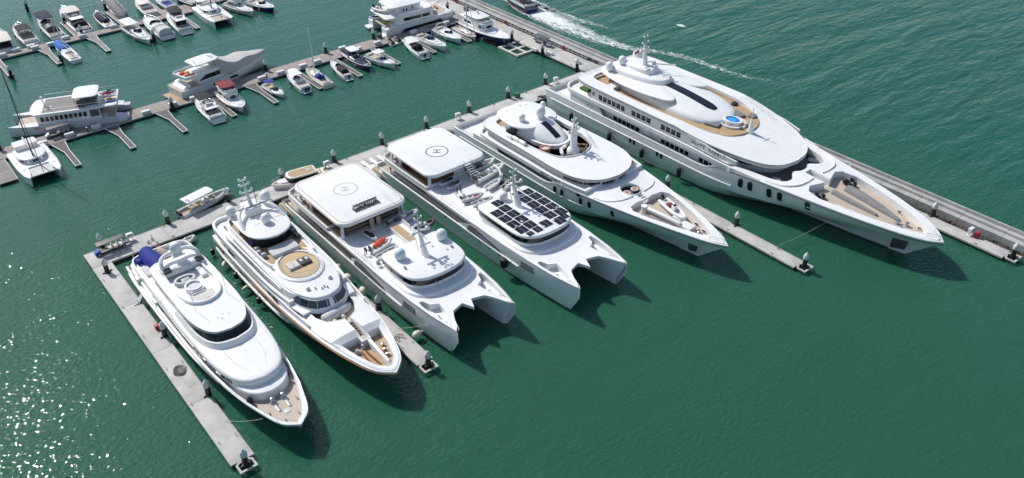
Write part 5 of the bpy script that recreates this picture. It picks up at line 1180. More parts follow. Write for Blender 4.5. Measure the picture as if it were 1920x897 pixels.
rail(Bb, [(46, -4.1, fb(46)), (52, -3.0, fb(52)), (56, -1.6, fb(56)), (57.4, 0, 4.2), (56, 1.6, fb(56)), (52, 3.0, fb(52))], .35, 3, .02, mid=False)
for i, (s, z) in enumerate(((12.6, .2), (21.4, .6), (29.2, .6))): fender_black(21.6-5.55, -s, z, 'black fender on the near side of the orange striped yacht, %s from its stern' % ['first', 'second', 'third'][i], L=1.1, r=.36)
for i, s in enumerate((17.0, 24.8)):
    t = white_fender((21.6-5.6, -s, .9), 'small white fender against the orange striped yacht, %s' % ['nearer the stern', 'amidships'][i], .3)
# covered tender on the foredeck
t = thing('covered_tender', 'small tender under a pale cover on the orange striped yacht foredeck', 'tender', (21.7, -42.6, 3.85), .12)
mb = MB().loft([[(x, w_*math.cos(a), .5 + h_*math.sin(a)) for a in [math.pi*k/8 - .35*(1 if k == 0 else -1 if k == 8 else 0) for k in range(9)]] for x, w_, h_ in ((-2.3, .3, .3), (-2.1, .7, .6), (-.5, .85, .75), (1.2, .8, .7), (2.1, .45, .45), (2.35, .15, .25))]); mb.obj('cover', LGREYC, t)
MB().loft([[(x, -w_, .55), (x, -w_*.8, .1), (x, 0, -.02), (x, w_*.8, .1), (x, w_, .55)] for x, w_ in ((-2.2, .6), (0, .85), (1.6, .6), (2.3, .1))]).obj('hull', TUBEW, t)
for x in (-1.2, .2): MB().lathe([(.25, 0), (.35, .2), (.25, .5), (.05, .6)], x, -1.15, .0, 9).obj('fender', FENDW, t)

# ---- A : yacht with the blue cover
Aa = ship('motor_yacht', 'white motor yacht with blue covered tender on its aft deck', 8.15, R_(.3))
st = [(11, [(4.0,-1),(4.3,0),(4.6,1.2),(4.7,2.2),(4.7,2.9)]), (15, [(4.3,-1),(4.6,0),(4.9,1.2),(4.95,2.3),(4.95,3.1)]), (26, [(4.3,-1),(4.6,0),(4.95,1.3),(5.0,2.4),(5.0,3.3)]), (36, [(3.8,-1),(4.1,0),(4.7,1.4),(4.85,2.5),(4.9,3.3)]),
      (43, [(2.9,-1),(3.2,0),(4.0,1.5),(4.3,2.6),(4.45,3.3)]), (48.5, [(1.9,-1),(2.2,0),(3.1,1.6),(3.5,2.7),(3.75,3.35)]), (53, [(.9,-1),(1.1,.1),(2.0,1.8),(2.4,2.8),(2.7,3.45)]), (55.8, [(.3,-1),(.4,.2),(1.0,2.0),(1.35,2.9),(1.7,3.5)])]
mbA, shA = hull(st, [(57.3,-1),(57.3,.1),(57.3,2.0),(57.3,2.9),(57.3,3.5)], 3, (34, 9))
mbA.obj('hull', HULLW, Aa, ang=30); rowsA = mbA.rows; fa = zat(shA); boot(Aa, rowsA, 12, 48)
caprail(shA, .3, .2, .04).obj('bulwark_cap', WHITE, Aa)
mb = MB()
for sd_ in (-1, 1): mb.tube([(s, sd_*(breadth(rowsA, s, 2.2)+.05), 2.2) for s in range(12, 52, 3)], .1, 6)
mb.obj('rub_rail', STEEL, Aa)
B('swim_platform', WHITE, Aa, 8.6, 11.4, -4.0, 4.0, .3, .8, .25); MB().box(8.9, 11.2, -3.7, 3.7, .8, .83).obj('platform_teak', TEAKG, Aa, smooth=False)
deck(shA, .25, -.55).obj('main_deck', TEAKG, Aa)
# stepped stern and aft upper deck
MB().slab(sym([(11.2, 3.2), (12, 4.2), (16, 4.6), (24, 4.7)], 3), 2.7, 3.6, .15).obj('stern_block', WHITE, Aa)
MB().side([(14.0, 2.95), (17.6, 3.1), (18.4, 3.5), (15, 3.55)], -4.63, .05).obj('dark_opening_panel', GLASS, Aa, smooth=False)
UA = [(12.6, 2.6), (13.2, 3.9), (15, 4.35), (22, 4.4), (30, 4.4)]
MB().slab(sym(UA, 3), 4.2, 4.5, .1).obj('aft_upper_deck', WDECK, Aa)
MB().ring(sym(UA, 3), .22, 4.4, 5.15).obj('aft_bulwark', WHITE, Aa)
MB().prism(sym([(16.5, 3.6), (17.5, 4.0), (30, 4.0)], 1), 3.3, 4.3).obj('main_house', WHITE, Aa, smooth=False)
# long rounded house forward: lower shell with windows, upper dome
HS = [(20, 4.25), (30, 4.6), (38, 4.5), (43, 4.15), (46.5, 3.3), (48.2, 2.0), (48.8, 0)]
rg = []
P = sym(HS, 5)
for ins, z in ((.3, 3.0), (.15, 3.6), (.03, 4.3), (.0, 4.7), (.05, 4.92), (.18, 5.08), (.4, 5.16), (.9, 5.2)):
    q = offset(P, -ins); rg.append([(x, y, z + (0 if x < 40 else -.012*(x-40)*max(0, (z-3.4)/2))) for x, y in q])
MB().rings(rg).obj('long_house', WHITE, Aa, ang=60)
NS = [(43, 3.6), (46.5, 3.4), (48.8, 2.7), (50.0, 1.6), (50.5, 0)]
MB().slab(sym(NS, 4), 2.7, 4.05, .3).obj('nose_house', WHITE, Aa)
MB().side([(49.05+.22*math.cos(a*.7), 3.4+.22*math.sin(a*.7)) for a in range(9)], -2.05, .12).obj('lifebuoy_ring', RED, Aa, smooth=False)
for sd_ in (-1, 1): MB().tube([(41.5, sd_*2.2, 5.19), (44.5, sd_*1.9, 5.16), (46.8, sd_*1.1, 5.12)], .03, 4).obj('moulding_line', LGREY, Aa)
for a, b in ((36.9, 37.9), (38.2, 39.2), (40.4, 41.4), (41.7, 42.7), (44.0, 44.9), (45.2, 46.0)):
    hs_ = lambda s: [w_ for (s_, w_) in catmull(HS, 8) if s_ >= s][0]
    panes(Aa, [(a, -hs_(a)), (b, -hs_(b))], 3.95, 4.5, 1, 0, GLASS, out=.07)
for sd_ in (-1, 1): 
    MB().wall([(s, sd_*y) for s, y in ((20, 4.72), (28, 4.8), (36, 4.7), (42, 4.35), (45.5, 3.9))], 3.2, lambda x, y: 3.75 - .02*(x-20), .16).obj('side_wing', WHITE, Aa)
    MB().side([(22, 3.75), (33, 3.75), (33.5, 3.95), (22, 4.1)], sd_*4.45, .1).obj('side_recess', GREYP, Aa, smooth=False)
# bridge: windscreen, wrap-around roof, fly deck
BW = [(30, 3.9), (36, 3.85), (38.8, 3.3), (40.3, 2.2), (40.9, 0)]
MB().prism(offset(sym(BW, 4), .35), 5.0, 5.9, offset(sym(BW, 4), -.1)).obj('bridge_sill', WHITE, Aa)
BT = [(30, 3.6), (35, 3.5), (37.6, 2.95), (39.0, 1.9), (39.5, 0)]
lo = offset(sym(BW, 6), -.25); up = sym(BT, 6); n = len(lo)
MB().rings([[(x, y, 5.8) for x, y in lo], [(x, y, 6.58) for x, y in up]]).obj('windscreen', GLASS, Aa)
BRA = [(19.4, 2.4), (20.2, 3.4), (23, 3.75), (30, 3.8), (34.5, 3.7), (37.5, 3.0), (39.0, 1.9), (39.5, 0)]
fwell = sym([(22.6, 2.55), (26, 2.75), (29, 2.75), (31.4, 2.2), (32.4, 1.1), (32.7, 0)], 3)
MB().plate(sym(BRA, 5), [fwell[::-1]], 6.5, lambda x, y: 7.1 - .006*max(0, x-30)**1.6).obj('bridge_roof', WHITE, Aa, ang=50)
MB().prism(sym([(19.6, 2.4), (20.4, 3.3), (23, 3.6), (30, 3.65), (34, 3.5), (36.5, 2.6)], 4), 4.6, 6.55).obj('bridge_house', WHITE, Aa)
MB().ring(sym(BRA, 5), .3, 6.45, lambda x, y: 7.06 - .006*max(0, x-30)**1.6).obj('roof_edge', WHITE, Aa)
MB().prism(offset(fwell, .08), 6.5, 6.72).obj('fly_deck', WDECK, Aa, smooth=False)
MB().ring(offset(fwell, .12), .26, 6.6, 7.5).obj('fly_coaming', WHITE, Aa)
for sd_ in (-1, 1): MB().side([(22.2, 6.0), (24.2, 6.75), (27.4, 6.2), (26.5, 5.9)], sd_*3.72, .05).obj('side_window', GLASS, Aa, smooth=False)
# arch, dome, seats, jacuzzi
MB().slab(sym([(19.6, 1.8), (20.2, 2.9), (22.0, 3.1), (22.6, 2.7)], 3), 6.9, 7.9, .35).obj('arch_base', WHITE, Aa)
for sd_ in (-1, 1):
    MB().tube(catmull([(21.8, sd_*2.7, 7.6), (20.8, sd_*2.5, 8.6), (20.0, sd_*1.6, 8.9), (20.0, 0, 8.95)], 3), .3, 7).obj('radar_arch', WHITE, Aa)
    MB().slab([(21.6, sd_*2.3-.55), (22.7, sd_*2.3-.55), (22.7, sd_*2.3+.55), (21.6, sd_*2.3+.55)], 7.6, 7.95, .05).obj('arch_window', GLASS, Aa)
    MB().tube(catmull([(22.8, sd_*.6, 7.5), (22.6, sd_*1.4, 8.2), (22.8, sd_*2.0, 7.5)], 3), .05, 5).obj('grab_loop', STEEL, Aa)
MB().lathe([(.8, 0), (.7, .3), (.5, .5)], 20.6, .0, 8.8, 12).obj('dome_pedestal', WHITE, Aa); radome(Aa, 20.6, 0, 9.1, .78, 1.7)
MB().tube([(21.2, -.9, 8.8), (21.2, .9, 8.8)], .1, 6).obj('radar_scanner', RADOME, Aa)
MB().ring(ell(25.9, -.6, .95, 1.5, 20), .3, 6.7, 7.3).obj('sofa_ring', LGREY, Aa); B('table', GREYP, Aa, 25.5, 26.3, -1.1, .1, 6.7, 7.2, .08)
MB().ring(ell(28.3, -.3, 1.2, 1.2, 22), .25, 6.7, 7.5).obj('jacuzzi_rim', WHITE, Aa); MB().prism(ell(28.3, -.3, .96, .96, 20), 6.7, 7.25).obj('jacuzzi_water', LGREY, Aa)
for k in range(3): MB().prism([(29.3+k*.3, -1.2), (29.6+k*.3, -1.1), (29.6+k*.3, .6), (29.3+k*.3, .7)], 6.7, 7.3-k*.18).obj('jacuzzi_step', WHITE, Aa, smooth=False)
B('sun_pad', CUSHW, Aa, 29.8, 31.6, -1.6, 1.6, 6.72, 6.95, .08); B('side_sofa', WHITE, Aa, 23.4, 26.6, 1.6, 2.5, 6.72, 7.15, .15)
for x, y, h_ in ((33.6, -2.2, 3.2), (32.6, 2.6, 3.2)): MB().tube([(x, y, 7.0), (x-.1, y, 7.0+h_)], .03, 5).obj('whip_aerial', LGREY, Aa)
for x, y in ((36.0, .2), (36.5, .9), (35.6, 1.2), (36.9, -.2), (36.4, -.6)): B('roof_instrument', GREYP, Aa, x, x+.3, y, y+.18, 6.75, 7.0, .03)
# covers on the aft deck
t = thing('covered_tender', 'tender under a bright blue cover on the aft deck of the leftmost yacht', 'tender', (6.75, -15.8, 4.5), R_(-84))
mb = MB().loft([[(x, w_*math.cos(a), h_*math.sin(a)**.8) for a in [math.pi*k/8 for k in range(9)]] for x, w_, h_ in ((-3.3, .9, 1.3), (-3.0, 1.15, 1.75), (-.6, 1.35, 1.5), (1.6, 1.15, 1.25), (2.9, .75, .8), (3.5, .15, .3))]); mb.obj('cover', BLUEC, t, ang=25)
MB().loft([[(x, -w_*.9, .1), (x, 0, -.0), (x, w_*.9, .1)] for x, w_ in ((-3.0, .9), (0, 1.0), (2.6, .5))]).obj('hull', TUBEW, t)
t = thing('covered_jetski', 'rounded object under a beige cover beside the blue covered tender', 'jet ski', (8.5, -14.6, 4.5), R_(-80))
mb = MB().loft([[(x, w_*math.cos(a), h_*math.sin(a)**.8) for a in [math.pi*k/8 for k in range(9)]] for x, w_, h_ in ((-1.6, .3, .5), (-1.3, .6, 1.0), (0, .7, 1.25), (1.1, .55, .9), (1.6, .2, .4))]); mb.obj('cover', BEIGEC, t)
MB().box(-1.2, 1.2, -.5, .5, 0, .06).obj('cradle', GREYP, t, smooth=False)
B('blue_box', BLUEC, Aa, 13.6, 14.4, -3.6, -2.9, 4.5, 5.2, .1); B('deck_seat', CUSHW, Aa, 15.6, 18.2, -3.6, -2.6, 4.5, 4.85, .1)
for s in (15.8, 22.8): B('wing_step', WHITE, Aa, s, s+1.2, -4.9, -4.3, 3.3, 4.0, .15)
# foredeck gear
for x, y in ((51.2, -.7), (51.2, .7)): MB().lathe([(.4, 0), (.4, .2), (.22, .35), (.3, .75), (.12, .85)], x, y, 2.85, 10).obj('windlass', STEEL, Aa)
for y in (-.7, .7): B('chain_pipe', STEEL, Aa, 51.6, 53.2, y-.18, y+.18, 2.85, 3.05, .05)
B('deck_hatch', LGREY, Aa, 53.3, 54.0, -.4, .4, 2.9, 3.0, .04)
for x, y in ((54.8, -.9), (54.8, .9), (52.4, 1.9), (52.6, -1.9), (49.6, 2.9)): MB().tube([(x-.25, y, fa(x)-.3), (x+.25, y, fa(x)-.3)], .09, 6).obj('bollard', STEEL, Aa)
for i, (x, y) in enumerate(((46.9, 3.1), (48.2, 2.75), (49.6, -2.8))): 
    t = thing('navy_fender', 'dark blue fender on the leftmost yacht foredeck, ' + ['against the house', 'nearer the bow', 'on the near side'][i], 'fender', (8.3+y, -x, 2.85), 0, 'dark blue fenders on the foredeck')
    q = MB().lathe([(.1, 0), (.38, .15), (.42, .6), (.3, 1.0), (.08, 1.15)], n=10); q.obj('body', NAVYC, t); MB().tube([(0, 0, 1.1), (.1, 0, 1.4)], .04, 5).obj('lanyard', ROPE, t)
rail(Aa, [(46, -4.0, fa(46)), (51, -3.2, fa(51)), (55, -2.0, fa(55)), (57, 0, 3.5), (55, 2.0, fa(55)), (51, 3.2, fa(51)), (46, 4.0, fa(46))], .45, 2.0, .02, mid=False)
p0 = (7.85-5.2, -17.2, 1.4)
t = thing('boarding_ladder', 'small folding gangway from the leftmost yacht to the finger pontoon', 'gangway', (2.5, -17.5, .62))
MB().rings([[(0, -.4, .05), (0, .4, .05), (0, .4, .15), (0, -.4, .15)], [(1.2, -.4, 1.5), (1.2, .4, 1.5), (1.2, .4, 1.6), (1.2, -.4, 1.6)]]).obj('tread_board', LGREY, t, smooth=False)
for k in range(4): MB().box(-.7+k*.35, -.45+k*.35, -.5, .5, .02, .1+k*.1).obj('step', GREYP, t, smooth=False)

for o in Aa.children:
    if o.name.split('.')[0] in ('arch_base', 'radar_arch', 'arch_window', 'grab_loop', 'dome_pedestal', 'radome', 'radar_scanner'): o.location = (1.2, .35, 0)
# ------------------------------------------------------------------ small craft carried on deck
def outboard(parent, x, y, z, m=BLACK, sc=1.0, tilt=0.35):
    mb = MB(); mb.loft([[(x + (a - tilt*h_)*sc, y + b*sc, z + h_*sc) for a, b in ((-.2*e, -.17*e), (.22*e, -.17*e), (.22*e, .17*e), (-.2*e, .17*e))] for h_, e in ((-.5, .35), (-.05, .45), (.1, 1.0), (.45, 1.05), (.6, .7))])
    return mb.obj('outboard_motor', m, parent)
def rib(name, label, cat, loc, rz, L, W_, tm=TUBE, floor=LGREY, console=True, motors=1, group=None, gear=None, frame=False):
    """inflatable boat: U-shaped tubes, hull, floor, console, seats, motors"""
    t = thing(name, label, cat, loc, rz, group); r = W_*.15; h = W_/2 - r; z = r + .28
    path = [(0, -h, z), (L*.3, -h*1.02, z), (L*.6, -h, z+.03), (L*.82, -h*.68, z+.1), (L*.95, -h*.25, z+.18), (L*.98, 0, z+.2)]
    path = path + [(x, -y, zz) for x, y, zz in reversed(path[:-1])]
    MB().tube(catmull(path, 3), r, 9).obj('tube', tm, t)
    for sd_ in (-1, 1): MB().tube([(0, sd_*h, z), (-.25, sd_*h, z)], r, 9, r*.35).obj('tube_cone', tm, t)
    MB().loft([[(x, -w_, z-.05), (x, -w_*.9, .18), (x, 0, .02 + lift), (x, w_*.9, .18), (x, w_, z-.05)] for x, w_, lift in ((.05, h*.95, 0), (L*.5, h*.95, 0), (L*.8, h*.6, .1), (L*.93, h*.15, .3))]).obj('hull', WHITE, t)
    fl = [(0.1, -h*.85), (L*.55, -h*.9), (L*.8, -h*.55), (L*.9, 0), (L*.8, h*.55), (L*.55, h*.9), (.1, h*.85)]
    MB().prism(fl, z-.1, z-.02).obj('floor', floor, t, smooth=False)
    if console:
        B('console', WHITE, t, L*.45, L*.58, -W_*.15, W_*.15, z-.05, z+.75*min(1, W_/2), .08)
        MB().rings([[(L*.56, -W_*.14, z+.6), (L*.56, W_*.14, z+.6), (L*.56+.02, W_*.14, z+.62), (L*.56+.02, -W_*.14, z+.62)], [(L*.5, -W_*.12, z+1.0), (L*.5, W_*.12, z+1.0), (L*.5+.02, W_*.12, z+1.02), (L*.5+.02, -W_*.12, z+1.02)]]).obj('windscreen', GLASS, t)
        B('seat', gear or DGREY, t, L*.24, L*.38, -W_*.2, W_*.2, z-.05, z+.4, .1)
    else:
        for x in (.28, .55): B('thwart', LGREY, t, L*x-.12, L*x+.12, -h*.85, h*.85, z-.05, z+.12, .04)
    for k in range(motors): outboard(t, -.1, (k-(motors-1)/2)*.5, z+.25, BLACK, 1.0 if L > 4 else .7)
    if frame:
        mb = MB()
        for sd_ in (-1, 1): mb.tube([(L*.12, sd_*h*.7, z), (L*.1, sd_*h*.65, z+1.3)], .04, 5)
        mb.tube([(L*.1, -h*.65, z+1.3), (L*.1, h*.65, z+1.3)], .04, 5); mb.obj('ski_arch', STEEL, t)
    return t
def jetski(label, loc, rz, m1=WHITE, m2=DGREY, group=None):
    t = thing('jet_ski', label, 'jet ski', loc, rz, group)
    MB().loft([[(x, -w_, .35+l), (x, -w_*.7, .08+l), (x, 0, l), (x, w_*.7, .08+l), (x, w_, .35+l), (x, w_*.6, .55+l), (x, -w_*.6, .55+l)] for x, w_, l in ((0, .5, 0), (.3, .58, 0), (1.6, .6, 0), (2.4, .45, .05), (2.9, .2, .15), (3.05, .05, .25))]).obj('hull', m1, t)
    MB().loft([[(x, -w_, z0), (x, w_, z0), (x, w_*.7, z1), (x, -w_*.7, z1)] for x, w_, z0, z1 in ((.25, .22, .5, .78), (1.2, .24, .5, .82), (1.55, .26, .5, .75))]).obj('seat', BLACK, t)
    MB().loft([[(x, -w_, z0), (x, w_, z0), (x, w_*.6, z1), (x, -w_*.6, z1)] for x, w_, z0, z1 in ((1.5, .3, .45, .95), (1.9, .36, .45, .9), (2.5, .25, .45, .65))]).obj('hood', m2, t)
    MB().tube([(1.62, -.4, 1.05), (1.7, 0, 1.0), (1.62, .4, 1.05)], .05, 5).obj('handlebar', BLACK, t); return t
PD = -math.pi/2     # ship heading
def on(X, s, y, z): return (X + y, -s, z)
XD, XC, XE = 54.6, 36.3, 73.8
TG = 'boats carried on the solar panelled catamaran'
rib('tender', 'white tender with tan floor nearest the stairs on the solar panelled catamaran', 'tender', on(XD, 25.6, 1.9+.9, 5.0), .06, 5.0, 2.0, TUBEW, TEAK, True, 1, TG, frame=True)
rib('rib_boat', 'largest white inflatable with black outboard on the solar panelled catamaran deck', 'inflatable boat', on(XD, 28.7, 1.3, 5.0), .14, 6.6, 2.2, TUBEW, LGREY, True, 2, TG, frame=True)
rib('dinghy', 'small white dinghy with grey rim on the solar panelled catamaran deck', 'dinghy', on(XD, 31.7, 1.4, 4.97), .2, 3.2, 1.5, TUBEW, LGREY, False, 0, TG)
t = rib('rib_boat', 'grey inflatable with a red patch on the solar panelled catamaran', 'inflatable boat', on(XD, 32.0, -3.9, 5.0), -.25, 3.6, 1.6, TUBE, GREYP, False, 1, TG); B('red_tank', RED, t, 2.0, 2.4, -.3, .2, .6, .8, .05)
rib('rib_boat', 'grey inflatable beside the wheelhouse of the solar panelled catamaran', 'inflatable boat', on(XD, 34.4, -3.3, 5.0), -.1, 3.4, 1.5, TUBE, GREYP, False, 0, TG)
rib('rib_boat', 'olive grey inflatable behind the satellite dome of the solar panelled catamaran', 'inflatable boat', on(XD, 33.6, 3.4, 5.0), .3, 3.3, 1.5, mat('inflatable_olive', (.40, .38, .30), .6), GREYP, False, 1, TG)
jetski('white jet ski under the helipad edge of the solar panelled catamaran', on(XD, 25.5, -.9, 4.97), math.pi+.1, WHITE, DGREY, TG)
jetski('grey jet ski in front of another on the solar panelled catamaran', on(XD, 27.0, -.7, 4.97), math.pi+.2, LGREY, DGREY, TG)
def motor_rack(label, X, s, y, z):
    t = thing('outboard_rack', label, 'outboard motors', on(X, s, y, z), PD); mb = MB()
    for k in (0, 1.2): mb.tube([(-.3, k, 0), (0, k, .8), (.3, k, 0)], .05, 5)
    mb.tube([(0, 0, .8), (0, 1.2, .8)], .05, 5); mb.obj('stand', STEEL, t)
    for k in range(2): outboard(t, .0, .25+k*.7, .75, DGREY, .9)
    return t
motor_rack('rack of dark outboard motors near the jet skis on the solar panelled catamaran', XD, 29.6, -3.4, 4.97)
motor_rack('rack of outboard motors beside the orange kayak on the helipad catamaran', XC, 34.6, -5.2, 4.97)
CG = 'boats carried on the helipad catamaran'
jetski('grey and white jet ski on the helipad catamaran deck', on(XC, 29.6, -2.3, 4.97), PD+.15, LGREY, BLACK, CG)
rib('rib_boat', 'white inflatable carrying the orange raft on the helipad catamaran', 'inflatable boat', on(XC, 35.0, -4.2, 5.0), .22, 3.9, 1.7, TUBEW, LGREY, False, 0, CG)
t = thing('orange_raft', 'bright orange raft lying in an inflatable on the helipad catamaran', 'raft', on(XC, 34.4, -3.6, 5.75), .3)
MB().loft([[(x, w_*math.cos(a), .28*math.sin(a)) for a in [2*math.pi*k/10 for k in range(10)]] for x, w_ in ((0, .1), (.3, .4), (1.2, .55), (2.2, .45), (2.8, .15))]).obj('body', ORANGE, t); MB().box(.6, 2.2, -.1, .1, .27, .31).obj('strap', RED, t, smooth=False)
rib('rib_boat', 'pale inflatable next to the wheelhouse of the helipad catamaran', 'inflatable boat', on(XC, 36.9, -4.2, 5.0), .12, 3.4, 1.5, TUBE, LGREY, False, 0, CG)
rib('tender', 'grey tender with tan floor behind the teak locker of the helipad catamaran', 'tender', on(XC, 30.6, 1.4, 5.0), .05, 5.6, 2.0, TUBE, TEAK, True, 1, CG)
rib('rib_boat', 'black inflatable behind the mast of the helipad catamaran', 'inflatable boat', on(XC, 34.6, 3.9, 5.0), .12, 3.6, 1.7, mat('inflatable_black', (.035, .036, .04), .6), GREYP, True, 1, CG)
t = thing('deck_chair', 'white folding chair by the wheelhouse of the helipad catamaran', 'chair', on(XC, 38.3, -5.0, 4.97), PD)
B('seat', CLOTHW, t, -.3, .3, -.3, .3, .4, .48, .02); B('backrest', CLOTHW, t, -.36, -.28, -.3, .3, .45, 1.0, .02)
for x in (-.25, .25):
    for y in (-.25, .25): MB().tube([(x, y, 0), (x, y, .42)], .03, 5).obj('leg', STEEL, t)
rib('rib_boat', 'pale inflatable with dark seats in the smaller trimaran bow well', 'inflatable boat', on(XE, 51.9, 2.35, 4.0), PD-.27, 6.4, 2.1, TUBEW, LGREY, True, 1, gear=MAROON)
def person(label, loc, rz, sit=False, top=CLOTHD, legs=CLOTHD):
    """small standing or seated figure grown over a jointed skeleton"""
    t = thing('person', label, 'person', loc, rz)
    if sit: J = [(0,0,.5,.15),(0,0,.75,.15),(0,0,1.0,.17),(0,0,1.12,.07),(0,0,1.3,.1),(0,.2,1.0,.07),(.1,.28,.75,.05),(.3,.2,.62,.04),(0,-.2,1.0,.07),(.1,-.28,.75,.05),(.3,-.2,.62,.04),(.42,.12,.5,.08),(.45,.12,.08,.06),(.58,.12,.04,.05),(.42,-.12,.5,.08),(.45,-.12,.08,.06),(.58,-.12,.04,.05)]
    else: J = [(0,0,.92,.15),(0,0,1.15,.14),(0,0,1.42,.17),(0,0,1.54,.07),(.02,0,1.68,.105),(0,.2,1.42,.07),(.02,.27,1.14,.05),(.12,.25,.9,.04),(0,-.2,1.42,.07),(.02,-.27,1.14,.05),(.12,-.25,.9,.04),(.02,.1,.5,.085),(-.02,.1,.07,.06),(.12,.1,.04,.05),(.02,-.1,.5,.085),(-.04,-.1,.07,.06),(.1,-.1,.04,.05)]
    Eg = [(0,1),(1,2),(2,3),(3,4),(2,5),(5,6),(6,7),(2,8),(8,9),(9,10),(0,11),(11,12),(12,13),(0,14),(14,15),(15,16)]
    me = bpy.data.meshes.new('body'); me.from_pydata([j[:3] for j in J], Eg, []); o = bpy.data.objects.new('body', me); C.objects.link(o)
    bpy.context.view_layer.objects.active = o; o.select_set(True)
    md = o.modifiers.new('skin', 'SKIN')
    if not me.skin_vertices: bpy.ops.mesh.customdata_skin_add()
    for k, v in enumerate(me.skin_vertices[0].data if me.skin_vertices else []): v.radius = (J[k][3], J[k][3]); v.use_root = k == 0
    o.modifiers.new('sub', 'SUBSURF').levels = 1
    dg = bpy.context.evaluated_depsgraph_get(); m2 = bpy.data.meshes.new_from_object(o.evaluated_get(dg)); bpy.data.objects.remove(o)
    m2.materials.clear(); [m2.materials.append(m_) for m_ in (top, legs, SKIN)]
    zt = J[3][2]; zl = J[0][2]
    for p_ in m2.polygons:
        c = p_.center; p_.use_smooth = True; p_.material_index = 2 if c.z > zt - .02 or (abs(c.y) > .2 and c.z < zt - .3) else (1 if c.z < zl + .03 else 0)
    o = bpy.data.objects.new('body', m2); C.objects.link(o); o.parent = t
    pr = [(.001, .13), (.08, .11), (.11, .03), (.112, -.03), (.09, -.05)]; MB().lathe(pr, J[4][0]-.015, 0, J[4][2]+.02, 10).obj('hair', BLACK, t); return t
# ------------------------------------------------------------------ moored small boats (local axes: x forward from the stern)
def berth(ps, pb, z=1.0):
    a, b = G(*ps, z), G(*pb, z); d = b - a; return (a.x, a.y, 0), math.atan2(d.y, d.x), math.hypot(d.x, d.y)
def small_hull(t, L, W_, H=1.0, m=HULLW, full=.5, sheer=.35, flare=1.0):
    h = W_/2
    st = [(0, [(h*.55,-.4),(h*.78,0),(h*.86,H*.6),(h*.9,H)]), (L*.25, [(h*.6,-.4),(h*.86,0),(h*.96,H*.6),(h,H)]), (L*.5, [(h*.5,-.4),(h*.78,0),(h*.95,H*.6),(h,H*1.03)]),
          (L*.72, [(h*.28,-.4),(h*.5,.05),(h*.76,H*.6),(h*.86,H*(1+sheer*.4))]), (L*.9, [(h*.06,-.4),(h*.16,.1),(h*.38,H*.65),(h*.5,H*(1+sheer*.8))])]
    mb, sh = hull(st, [(L*.94,-.4),(L*.955,.15),(L*.98,H*.7),(L,H*(1+sheer))], 3); mb.obj('hull', m, t, ang=32); boot(t, mb.rows, .1, L*.88, DGREY if m is not NAVYH else RED, .12, .07, L*.08); return sh
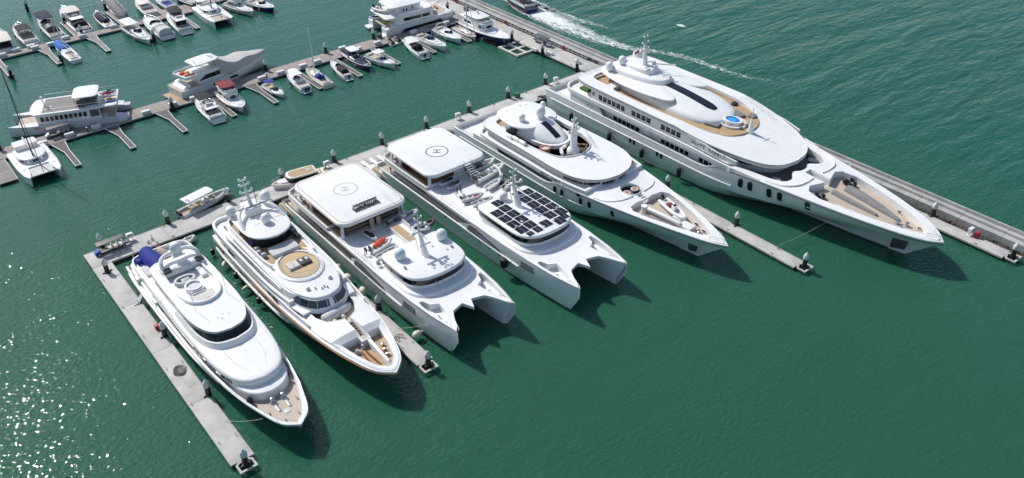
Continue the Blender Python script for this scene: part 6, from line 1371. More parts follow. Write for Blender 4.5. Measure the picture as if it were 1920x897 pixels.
def cruiser(label, ps, pb, W_=None, hullm=HULLW, deckm=WDECK, H=1.1, cab=(.36, .8), cabh=.7, wind=True, top=None, fly=None, canvas=None, cockpit=TEAKG, motors=0, motor_m=BLACK, extra=None, cat='motor boat', name='motor_boat', arch=False, stripe=None, glassm=GLASS, bowpad=None, z=1.0, group='small boats moored in the basin'):
    """motor boat with hull, deck, cabin, windscreen, cockpit, optional flybridge and tops"""
    loc, rz, L = berth(ps, pb, z); W_ = W_ or L*.31
    t = thing(name, label, cat, loc, rz, group); sh = small_hull(t, L, W_, H, hullm); h = W_/2; fz = zat(sh)
    deck(sh, .04, -.03, s0=L*.02).obj('deck', deckm, t); caprail(sh, .12, .12, .05).obj('gunwale', WHITE, t)
    if stripe: 
        mb = MB()
        for sd_ in (-1, 1): mb.tube([(s, sd_*(y*.985+.02), z_*.72) for s, y, z_ in sh[1:-2]], .05, 5)
        mb.obj('hull_stripe', stripe, t)
    c0, c1 = cab[0]*L, cab[1]*L; cw = h*.78
    MB().prism(rrect(L*.04, c0+.1, -h*.74, h*.74, .15, 2), H-.1, H+.06).obj('cockpit_floor', cockpit, t, smooth=False)
    MB().wall([(c0, -h*.86), (L*.06, -h*.82), (L*.03, -h*.6), (L*.03, h*.6), (L*.06, h*.82), (c0, h*.86)], H-.05, H+.42, .1).obj('cockpit_coaming', WHITE, t)
    B('bench_seat', CUSHW, t, L*.06, L*.06+.5, -h*.6, h*.6, H+.05, H+.42, .1)
    B('swim_platform', deckm, t, -.75, .05, -h*.7, h*.7, .25, .38, .05)
    shp = [(c0, cw), ((c0+c1)/2, cw*.98), (c1-.18*(c1-c0), cw*.72), (c1-.05*(c1-c0), cw*.38), (c1, 0)]
    MB().slab(sym(shp, 4), H-.05, lambda x, y: max(fz(x)+.12, H + cabh - (x-c0)/(c1-c0)*cabh*.62), .16, 0).obj('cabin_trunk', WHITE, t)
    for x in ((c0*.3+c1*.7), (c0*.5+c1*.5)): B('deck_hatch', GREYP, t, x-.22, x+.22, -.22, .22, H+.2, max(fz(x)+.12, H + cabh - (x-c0)/(c1-c0)*cabh*.62)+.03, .03)
    for sd_ in (-1, 1): 
        zz = H+cabh*.42
        MB().rings([[(c0+(c1-c0)*a, sd_*(cw*(1-.22*a*a)+.02), zz-.14), (c0+(c1-c0)*b, sd_*(cw*(1-.3*b*b)+.0), zz-.12), (c0+(c1-c0)*b, sd_*(cw*(1-.3*b*b)-.06), zz+.05), (c0+(c1-c0)*a, sd_*(cw*(1-.22*a*a)-.03), zz+.14)] for a, b in ((.08, .45),) for _ in (0,)] + [[(c0+(c1-c0)*a, sd_*(cw*(1-.22*a*a)-.12), zz-.14), (c0+(c1-c0)*b, sd_*(cw*(1-.3*b*b)-.15), zz-.12), (c0+(c1-c0)*b, sd_*(cw*(1-.3*b*b)-.15), zz+.05), (c0+(c1-c0)*a, sd_*(cw*(1-.22*a*a)-.15), zz+.14)] for a, b in ((.08, .45),)]).obj('side_window', glassm, t, smooth=False)
    zc = H + cabh
    if wind:
        wl = [(c0+.28*(c1-c0), -cw*.92), (c0+.42*(c1-c0), -cw*.6), (c0+.47*(c1-c0), 0), (c0+.42*(c1-c0), cw*.6), (c0+.28*(c1-c0), cw*.92)]
        if not fly: panes(t, catmull(wl, 3), zc-.3, zc+.42, 3, .05, glassm, 'windscreen', inward=.35)
    if fly:
        f0, f1 = fly[0]*L, fly[1]*L; fh = fly[2] if len(fly) > 2 else 1.05
        MB().slab(sym([(f0, cw*.95), (f1-.6, cw*.9), (f1, cw*.55)], 3), H, zc+fh-.1, .08, 0).obj('deck_saloon', WHITE, t)
        panes(t, [(f0+.3, -cw*.96), (f1-.7, -cw*.9)], zc+.0, zc+.55, 3, .12, glassm, 'side_window', out=.04); panes(t, [(f1-.7, cw*.9), (f0+.3, cw*.96)], zc+.0, zc+.55, 3, .12, glassm, 'side_window', out=.04)
        panes(t, [(f1-.35, -cw*.8), (f1+.05, -cw*.45), (f1+.05, cw*.45), (f1-.35, cw*.8)], zc+.02, zc+.62, 3, .1, glassm, 'windscreen', out=.1, inward=.12)
        panes(t, [(f0-.02, cw*.8), (f0-.02, -cw*.8)], H+.2, zc+.6, 2, .1, glassm, 'saloon_door', out=.06)
        MB().slab(sym([(f0-L*.1, cw*.9), (f1-.7, cw*.95), (f1-.1, cw*.6), (f1, 0)], 3), zc+fh-.14, zc+fh, .06).obj('flybridge_deck', WDECK, t)
        MB().wall(catmull([(f0, -cw*.82), (f1-1.2, -cw*.8), (f1-.5, -cw*.45), (f1-.4, 0), (f1-.5, cw*.45), (f1-1.2, cw*.8), (f0, cw*.82)], 3), zc+fh-.05, zc+fh+.5, .1).obj('flybridge_coaming', WHITE, t)
        B('helm_seat', CUSHW, t, f0+.5, f0+1.1, -cw*.5, cw*.5, zc+fh-.02, zc+fh+.45, .1); B('helm_console', GREYP, t, f1-1.5, f1-1.0, -cw*.3, cw*.3, zc+fh-.02, zc+fh+.5, .08)
        zc += fh
    if top:     # (material, s0, s1, height, hard?)
        m_, a, b, ht = top[:4]; a *= L; b *= L; zt = zc + ht; tw = h*(top[4] if len(top) > 4 else .82)
        MB().slab(sym([(a, tw*.9), (a+.25, tw), (b-.35*tw, tw*.96), (b-.1, tw*.6), (b, 0 if len(top) < 6 else tw*.5)], 3), lambda x, y: zt-.1-.08*(y/tw)**2, lambda x, y: zt-.08*(y/tw)**2, .05, .02).obj('top', m_, t)
        for x in (a+.3, b-.5):
            for sd_ in (-1, 1): MB().tube([(x, sd_*tw*.86, zc-.25), (x, sd_*tw*.86, zt-.08)], .035, 5).obj('top_post', STEEL, t)
    if arch: MB().tube(catmull([(c0*.8, -h*.85, H+.3), (c0*.6, -h*.75, H+1.5), (c0*.55, 0, H+1.75), (c0*.6, h*.75, H+1.5), (c0*.8, h*.85, H+.3)], 3), .12, 6).obj('radar_arch', WHITE, t)
    if canvas:  # (material, s0, s1, height)
        m_, a, b, ht = canvas; a *= L; b *= L
        MB().loft([[(x, h*.86*math.cos(q)*e, H + .1 + (ht*e)*max(0, math.sin(q))**.6) for q in [math.pi*k/8 for k in range(9)]] for x, e in ((a, .75), (a+.25, .95), ((a+b)/2, 1.0), (b-.3, .96), (b, .7))]).obj('canvas_cover', m_, t)
    for k in range(motors): outboard(t, -.3, (k-(motors-1)/2)*.6, .75, motor_m, 1.15)
    n = [p for p in sh if p[0] > L*.55]; path = [(s, -y+.06, z_) for s, y, z_ in n] + [(s, y-.06, z_) for s, y, z_ in reversed(n[:-1])]
    rail(t, path[::2], .55, 1.6, .022, mid=False, name='bow_rail')
    MB().tube([(L*.97, 0, fz(L*.95)), (L*1.0, 0, fz(L)+.05)], .07, 5).obj('anchor', STEEL, t)
    for k, sd_ in ((.3, -1), (.55, 1), (.6, -1)): MB().lathe([(.06, 0), (.14, .08), (.14, .5), (.06, .58)], L*k, sd_*(h*.98+.1), .25, 7).obj('fender', FENDW if k != .55 else BLACK, t)
    return t, L, W_, H, zc
def sloop(label, ps, pb, W_=None, mast=12, cover=BLUEC, hullm=HULLW, H=.95, dodger=None, boomc=None, lean=0, z=.9):
    loc, rz, L = berth(ps, pb, z); W_ = W_ or L*.3; h = W_/2
    t = thing('sailing_boat', label, 'sailing boat', loc, rz, 'small boats moored in the basin'); sh = small_hull(t, L, W_, H, hullm, sheer=.2); fz = zat(sh)
    deck(sh, .05, -.03).obj('deck', TEAKG if hullm is CREAM else WDECK, t); caprail(sh, .1, .1, .05).obj('gunwale', WHITE, t)
    MB().slab(sym([(L*.35, h*.6), (L*.55, h*.6), (L*.72, h*.42), (L*.78, 0)], 4), H-.05, H+.42, .12, 0).obj('coachroof', WHITE, t)
    for sd_ in (-1, 1): MB().side([(L*.4, H+.12), (L*.6, H+.12), (L*.58, H+.3), (L*.41, H+.3)], sd_*h*.6, .03).obj('side_window', GLASS, t, smooth=False)
    MB().prism(rrect(L*.05, L*.34, -h*.5, h*.5, .15, 2), H-.05, H+.03).obj('cockpit_floor', TEAKG, t, smooth=False)
    MB().wall([(L*.35, -h*.58), (L*.05, -h*.55), (L*.05, h*.55), (L*.35, h*.58)], H-.02, H+.28, .12).obj('cockpit_coaming', WHITE, t)
    mx = L*.6
    MB().tube([(mx, 0, H), (mx, 0, mast)], .17, 7, .11).obj('mast', WHITE, t)
    MB().tube([(mx-.1, 0, H+1.25), (L*.18, 0, H+1.3)], .07, 6).obj('boom', LGREY, t)
    if boomc: MB().tube([(mx-.15, 0, H+1.4), ((mx+L*.2)/2, 0, H+1.42), (L*.2, 0, H+1.38)], .2, 8, .1).obj('sail_cover', boomc, t)
    for z_ in (mast*.55, mast*.8): MB().tube([(mx, -.6, z_), (mx, .6, z_)], .03, 5).obj('spreader', LGREY, t)
    mb = MB()
    for a in ((L*.99, 0, H+.2), (0.1, 0, H+.1), (mx-.2, -h*.9, H), (mx-.2, h*.9, H)): mb.tube([a, (mx, 0, mast-.2)], .015, 3)
    mb.obj('rigging', STEEL, t)
    MB().tube([(L*.98, 0, H+.5), (mx+.3, 0, mast*.93)], .07, 6, .04).obj('furled_jib', LGREYC, t)
    if cover:
        m_, a, b, ht = cover if isinstance(cover, tuple) else (cover, .1, .6, 1.1)
        MB().loft([[(L*x, h*.85*math.cos(q)*e, H + .1 + ht*e*max(0, math.sin(q))) for q in [math.pi*k/8 for k in range(9)]] for x, e in ((a, .7), (a+.04, .95), ((a+b)/2, 1.0), (b-.04, .9), (b, .5))]).obj('canvas_cover', m_, t)
    if dodger: MB().loft([[(L*x, h*.62*math.cos(q), H + .25 + 1.0*e*max(0, math.sin(q))**.7) for q in [math.pi*k/8 for k in range(9)]] for x, e in ((.3, .95), (.38, 1.0), (.45, .6))]).obj('dodger', dodger, t)
    rail(t, [(L*.6, -h*.85, H), (L*.85, -h*.5, H+.08), (L*.97, 0, H+.15), (L*.85, h*.5, H+.08), (L*.6, h*.85, H)], .5, 1.6, .018, mid=False, name='bow_rail')
    return t, L

def r_(x, y): return (x/7.475, y/7.475)
def t_(x, y): return (200+x/7.475, y/7.475)
def q_(x, y): return (380+x/10.667, y/10.667)
def e_(x, y): return (300+x/5.98, 90+y/5.98)
def d_(x, y): return (480+x/6.857, 80+y/6.857)
def g_(x, y): return (660+x/6.4, y/6.4)
# top row
cruiser('beige topped cruiser with dark screened cockpit cut by the left edge', r_(95, 690), r_(-60, 430), 3.6, cab=(.45, .9), top=(CREAMC, .0, .5, 1.2, .95, 1), canvas=(BLACKC, .02, .3, 1.0))
cruiser('white express cruiser with black bimini on the top left pontoon', r_(450, 600), r_(225, 360), 3.7, cab=(.5, .88), top=(BLACKC, .3, .62, 1.15, .85, 1), arch=True)
tt = cruiser('dark fishing cruiser with blue bimini and long antennas', r_(820, 520), r_(565, 260), 3.7, cab=(.55, .9), top=(NAVYC, .48, .88, 1.7, .9, 1), deckm=LGREY, stripe=NAVYH, cockpit=BROWNW, canvas=(DGREY, .26, .5, 1.3))
MB().tube([(tt[1]*.4, 0, 2), (tt[1]*.4, .3, 9.5)], .04, 4).obj('antenna', LGREY, tt[0])
cruiser('white flybridge cruiser with cream bimini and black cockpit screen', r_(1185, 430), r_(875, 130), 4.3, cab=(.4, .9), fly=(.3, .62), top=(CREAMC, .36, .62, 1.0, .8, 1), canvas=(BLACKC, .12, .28, 1.3))
sloop('white sloop with navy boom cover near the top left', r_(1545, 370), r_(1335, 180), 3.0, 13, (NAVYC, .25, .8, 1.0))
sloop('sloop wrapped in a grey tarpaulin at the top edge', r_(1490, -30), r_(1765, 285), 3.4, 13, (GREYC, .02, .95, 1.6))
sloop('small sloop with bright blue cover and messy stern below the top pontoon', r_(1060, 840), r_(785, 590), 2.9, 12, (BRIGHTB, .5, .92, .9))
cruiser('white trawler with long white canopy and black waterline', t_(265, 375), t_(610, 585), 3.1, HULLW, cab=(.42, .86), cabh=1.1, top=(WHITE, -.02, .4, .9, .95, 1), stripe=BLACK)
cruiser('beige decked cruiser with silver cover over its stern', t_(850, 500), t_(545, 255), 4.2, deckm=CREAM, cab=(.38, .9), cockpit=CREAM, canvas=(LGREYC, .02, .3, 1.5), arch=True)
cruiser('white flybridge boat with black bimini and black aft window', t_(1115, 430), t_(870, 185), 3.9, cab=(.35, .9), fly=(.24, .6, 1.2), top=(BLACKC, .4, .72, .9, .8, 1))
cruiser('cream hardtop express cruiser at the top edge', t_(650, 205), t_(430, 15), 3.6, CREAM, CREAM, cab=(.4, .9), top=(CREAM, .38, .75, .75, .8))
cruiser('white boat with blue seats at the top edge left of centre', t_(930, 110), t_(690, -40), 3.2, cab=(.42, .88), cockpit=BLUEC, arch=True)
cruiser('dark hulled boat half cut by the top edge', t_(1265, 55), t_(960, -50), 3.1, DGREY, LGREY, cab=(.45, .9))
cruiser('pilot boat with orange side and white wheelhouse', q_(480, 70), q_(1015, 260), 3.2, HULLW, CREAM, cab=(.35, .85), fly=(.22, .5, 1.0), stripe=mat('orange_band', (.6, .14, .05), .5), bowpad=None)
cruiser('white cruiser with black hull side at the top edge', q_(935, 30), q_(1430, 185), 3.4, NAVYH, WDECK, cab=(.4, .88))
# middle row
cruiser('white sports cruiser with black bimini and red seats, bow to the pontoon', e_(655, 790), e_(425, 575), 3.7, cab=(.42, .92), fly=(.3, .56, .55), top=(BLACKC, .5, .82, .9, .75, 1))
cruiser('white flybridge boat with maroon top, bow towards the camera', e_(690, 480), e_(930, 690), 3.9, cab=(.3, .92), fly=(.22, .6, 1.15), top=(MAROON, .14, .5, 1.0, .8, 1), stripe=MAROON)
cruiser('small white runabout with royal blue bimini', d_(115, 545), d_(355, 685), 2.2, cab=(.5, .9), cabh=.35, H=.75, top=(BLUEC, .15, .42, 1.3, .85, 1), motors=1, z=.7)
cruiser('white pilothouse boat with navy outboard covers', d_(650, 600), d_(415, 400), 2.7, cab=(.36, .9), H=1.0, fly=None, cabh=.5, top=(WHITE, .4, .78, 1.35, .8, 1), motors=2, motor_m=NAVYC, z=.9)
sloop('cream decked sloop with navy dodger beside the pilothouse boat', d_(925, 540), d_(655, 335), 2.8, 11.5, None, CREAM, dodger=BLUEC, boomc=LGREYC)
cruiser('small white cabin boat with black canopy and outboard', d_(1190, 445), d_(965, 250), 2.3, cab=(.45, .92), cabh=.5, H=.85, canvas=(BLACKC, .15, .48, 1.15), motors=1, z=.8)
tt = cruiser('boat wrapped in a navy cover with a white hardtop showing', d_(1150, 125), d_(1470, 330), 2.9, NAVYH, NAVYC, cab=(.3, .9), cabh=.6, cockpit=NAVYC, canvas=(NAVYC, .02, .36, 1.1), top=(WHITE, .2, .48, 1.5, .8, 1))
MB().loft([[(tt[1]*x, tt[2]/2*.9*e*math.cos(q), 1.1+.8*e*max(0, math.sin(q))) for q in [math.pi*k/8 for k in range(9)]] for x, e in ((.42, .9), (.6, 1.0), (.8, .75), (.97, .15))]).obj('bow_cover', NAVYC, tt[0])
cruiser('white express boat with oval hardtop right of the navy covered boat', d_(1435, 165), d_(1790, 300), 2.8, cab=(.42, .95), cabh=.55, top=(WHITE, .3, .56, 1.35, .85), z=.9)
cruiser('white and black cabin boat with twin black decks aft', g_(870, 665), g_(630, 485), 3.0, cab=(.4, .92), cabh=.5, H=1.0, top=(WHITE, .42, .78, 1.15, .8, 1), cockpit=DGREY, canvas=(BLACKC, .3, .44, 1.2), motors=1, z=.9)
cruiser('grey cabin cruiser with navy hardtop and blue aft bimini', g_(800, 430), g_(1130, 580), 3.1, HULLW, LGREY, cab=(.3, .82), cabh=.8, top=(NAVYC, .12, .4, 1.3, .85, 1), glassm=GLASSB)
cruiser('white express cruiser with sweeping arch and large blue windscreen', g_(1015, 345), g_(1310, 490), 3.3, cab=(.3, .97), cabh=.65, arch=True, glassm=GLASSB)
sloop('small white sloop beside the blue hulled yacht', g_(1240, 325), g_(1485, 455), 2.5, 12.5, None, CREAM)
# blue hulled motor yacht
tt = cruiser('navy blue hulled motor yacht with white house alongside the walkway', g_(1330, 235), g_(1885, 500), 4.9, NAVYH, WDECK, H=1.7, cab=(.14, .72), cabh=.9, fly=(.16, .58, 1.1), top=(WHITE, .22, .5, 1.0, .8), z=1.6, name='motor_yacht', cat='yacht')
radome(tt[0], tt[1]*.3, .6, tt[4]+1.0, .35, .7); 
mb = MB().tube([(tt[1]*.2, 0, tt[4]), (tt[1]*.2, 0, tt[4]+3)], .06, 5); mb.obj('mast_pole', LGREY, tt[0])
# passing boat with its wake
tt = cruiser('dark blue open workboat speeding past with passengers aboard', (997, 14), (944, -16), 4.4, NAVYH, NAVYH, H=1.5, cab=(.62, .92), cabh=.8, cockpit=BROWNW, top=(LGREY, .2, .6, 2.4, .8, 1), z=1.4, name='workboat', cat='boat')
for i, (px, py) in enumerate(((991, 8), (984, 4), (978, 2))):
    p = G(px, py, 1.6); person('seated passenger on the speeding blue workboat, %s' % ['nearest its stern', 'second from its stern', 'farthest forward'][i], (p.x, p.y, 1.5), 1.5 + i, True, [CLOTHW, ORANGE, CLOTHW][i])
# ------------------------------------------------------------------ larger craft in the basin
def h_(x, y): return (x/6.9, 130+y/6.9)
def c_(x, y): return (x/6.9, 220+y/6.9)
def sym_hulls(t, L, W_, hw, H, m, tip=1.0):
    for sd_ in (-1, 1):
        yo, yi = W_/2, W_/2 - hw; yc = (yo + yi)/2
        R = [[(L*x, sd_*(yc - w_*e), H*zf) , (L*x, sd_*(yc - w_*e*.8), .1), (L*x, sd_*yc, -.4), (L*x, sd_*(yc + w_*e*.8), .1), (L*x, sd_*(yc + w_*e), H*zf)] for x, e, zf in ((0, .9, .8), (.15, 1, 1), (.6, 1, 1), (.82, .75, 1.03), (.94, .35, 1.06), (1.0, .03, 1.08)) for w_ in (hw/2,)]
        MB().rings(R).obj('hull', m, t, ang=35)
# houseboat catamaran
loc, rz, L = berth(h_(1600, 520), h_(150, 720), 1.3)
t = thing('houseboat', 'long white catamaran houseboat with grey boarded roof and kayaks on top', 'houseboat', loc, rz); W_ = 8.2
sym_hulls(t, L, W_, 2.4, 1.9, mat('grey_white_hull', (.68, .69, .71), .4, noise=(.5, .12)))
MB().prism(sym([(L*.06, 3.9), (L*.78, 3.9), (L*.8, 3.4)], 1), 1.2, 1.85).obj('main_deck', TEAKG, t, smooth=False)
MB().prism([(L*.78, -1.9), (L*.93, -1.7), (L*.93, 1.7), (L*.78, 1.9)], 1.5, 1.6).obj('trampoline', TEAKG, t, smooth=False)
HB = [(L*.18, 3.6), (L*.68, 3.6), (L*.745, 3.0), (L*.765, 0)]
MB().prism(sym(HB, 1), 1.8, 4.05).obj('saloon', WHITE, t)
panes(t, [(L*.7, 3.62), (L*.3, 3.62)], 2.6, 3.5, 10, .3, out=.06); panes(t, [(L*.3, -3.62), (L*.7, -3.62)], 2.6, 3.5, 10, .3, out=.06)
panes(t, [(L*.18-.02, 3.2), (L*.18-.02, -3.2)], 2.0, 3.6, 4, .2, DGREY)
panes(t, [(L*.27, 3.62), (L*.19, 3.62)], 2.3, 3.7, 1, .0, DGREY)
MB().slab(sym([(L*.02, 3.7), (L*.04, 3.85), (L*.7, 3.85), (L*.77, 3.3), (L*.8, 0)], 3), 3.95, 4.25, .08).obj('roof', WHITE, t)
MB().prism(rrect(L*.3, L*.68, -3.3, 3.3, .3, 2), 4.2, 4.275).obj('roof_boards', GTEAK, t, smooth=False)
MB().slab(rrect(L*.17, L*.4, -2.9, 2.9, 1.2, 5), 6.05, 6.25, .1).obj('canopy', WHITE, t)
for x in (L*.19, L*.38):
    for y in (-2.5, 2.5): MB().tube([(x, y, 4.2), (x, y, 6.1)], .06, 5).obj('canopy_post', DGREY, t)
B('canopy_bar', DGREY, t, L*.2, L*.37, 1.5, 2.4, 4.25, 5.3, .1); B('canopy_bar', DGREY, t, L*.21, L*.36, -2.4, -.4, 4.25, 5.0, .1)
rail(t, [(L*.04, 3.7, 4.25), (L*.68, 3.7, 4.25)], .9, 2.2, .025); rail(t, [(L*.04, -3.7, 4.25), (L*.68, -3.7, 4.25)], .9, 2.2, .025)
MB().tube([(L*.67, 0, 4.2), (L*.67, 0, 6.4)], .1, 6).obj('mast_pole', WHITE, t); MB().tube([(L*.67, -.8, 5.9), (L*.67, .8, 5.9)], .07, 5).obj('crosstree', WHITE, t); radome(t, L*.67, .3, 6.0, .3, .5)
for y in (-2.6, 2.6): B('stern_steps', LGREY, t, -1.2, L*.07, y-.8, y+.8, .3, 1.4, .1)
B('hatch', LGREY, t, L*.6, L*.62, .4, .9, 4.27, 4.34, .02)
hbloc, hbrz, hbL = loc, rz, L
def kayak(label, fx, y, m, rz2=0.0, L_=3.4):
    c, s = math.cos(hbrz), math.sin(hbrz); x = fx*hbL
    o = thing('kayak', label, 'kayak', (hbloc[0]+c*x-s*y, hbloc[1]+s*x+c*y, 4.27), hbrz+rz2, 'kayaks on the houseboat roof')
    MB().loft([[(L_*(u-.5), .34*e*math.cos(q), .2+.2*e*math.sin(q)) for q in [2*math.pi*k/8 for k in range(8)]] for u, e in ((0, .05), (.12, .5), (.35, 1), (.65, 1), (.88, .5), (1, .05))]).obj('shell', m, o)
    MB().ring(ell(0, 0, .5, .22, 12), .05, .36, .44).obj('cockpit_rim', BLACK, o)
kayak('turquoise kayak on the houseboat roof', .105, -2.9, TEALP); kayak('crimson kayak on the houseboat roof beside the turquoise one', .115, -2.1, REDP)
kayak('white kayak lying between the coloured kayaks on the houseboat roof', .1, -.8, WHITE); kayak('yellow kayak on the houseboat roof', .09, 1.2, YELLOW, .1); kayak('blue kayak on the houseboat roof edge', .08, 2.1, BLUEP, .12)
# white sailing catamaran lower left
def sailcat(label, ps, pb, W_, mast, net=LGREYC, sc=1.0):
    loc, rz, L = berth(ps, pb, 1.4)
    t = thing('sailing_catamaran', label, 'catamaran', loc, rz); sym_hulls(t, L, W_, W_*.26, 1.7, HULLW)
    h = W_/2
    MB().slab(sym([(L*.02, h*.95), (L*.1, h*.98), (L*.6, h*.98), (L*.66, h*.9)], 2), 1.2, 1.8, .12).obj('bridge_deck', WDECK, t)
    for sd_ in (-1, 1): MB().prism([(L*.62, sd_*h*.52), (L*.95, sd_*h*.62), (L*.97, sd_*h*.74), (L*.9, sd_*h*.9), (L*.62, sd_*h*.97)] if sd_ > 0 else [(L*.62, -h*.97), (L*.9, -h*.9), (L*.97, -h*.74), (L*.95, -h*.62), (L*.62, -h*.52)], 1.5, 1.83).obj('bow_deck', WDECK, t, smooth=False)
    MB().prism([(L*.66, -h*.52), (L*.93, -h*.55), (L*.93, h*.55), (L*.66, h*.52)], 1.5, 1.56).obj('trampoline', net, t, smooth=False)
    MB().tube([(L*.935, -h*.7, 1.6), (L*.935, h*.7, 1.6)], .12, 6).obj('front_beam', WHITE, t)
    cab = [(L*.14, h*.72), (L*.4, h*.72), (L*.52, h*.55), (L*.57, h*.3), (L*.58, 0)]
    MB().slab(sym(cab, 3), 1.7, 2.75, .25).obj('coachroof', WHITE, t)
    panes(t, [p for p in offset(sym(cab, 4), .0) if p[0] > L*.44], 2.05, 2.55, 5, .2, GLASS, out=.04)
    MB().slab(rrect(L*.02, L*.22, -h*.6, h*.6, .5, 4), 3.5, 3.65, .08).obj('hardtop', WHITE, t)
    for x in (L*.04, L*.2):
        for y in (-h*.5, h*.5): MB().tube([(x, y, 1.7), (x, y, 3.55)], .06, 5).obj('hardtop_post', STEEL, t)
    B('cockpit', TEAKG, t, L*.03, L*.14, -h*.55, h*.55, 1.75, 1.86, .03)
    MB().tube([(L*.5, 0, 2.6), (L*.5, 0, mast)], .12, 7, .08).obj('mast', DGREY, t); MB().tube([(L*.48, 0, 4.3), (L*.1, 0, 4.5)], .16, 6).obj('boom', LGREYC, t)
    MB().tube([(L*.94, 0, 1.9), (L*.51, 0, mast*.95)], .06, 6, .04).obj('furled_jib', DGREY, t)
    mb = MB()
    for y in (-h*.95, h*.95): mb.tube([(L*.42, y, 1.7), (L*.5, 0, mast*.95)], .02, 3)
    mb.obj('rigging', STEEL, t)
    for y in (-h*.75, h*.75): B('deck_hatch', GREYP, t, L*.7, L*.73, y-.25, y+.25, 1.82, 1.87, .02); B('deck_hatch', GREYP, t, L*.4, L*.43, y*1.12-.2, y*1.12+.2, 1.79, 1.84, .02)
    return t
sailcat('white sailing catamaran with black windscreen at the lower left of the timber pontoon', c_(330, 420), c_(595, 760), 6.9, 20, LGREYC)
sailcat('white sailing catamaran on the top pontoon with tall mast', t_(1345, 85), t_(1640, 310), 6.2, 17, TEAKG)
# covered motor yacht
loc, rz, L = berth(e_(160, 470), e_(1195, 85), 2.0)
t = thing('motor_yacht', 'motor yacht with grey storm cover over its whole foredeck', 'yacht', loc, rz); sh = small_hull(t, L, 6.2, 2.2, HULLW, sheer=.45); fz = zat(sh)
deck(sh, .06, -.05).obj('deck', TEAKG, t); caprail(sh, .15, .15, .05).obj('gunwale', WHITE, t)
B('swim_platform', TEAK, t, -1.6, .4, -2.6, 2.6, .4, .6, .08)
MB().loft([[(x, -w_, z0), (x, w_, z0), (x, w_*.9, z1), (x, -w_*.9, z1)] for x, w_, z0, z1 in ((.2, 2.3, .6, 1.6), (1.8, 2.5, .6, 2.9), (2.6, 2.6, .6, 3.0))]).obj('garage_door', WHITE, t)
MB().slab(sym([(L*.2, 2.5), (L*.45, 2.6), (L*.6, 2.0), (L*.66, 0)], 3), 2.0, 4.2, .2).obj('saloon', WHITE, t)
for sd_ in (-1, 1): MB().side([(L*.2, 3.0), (L*.27, 3.9), (L*.44, 3.95), (L*.46, 3.0)], sd_*2.62, .05).obj('side_window', GLASS, t, smooth=False)
MB().slab(sym([(L*.07, 2.4), (L*.1, 2.7), (L*.42, 2.7), (L*.48, 2.2)], 3), 4.1, 4.35, .08).obj('flybridge_deck', WHITE, t)
MB().wall(catmull([(L*.44, -2.4), (L*.1, -2.55), (L*.075, -2.2), (L*.075, 2.2), (L*.1, 2.55), (L*.44, 2.4)], 3), 4.3, 4.7, .12).obj('flybridge_coaming', WHITE, t)
MB().slab(sym([(L*.2, 1.9), (L*.22, 2.3), (L*.4, 2.3), (L*.46, 1.6)], 3), 6.1, 6.3, .1).obj('hardtop', WHITE, t)
for sd_ in (-1, 1): MB().tube([(L*.3, sd_*2.3, 4.4), (L*.36, sd_*2.2, 6.1)], .16, 6).obj('hardtop_strut', WHITE, t)
for x, y, m_ in ((L*.12, .6, RED), (L*.13, -.8, mat('coral_cushion', (.6, .2, .1), .8)), (L*.16, .4, YELLOW), (L*.15, 1.4, DGREY), (L*.17, -1.4, BROWNW)): B('cushion_pile', m_, t, x-.5, x+.5, y-.4, y+.4, 4.35, 4.75, .12)
mb = MB(); 
for x, w_, z0, z1 in ((L*.4, 2.6, 3.4, 6.35), (L*.43, 2.75, 2.9, 6.3), (L*.5, 2.9, 2.6, 5.3), (L*.6, 2.9, 2.55, 4.3), (L*.72, 2.55, 2.6, 4.6), (L*.74, 2.5, 2.6, 4.3), (L*.86, 1.75, 2.75, 3.9), (L*.96, .7, 2.95, 3.75), (L*.995, .12, 3.1, 3.6)): pass
secs = []
for x, w_, z0, z1 in catmull([(L*.4, 2.6, 3.6, 6.36), (L*.44, 2.8, 2.9, 6.2), (L*.52, 2.95, 2.5, 5.0), (L*.62, 2.9, 2.5, 4.3), (L*.72, 2.55, 2.55, 4.55), (L*.85, 1.8, 2.7, 4.0), (L*.95, .8, 2.9, 3.8), (L*.995, .15, 3.1, 3.55)], 3):
    secs.append([(x, -w_, z0), (x, -w_*.97, (z0+z1)*.5), (x, -w_*.8, z1-.12), (x, -w_*.4, z1-.02), (x, 0, z1+.06), (x, w_*.4, z1-.02), (x, w_*.8, z1-.12), (x, w_*.97, (z0+z1)*.5), (x, w_, z0)])
MB().loft(secs).obj('storm_cover', mat('silver_cover', (.50, .49, .48), .85, noise=(.7, .15), bump=(1.2, .5)), t, ang=45)
MB().tube([(L*.22, -1.5, 6.2), (L*.21, -1.5, 7.4)], .06, 5).obj('aerial', WHITE, t)
hull_panel
for s in (.32, .5): MB().side([(L*s, 1.3), (L*s+1.8, 1.3), (L*s+1.8, 1.75), (L*s, 1.75)], -3.06, .06).obj('hull_window', GLASS, t, smooth=False)
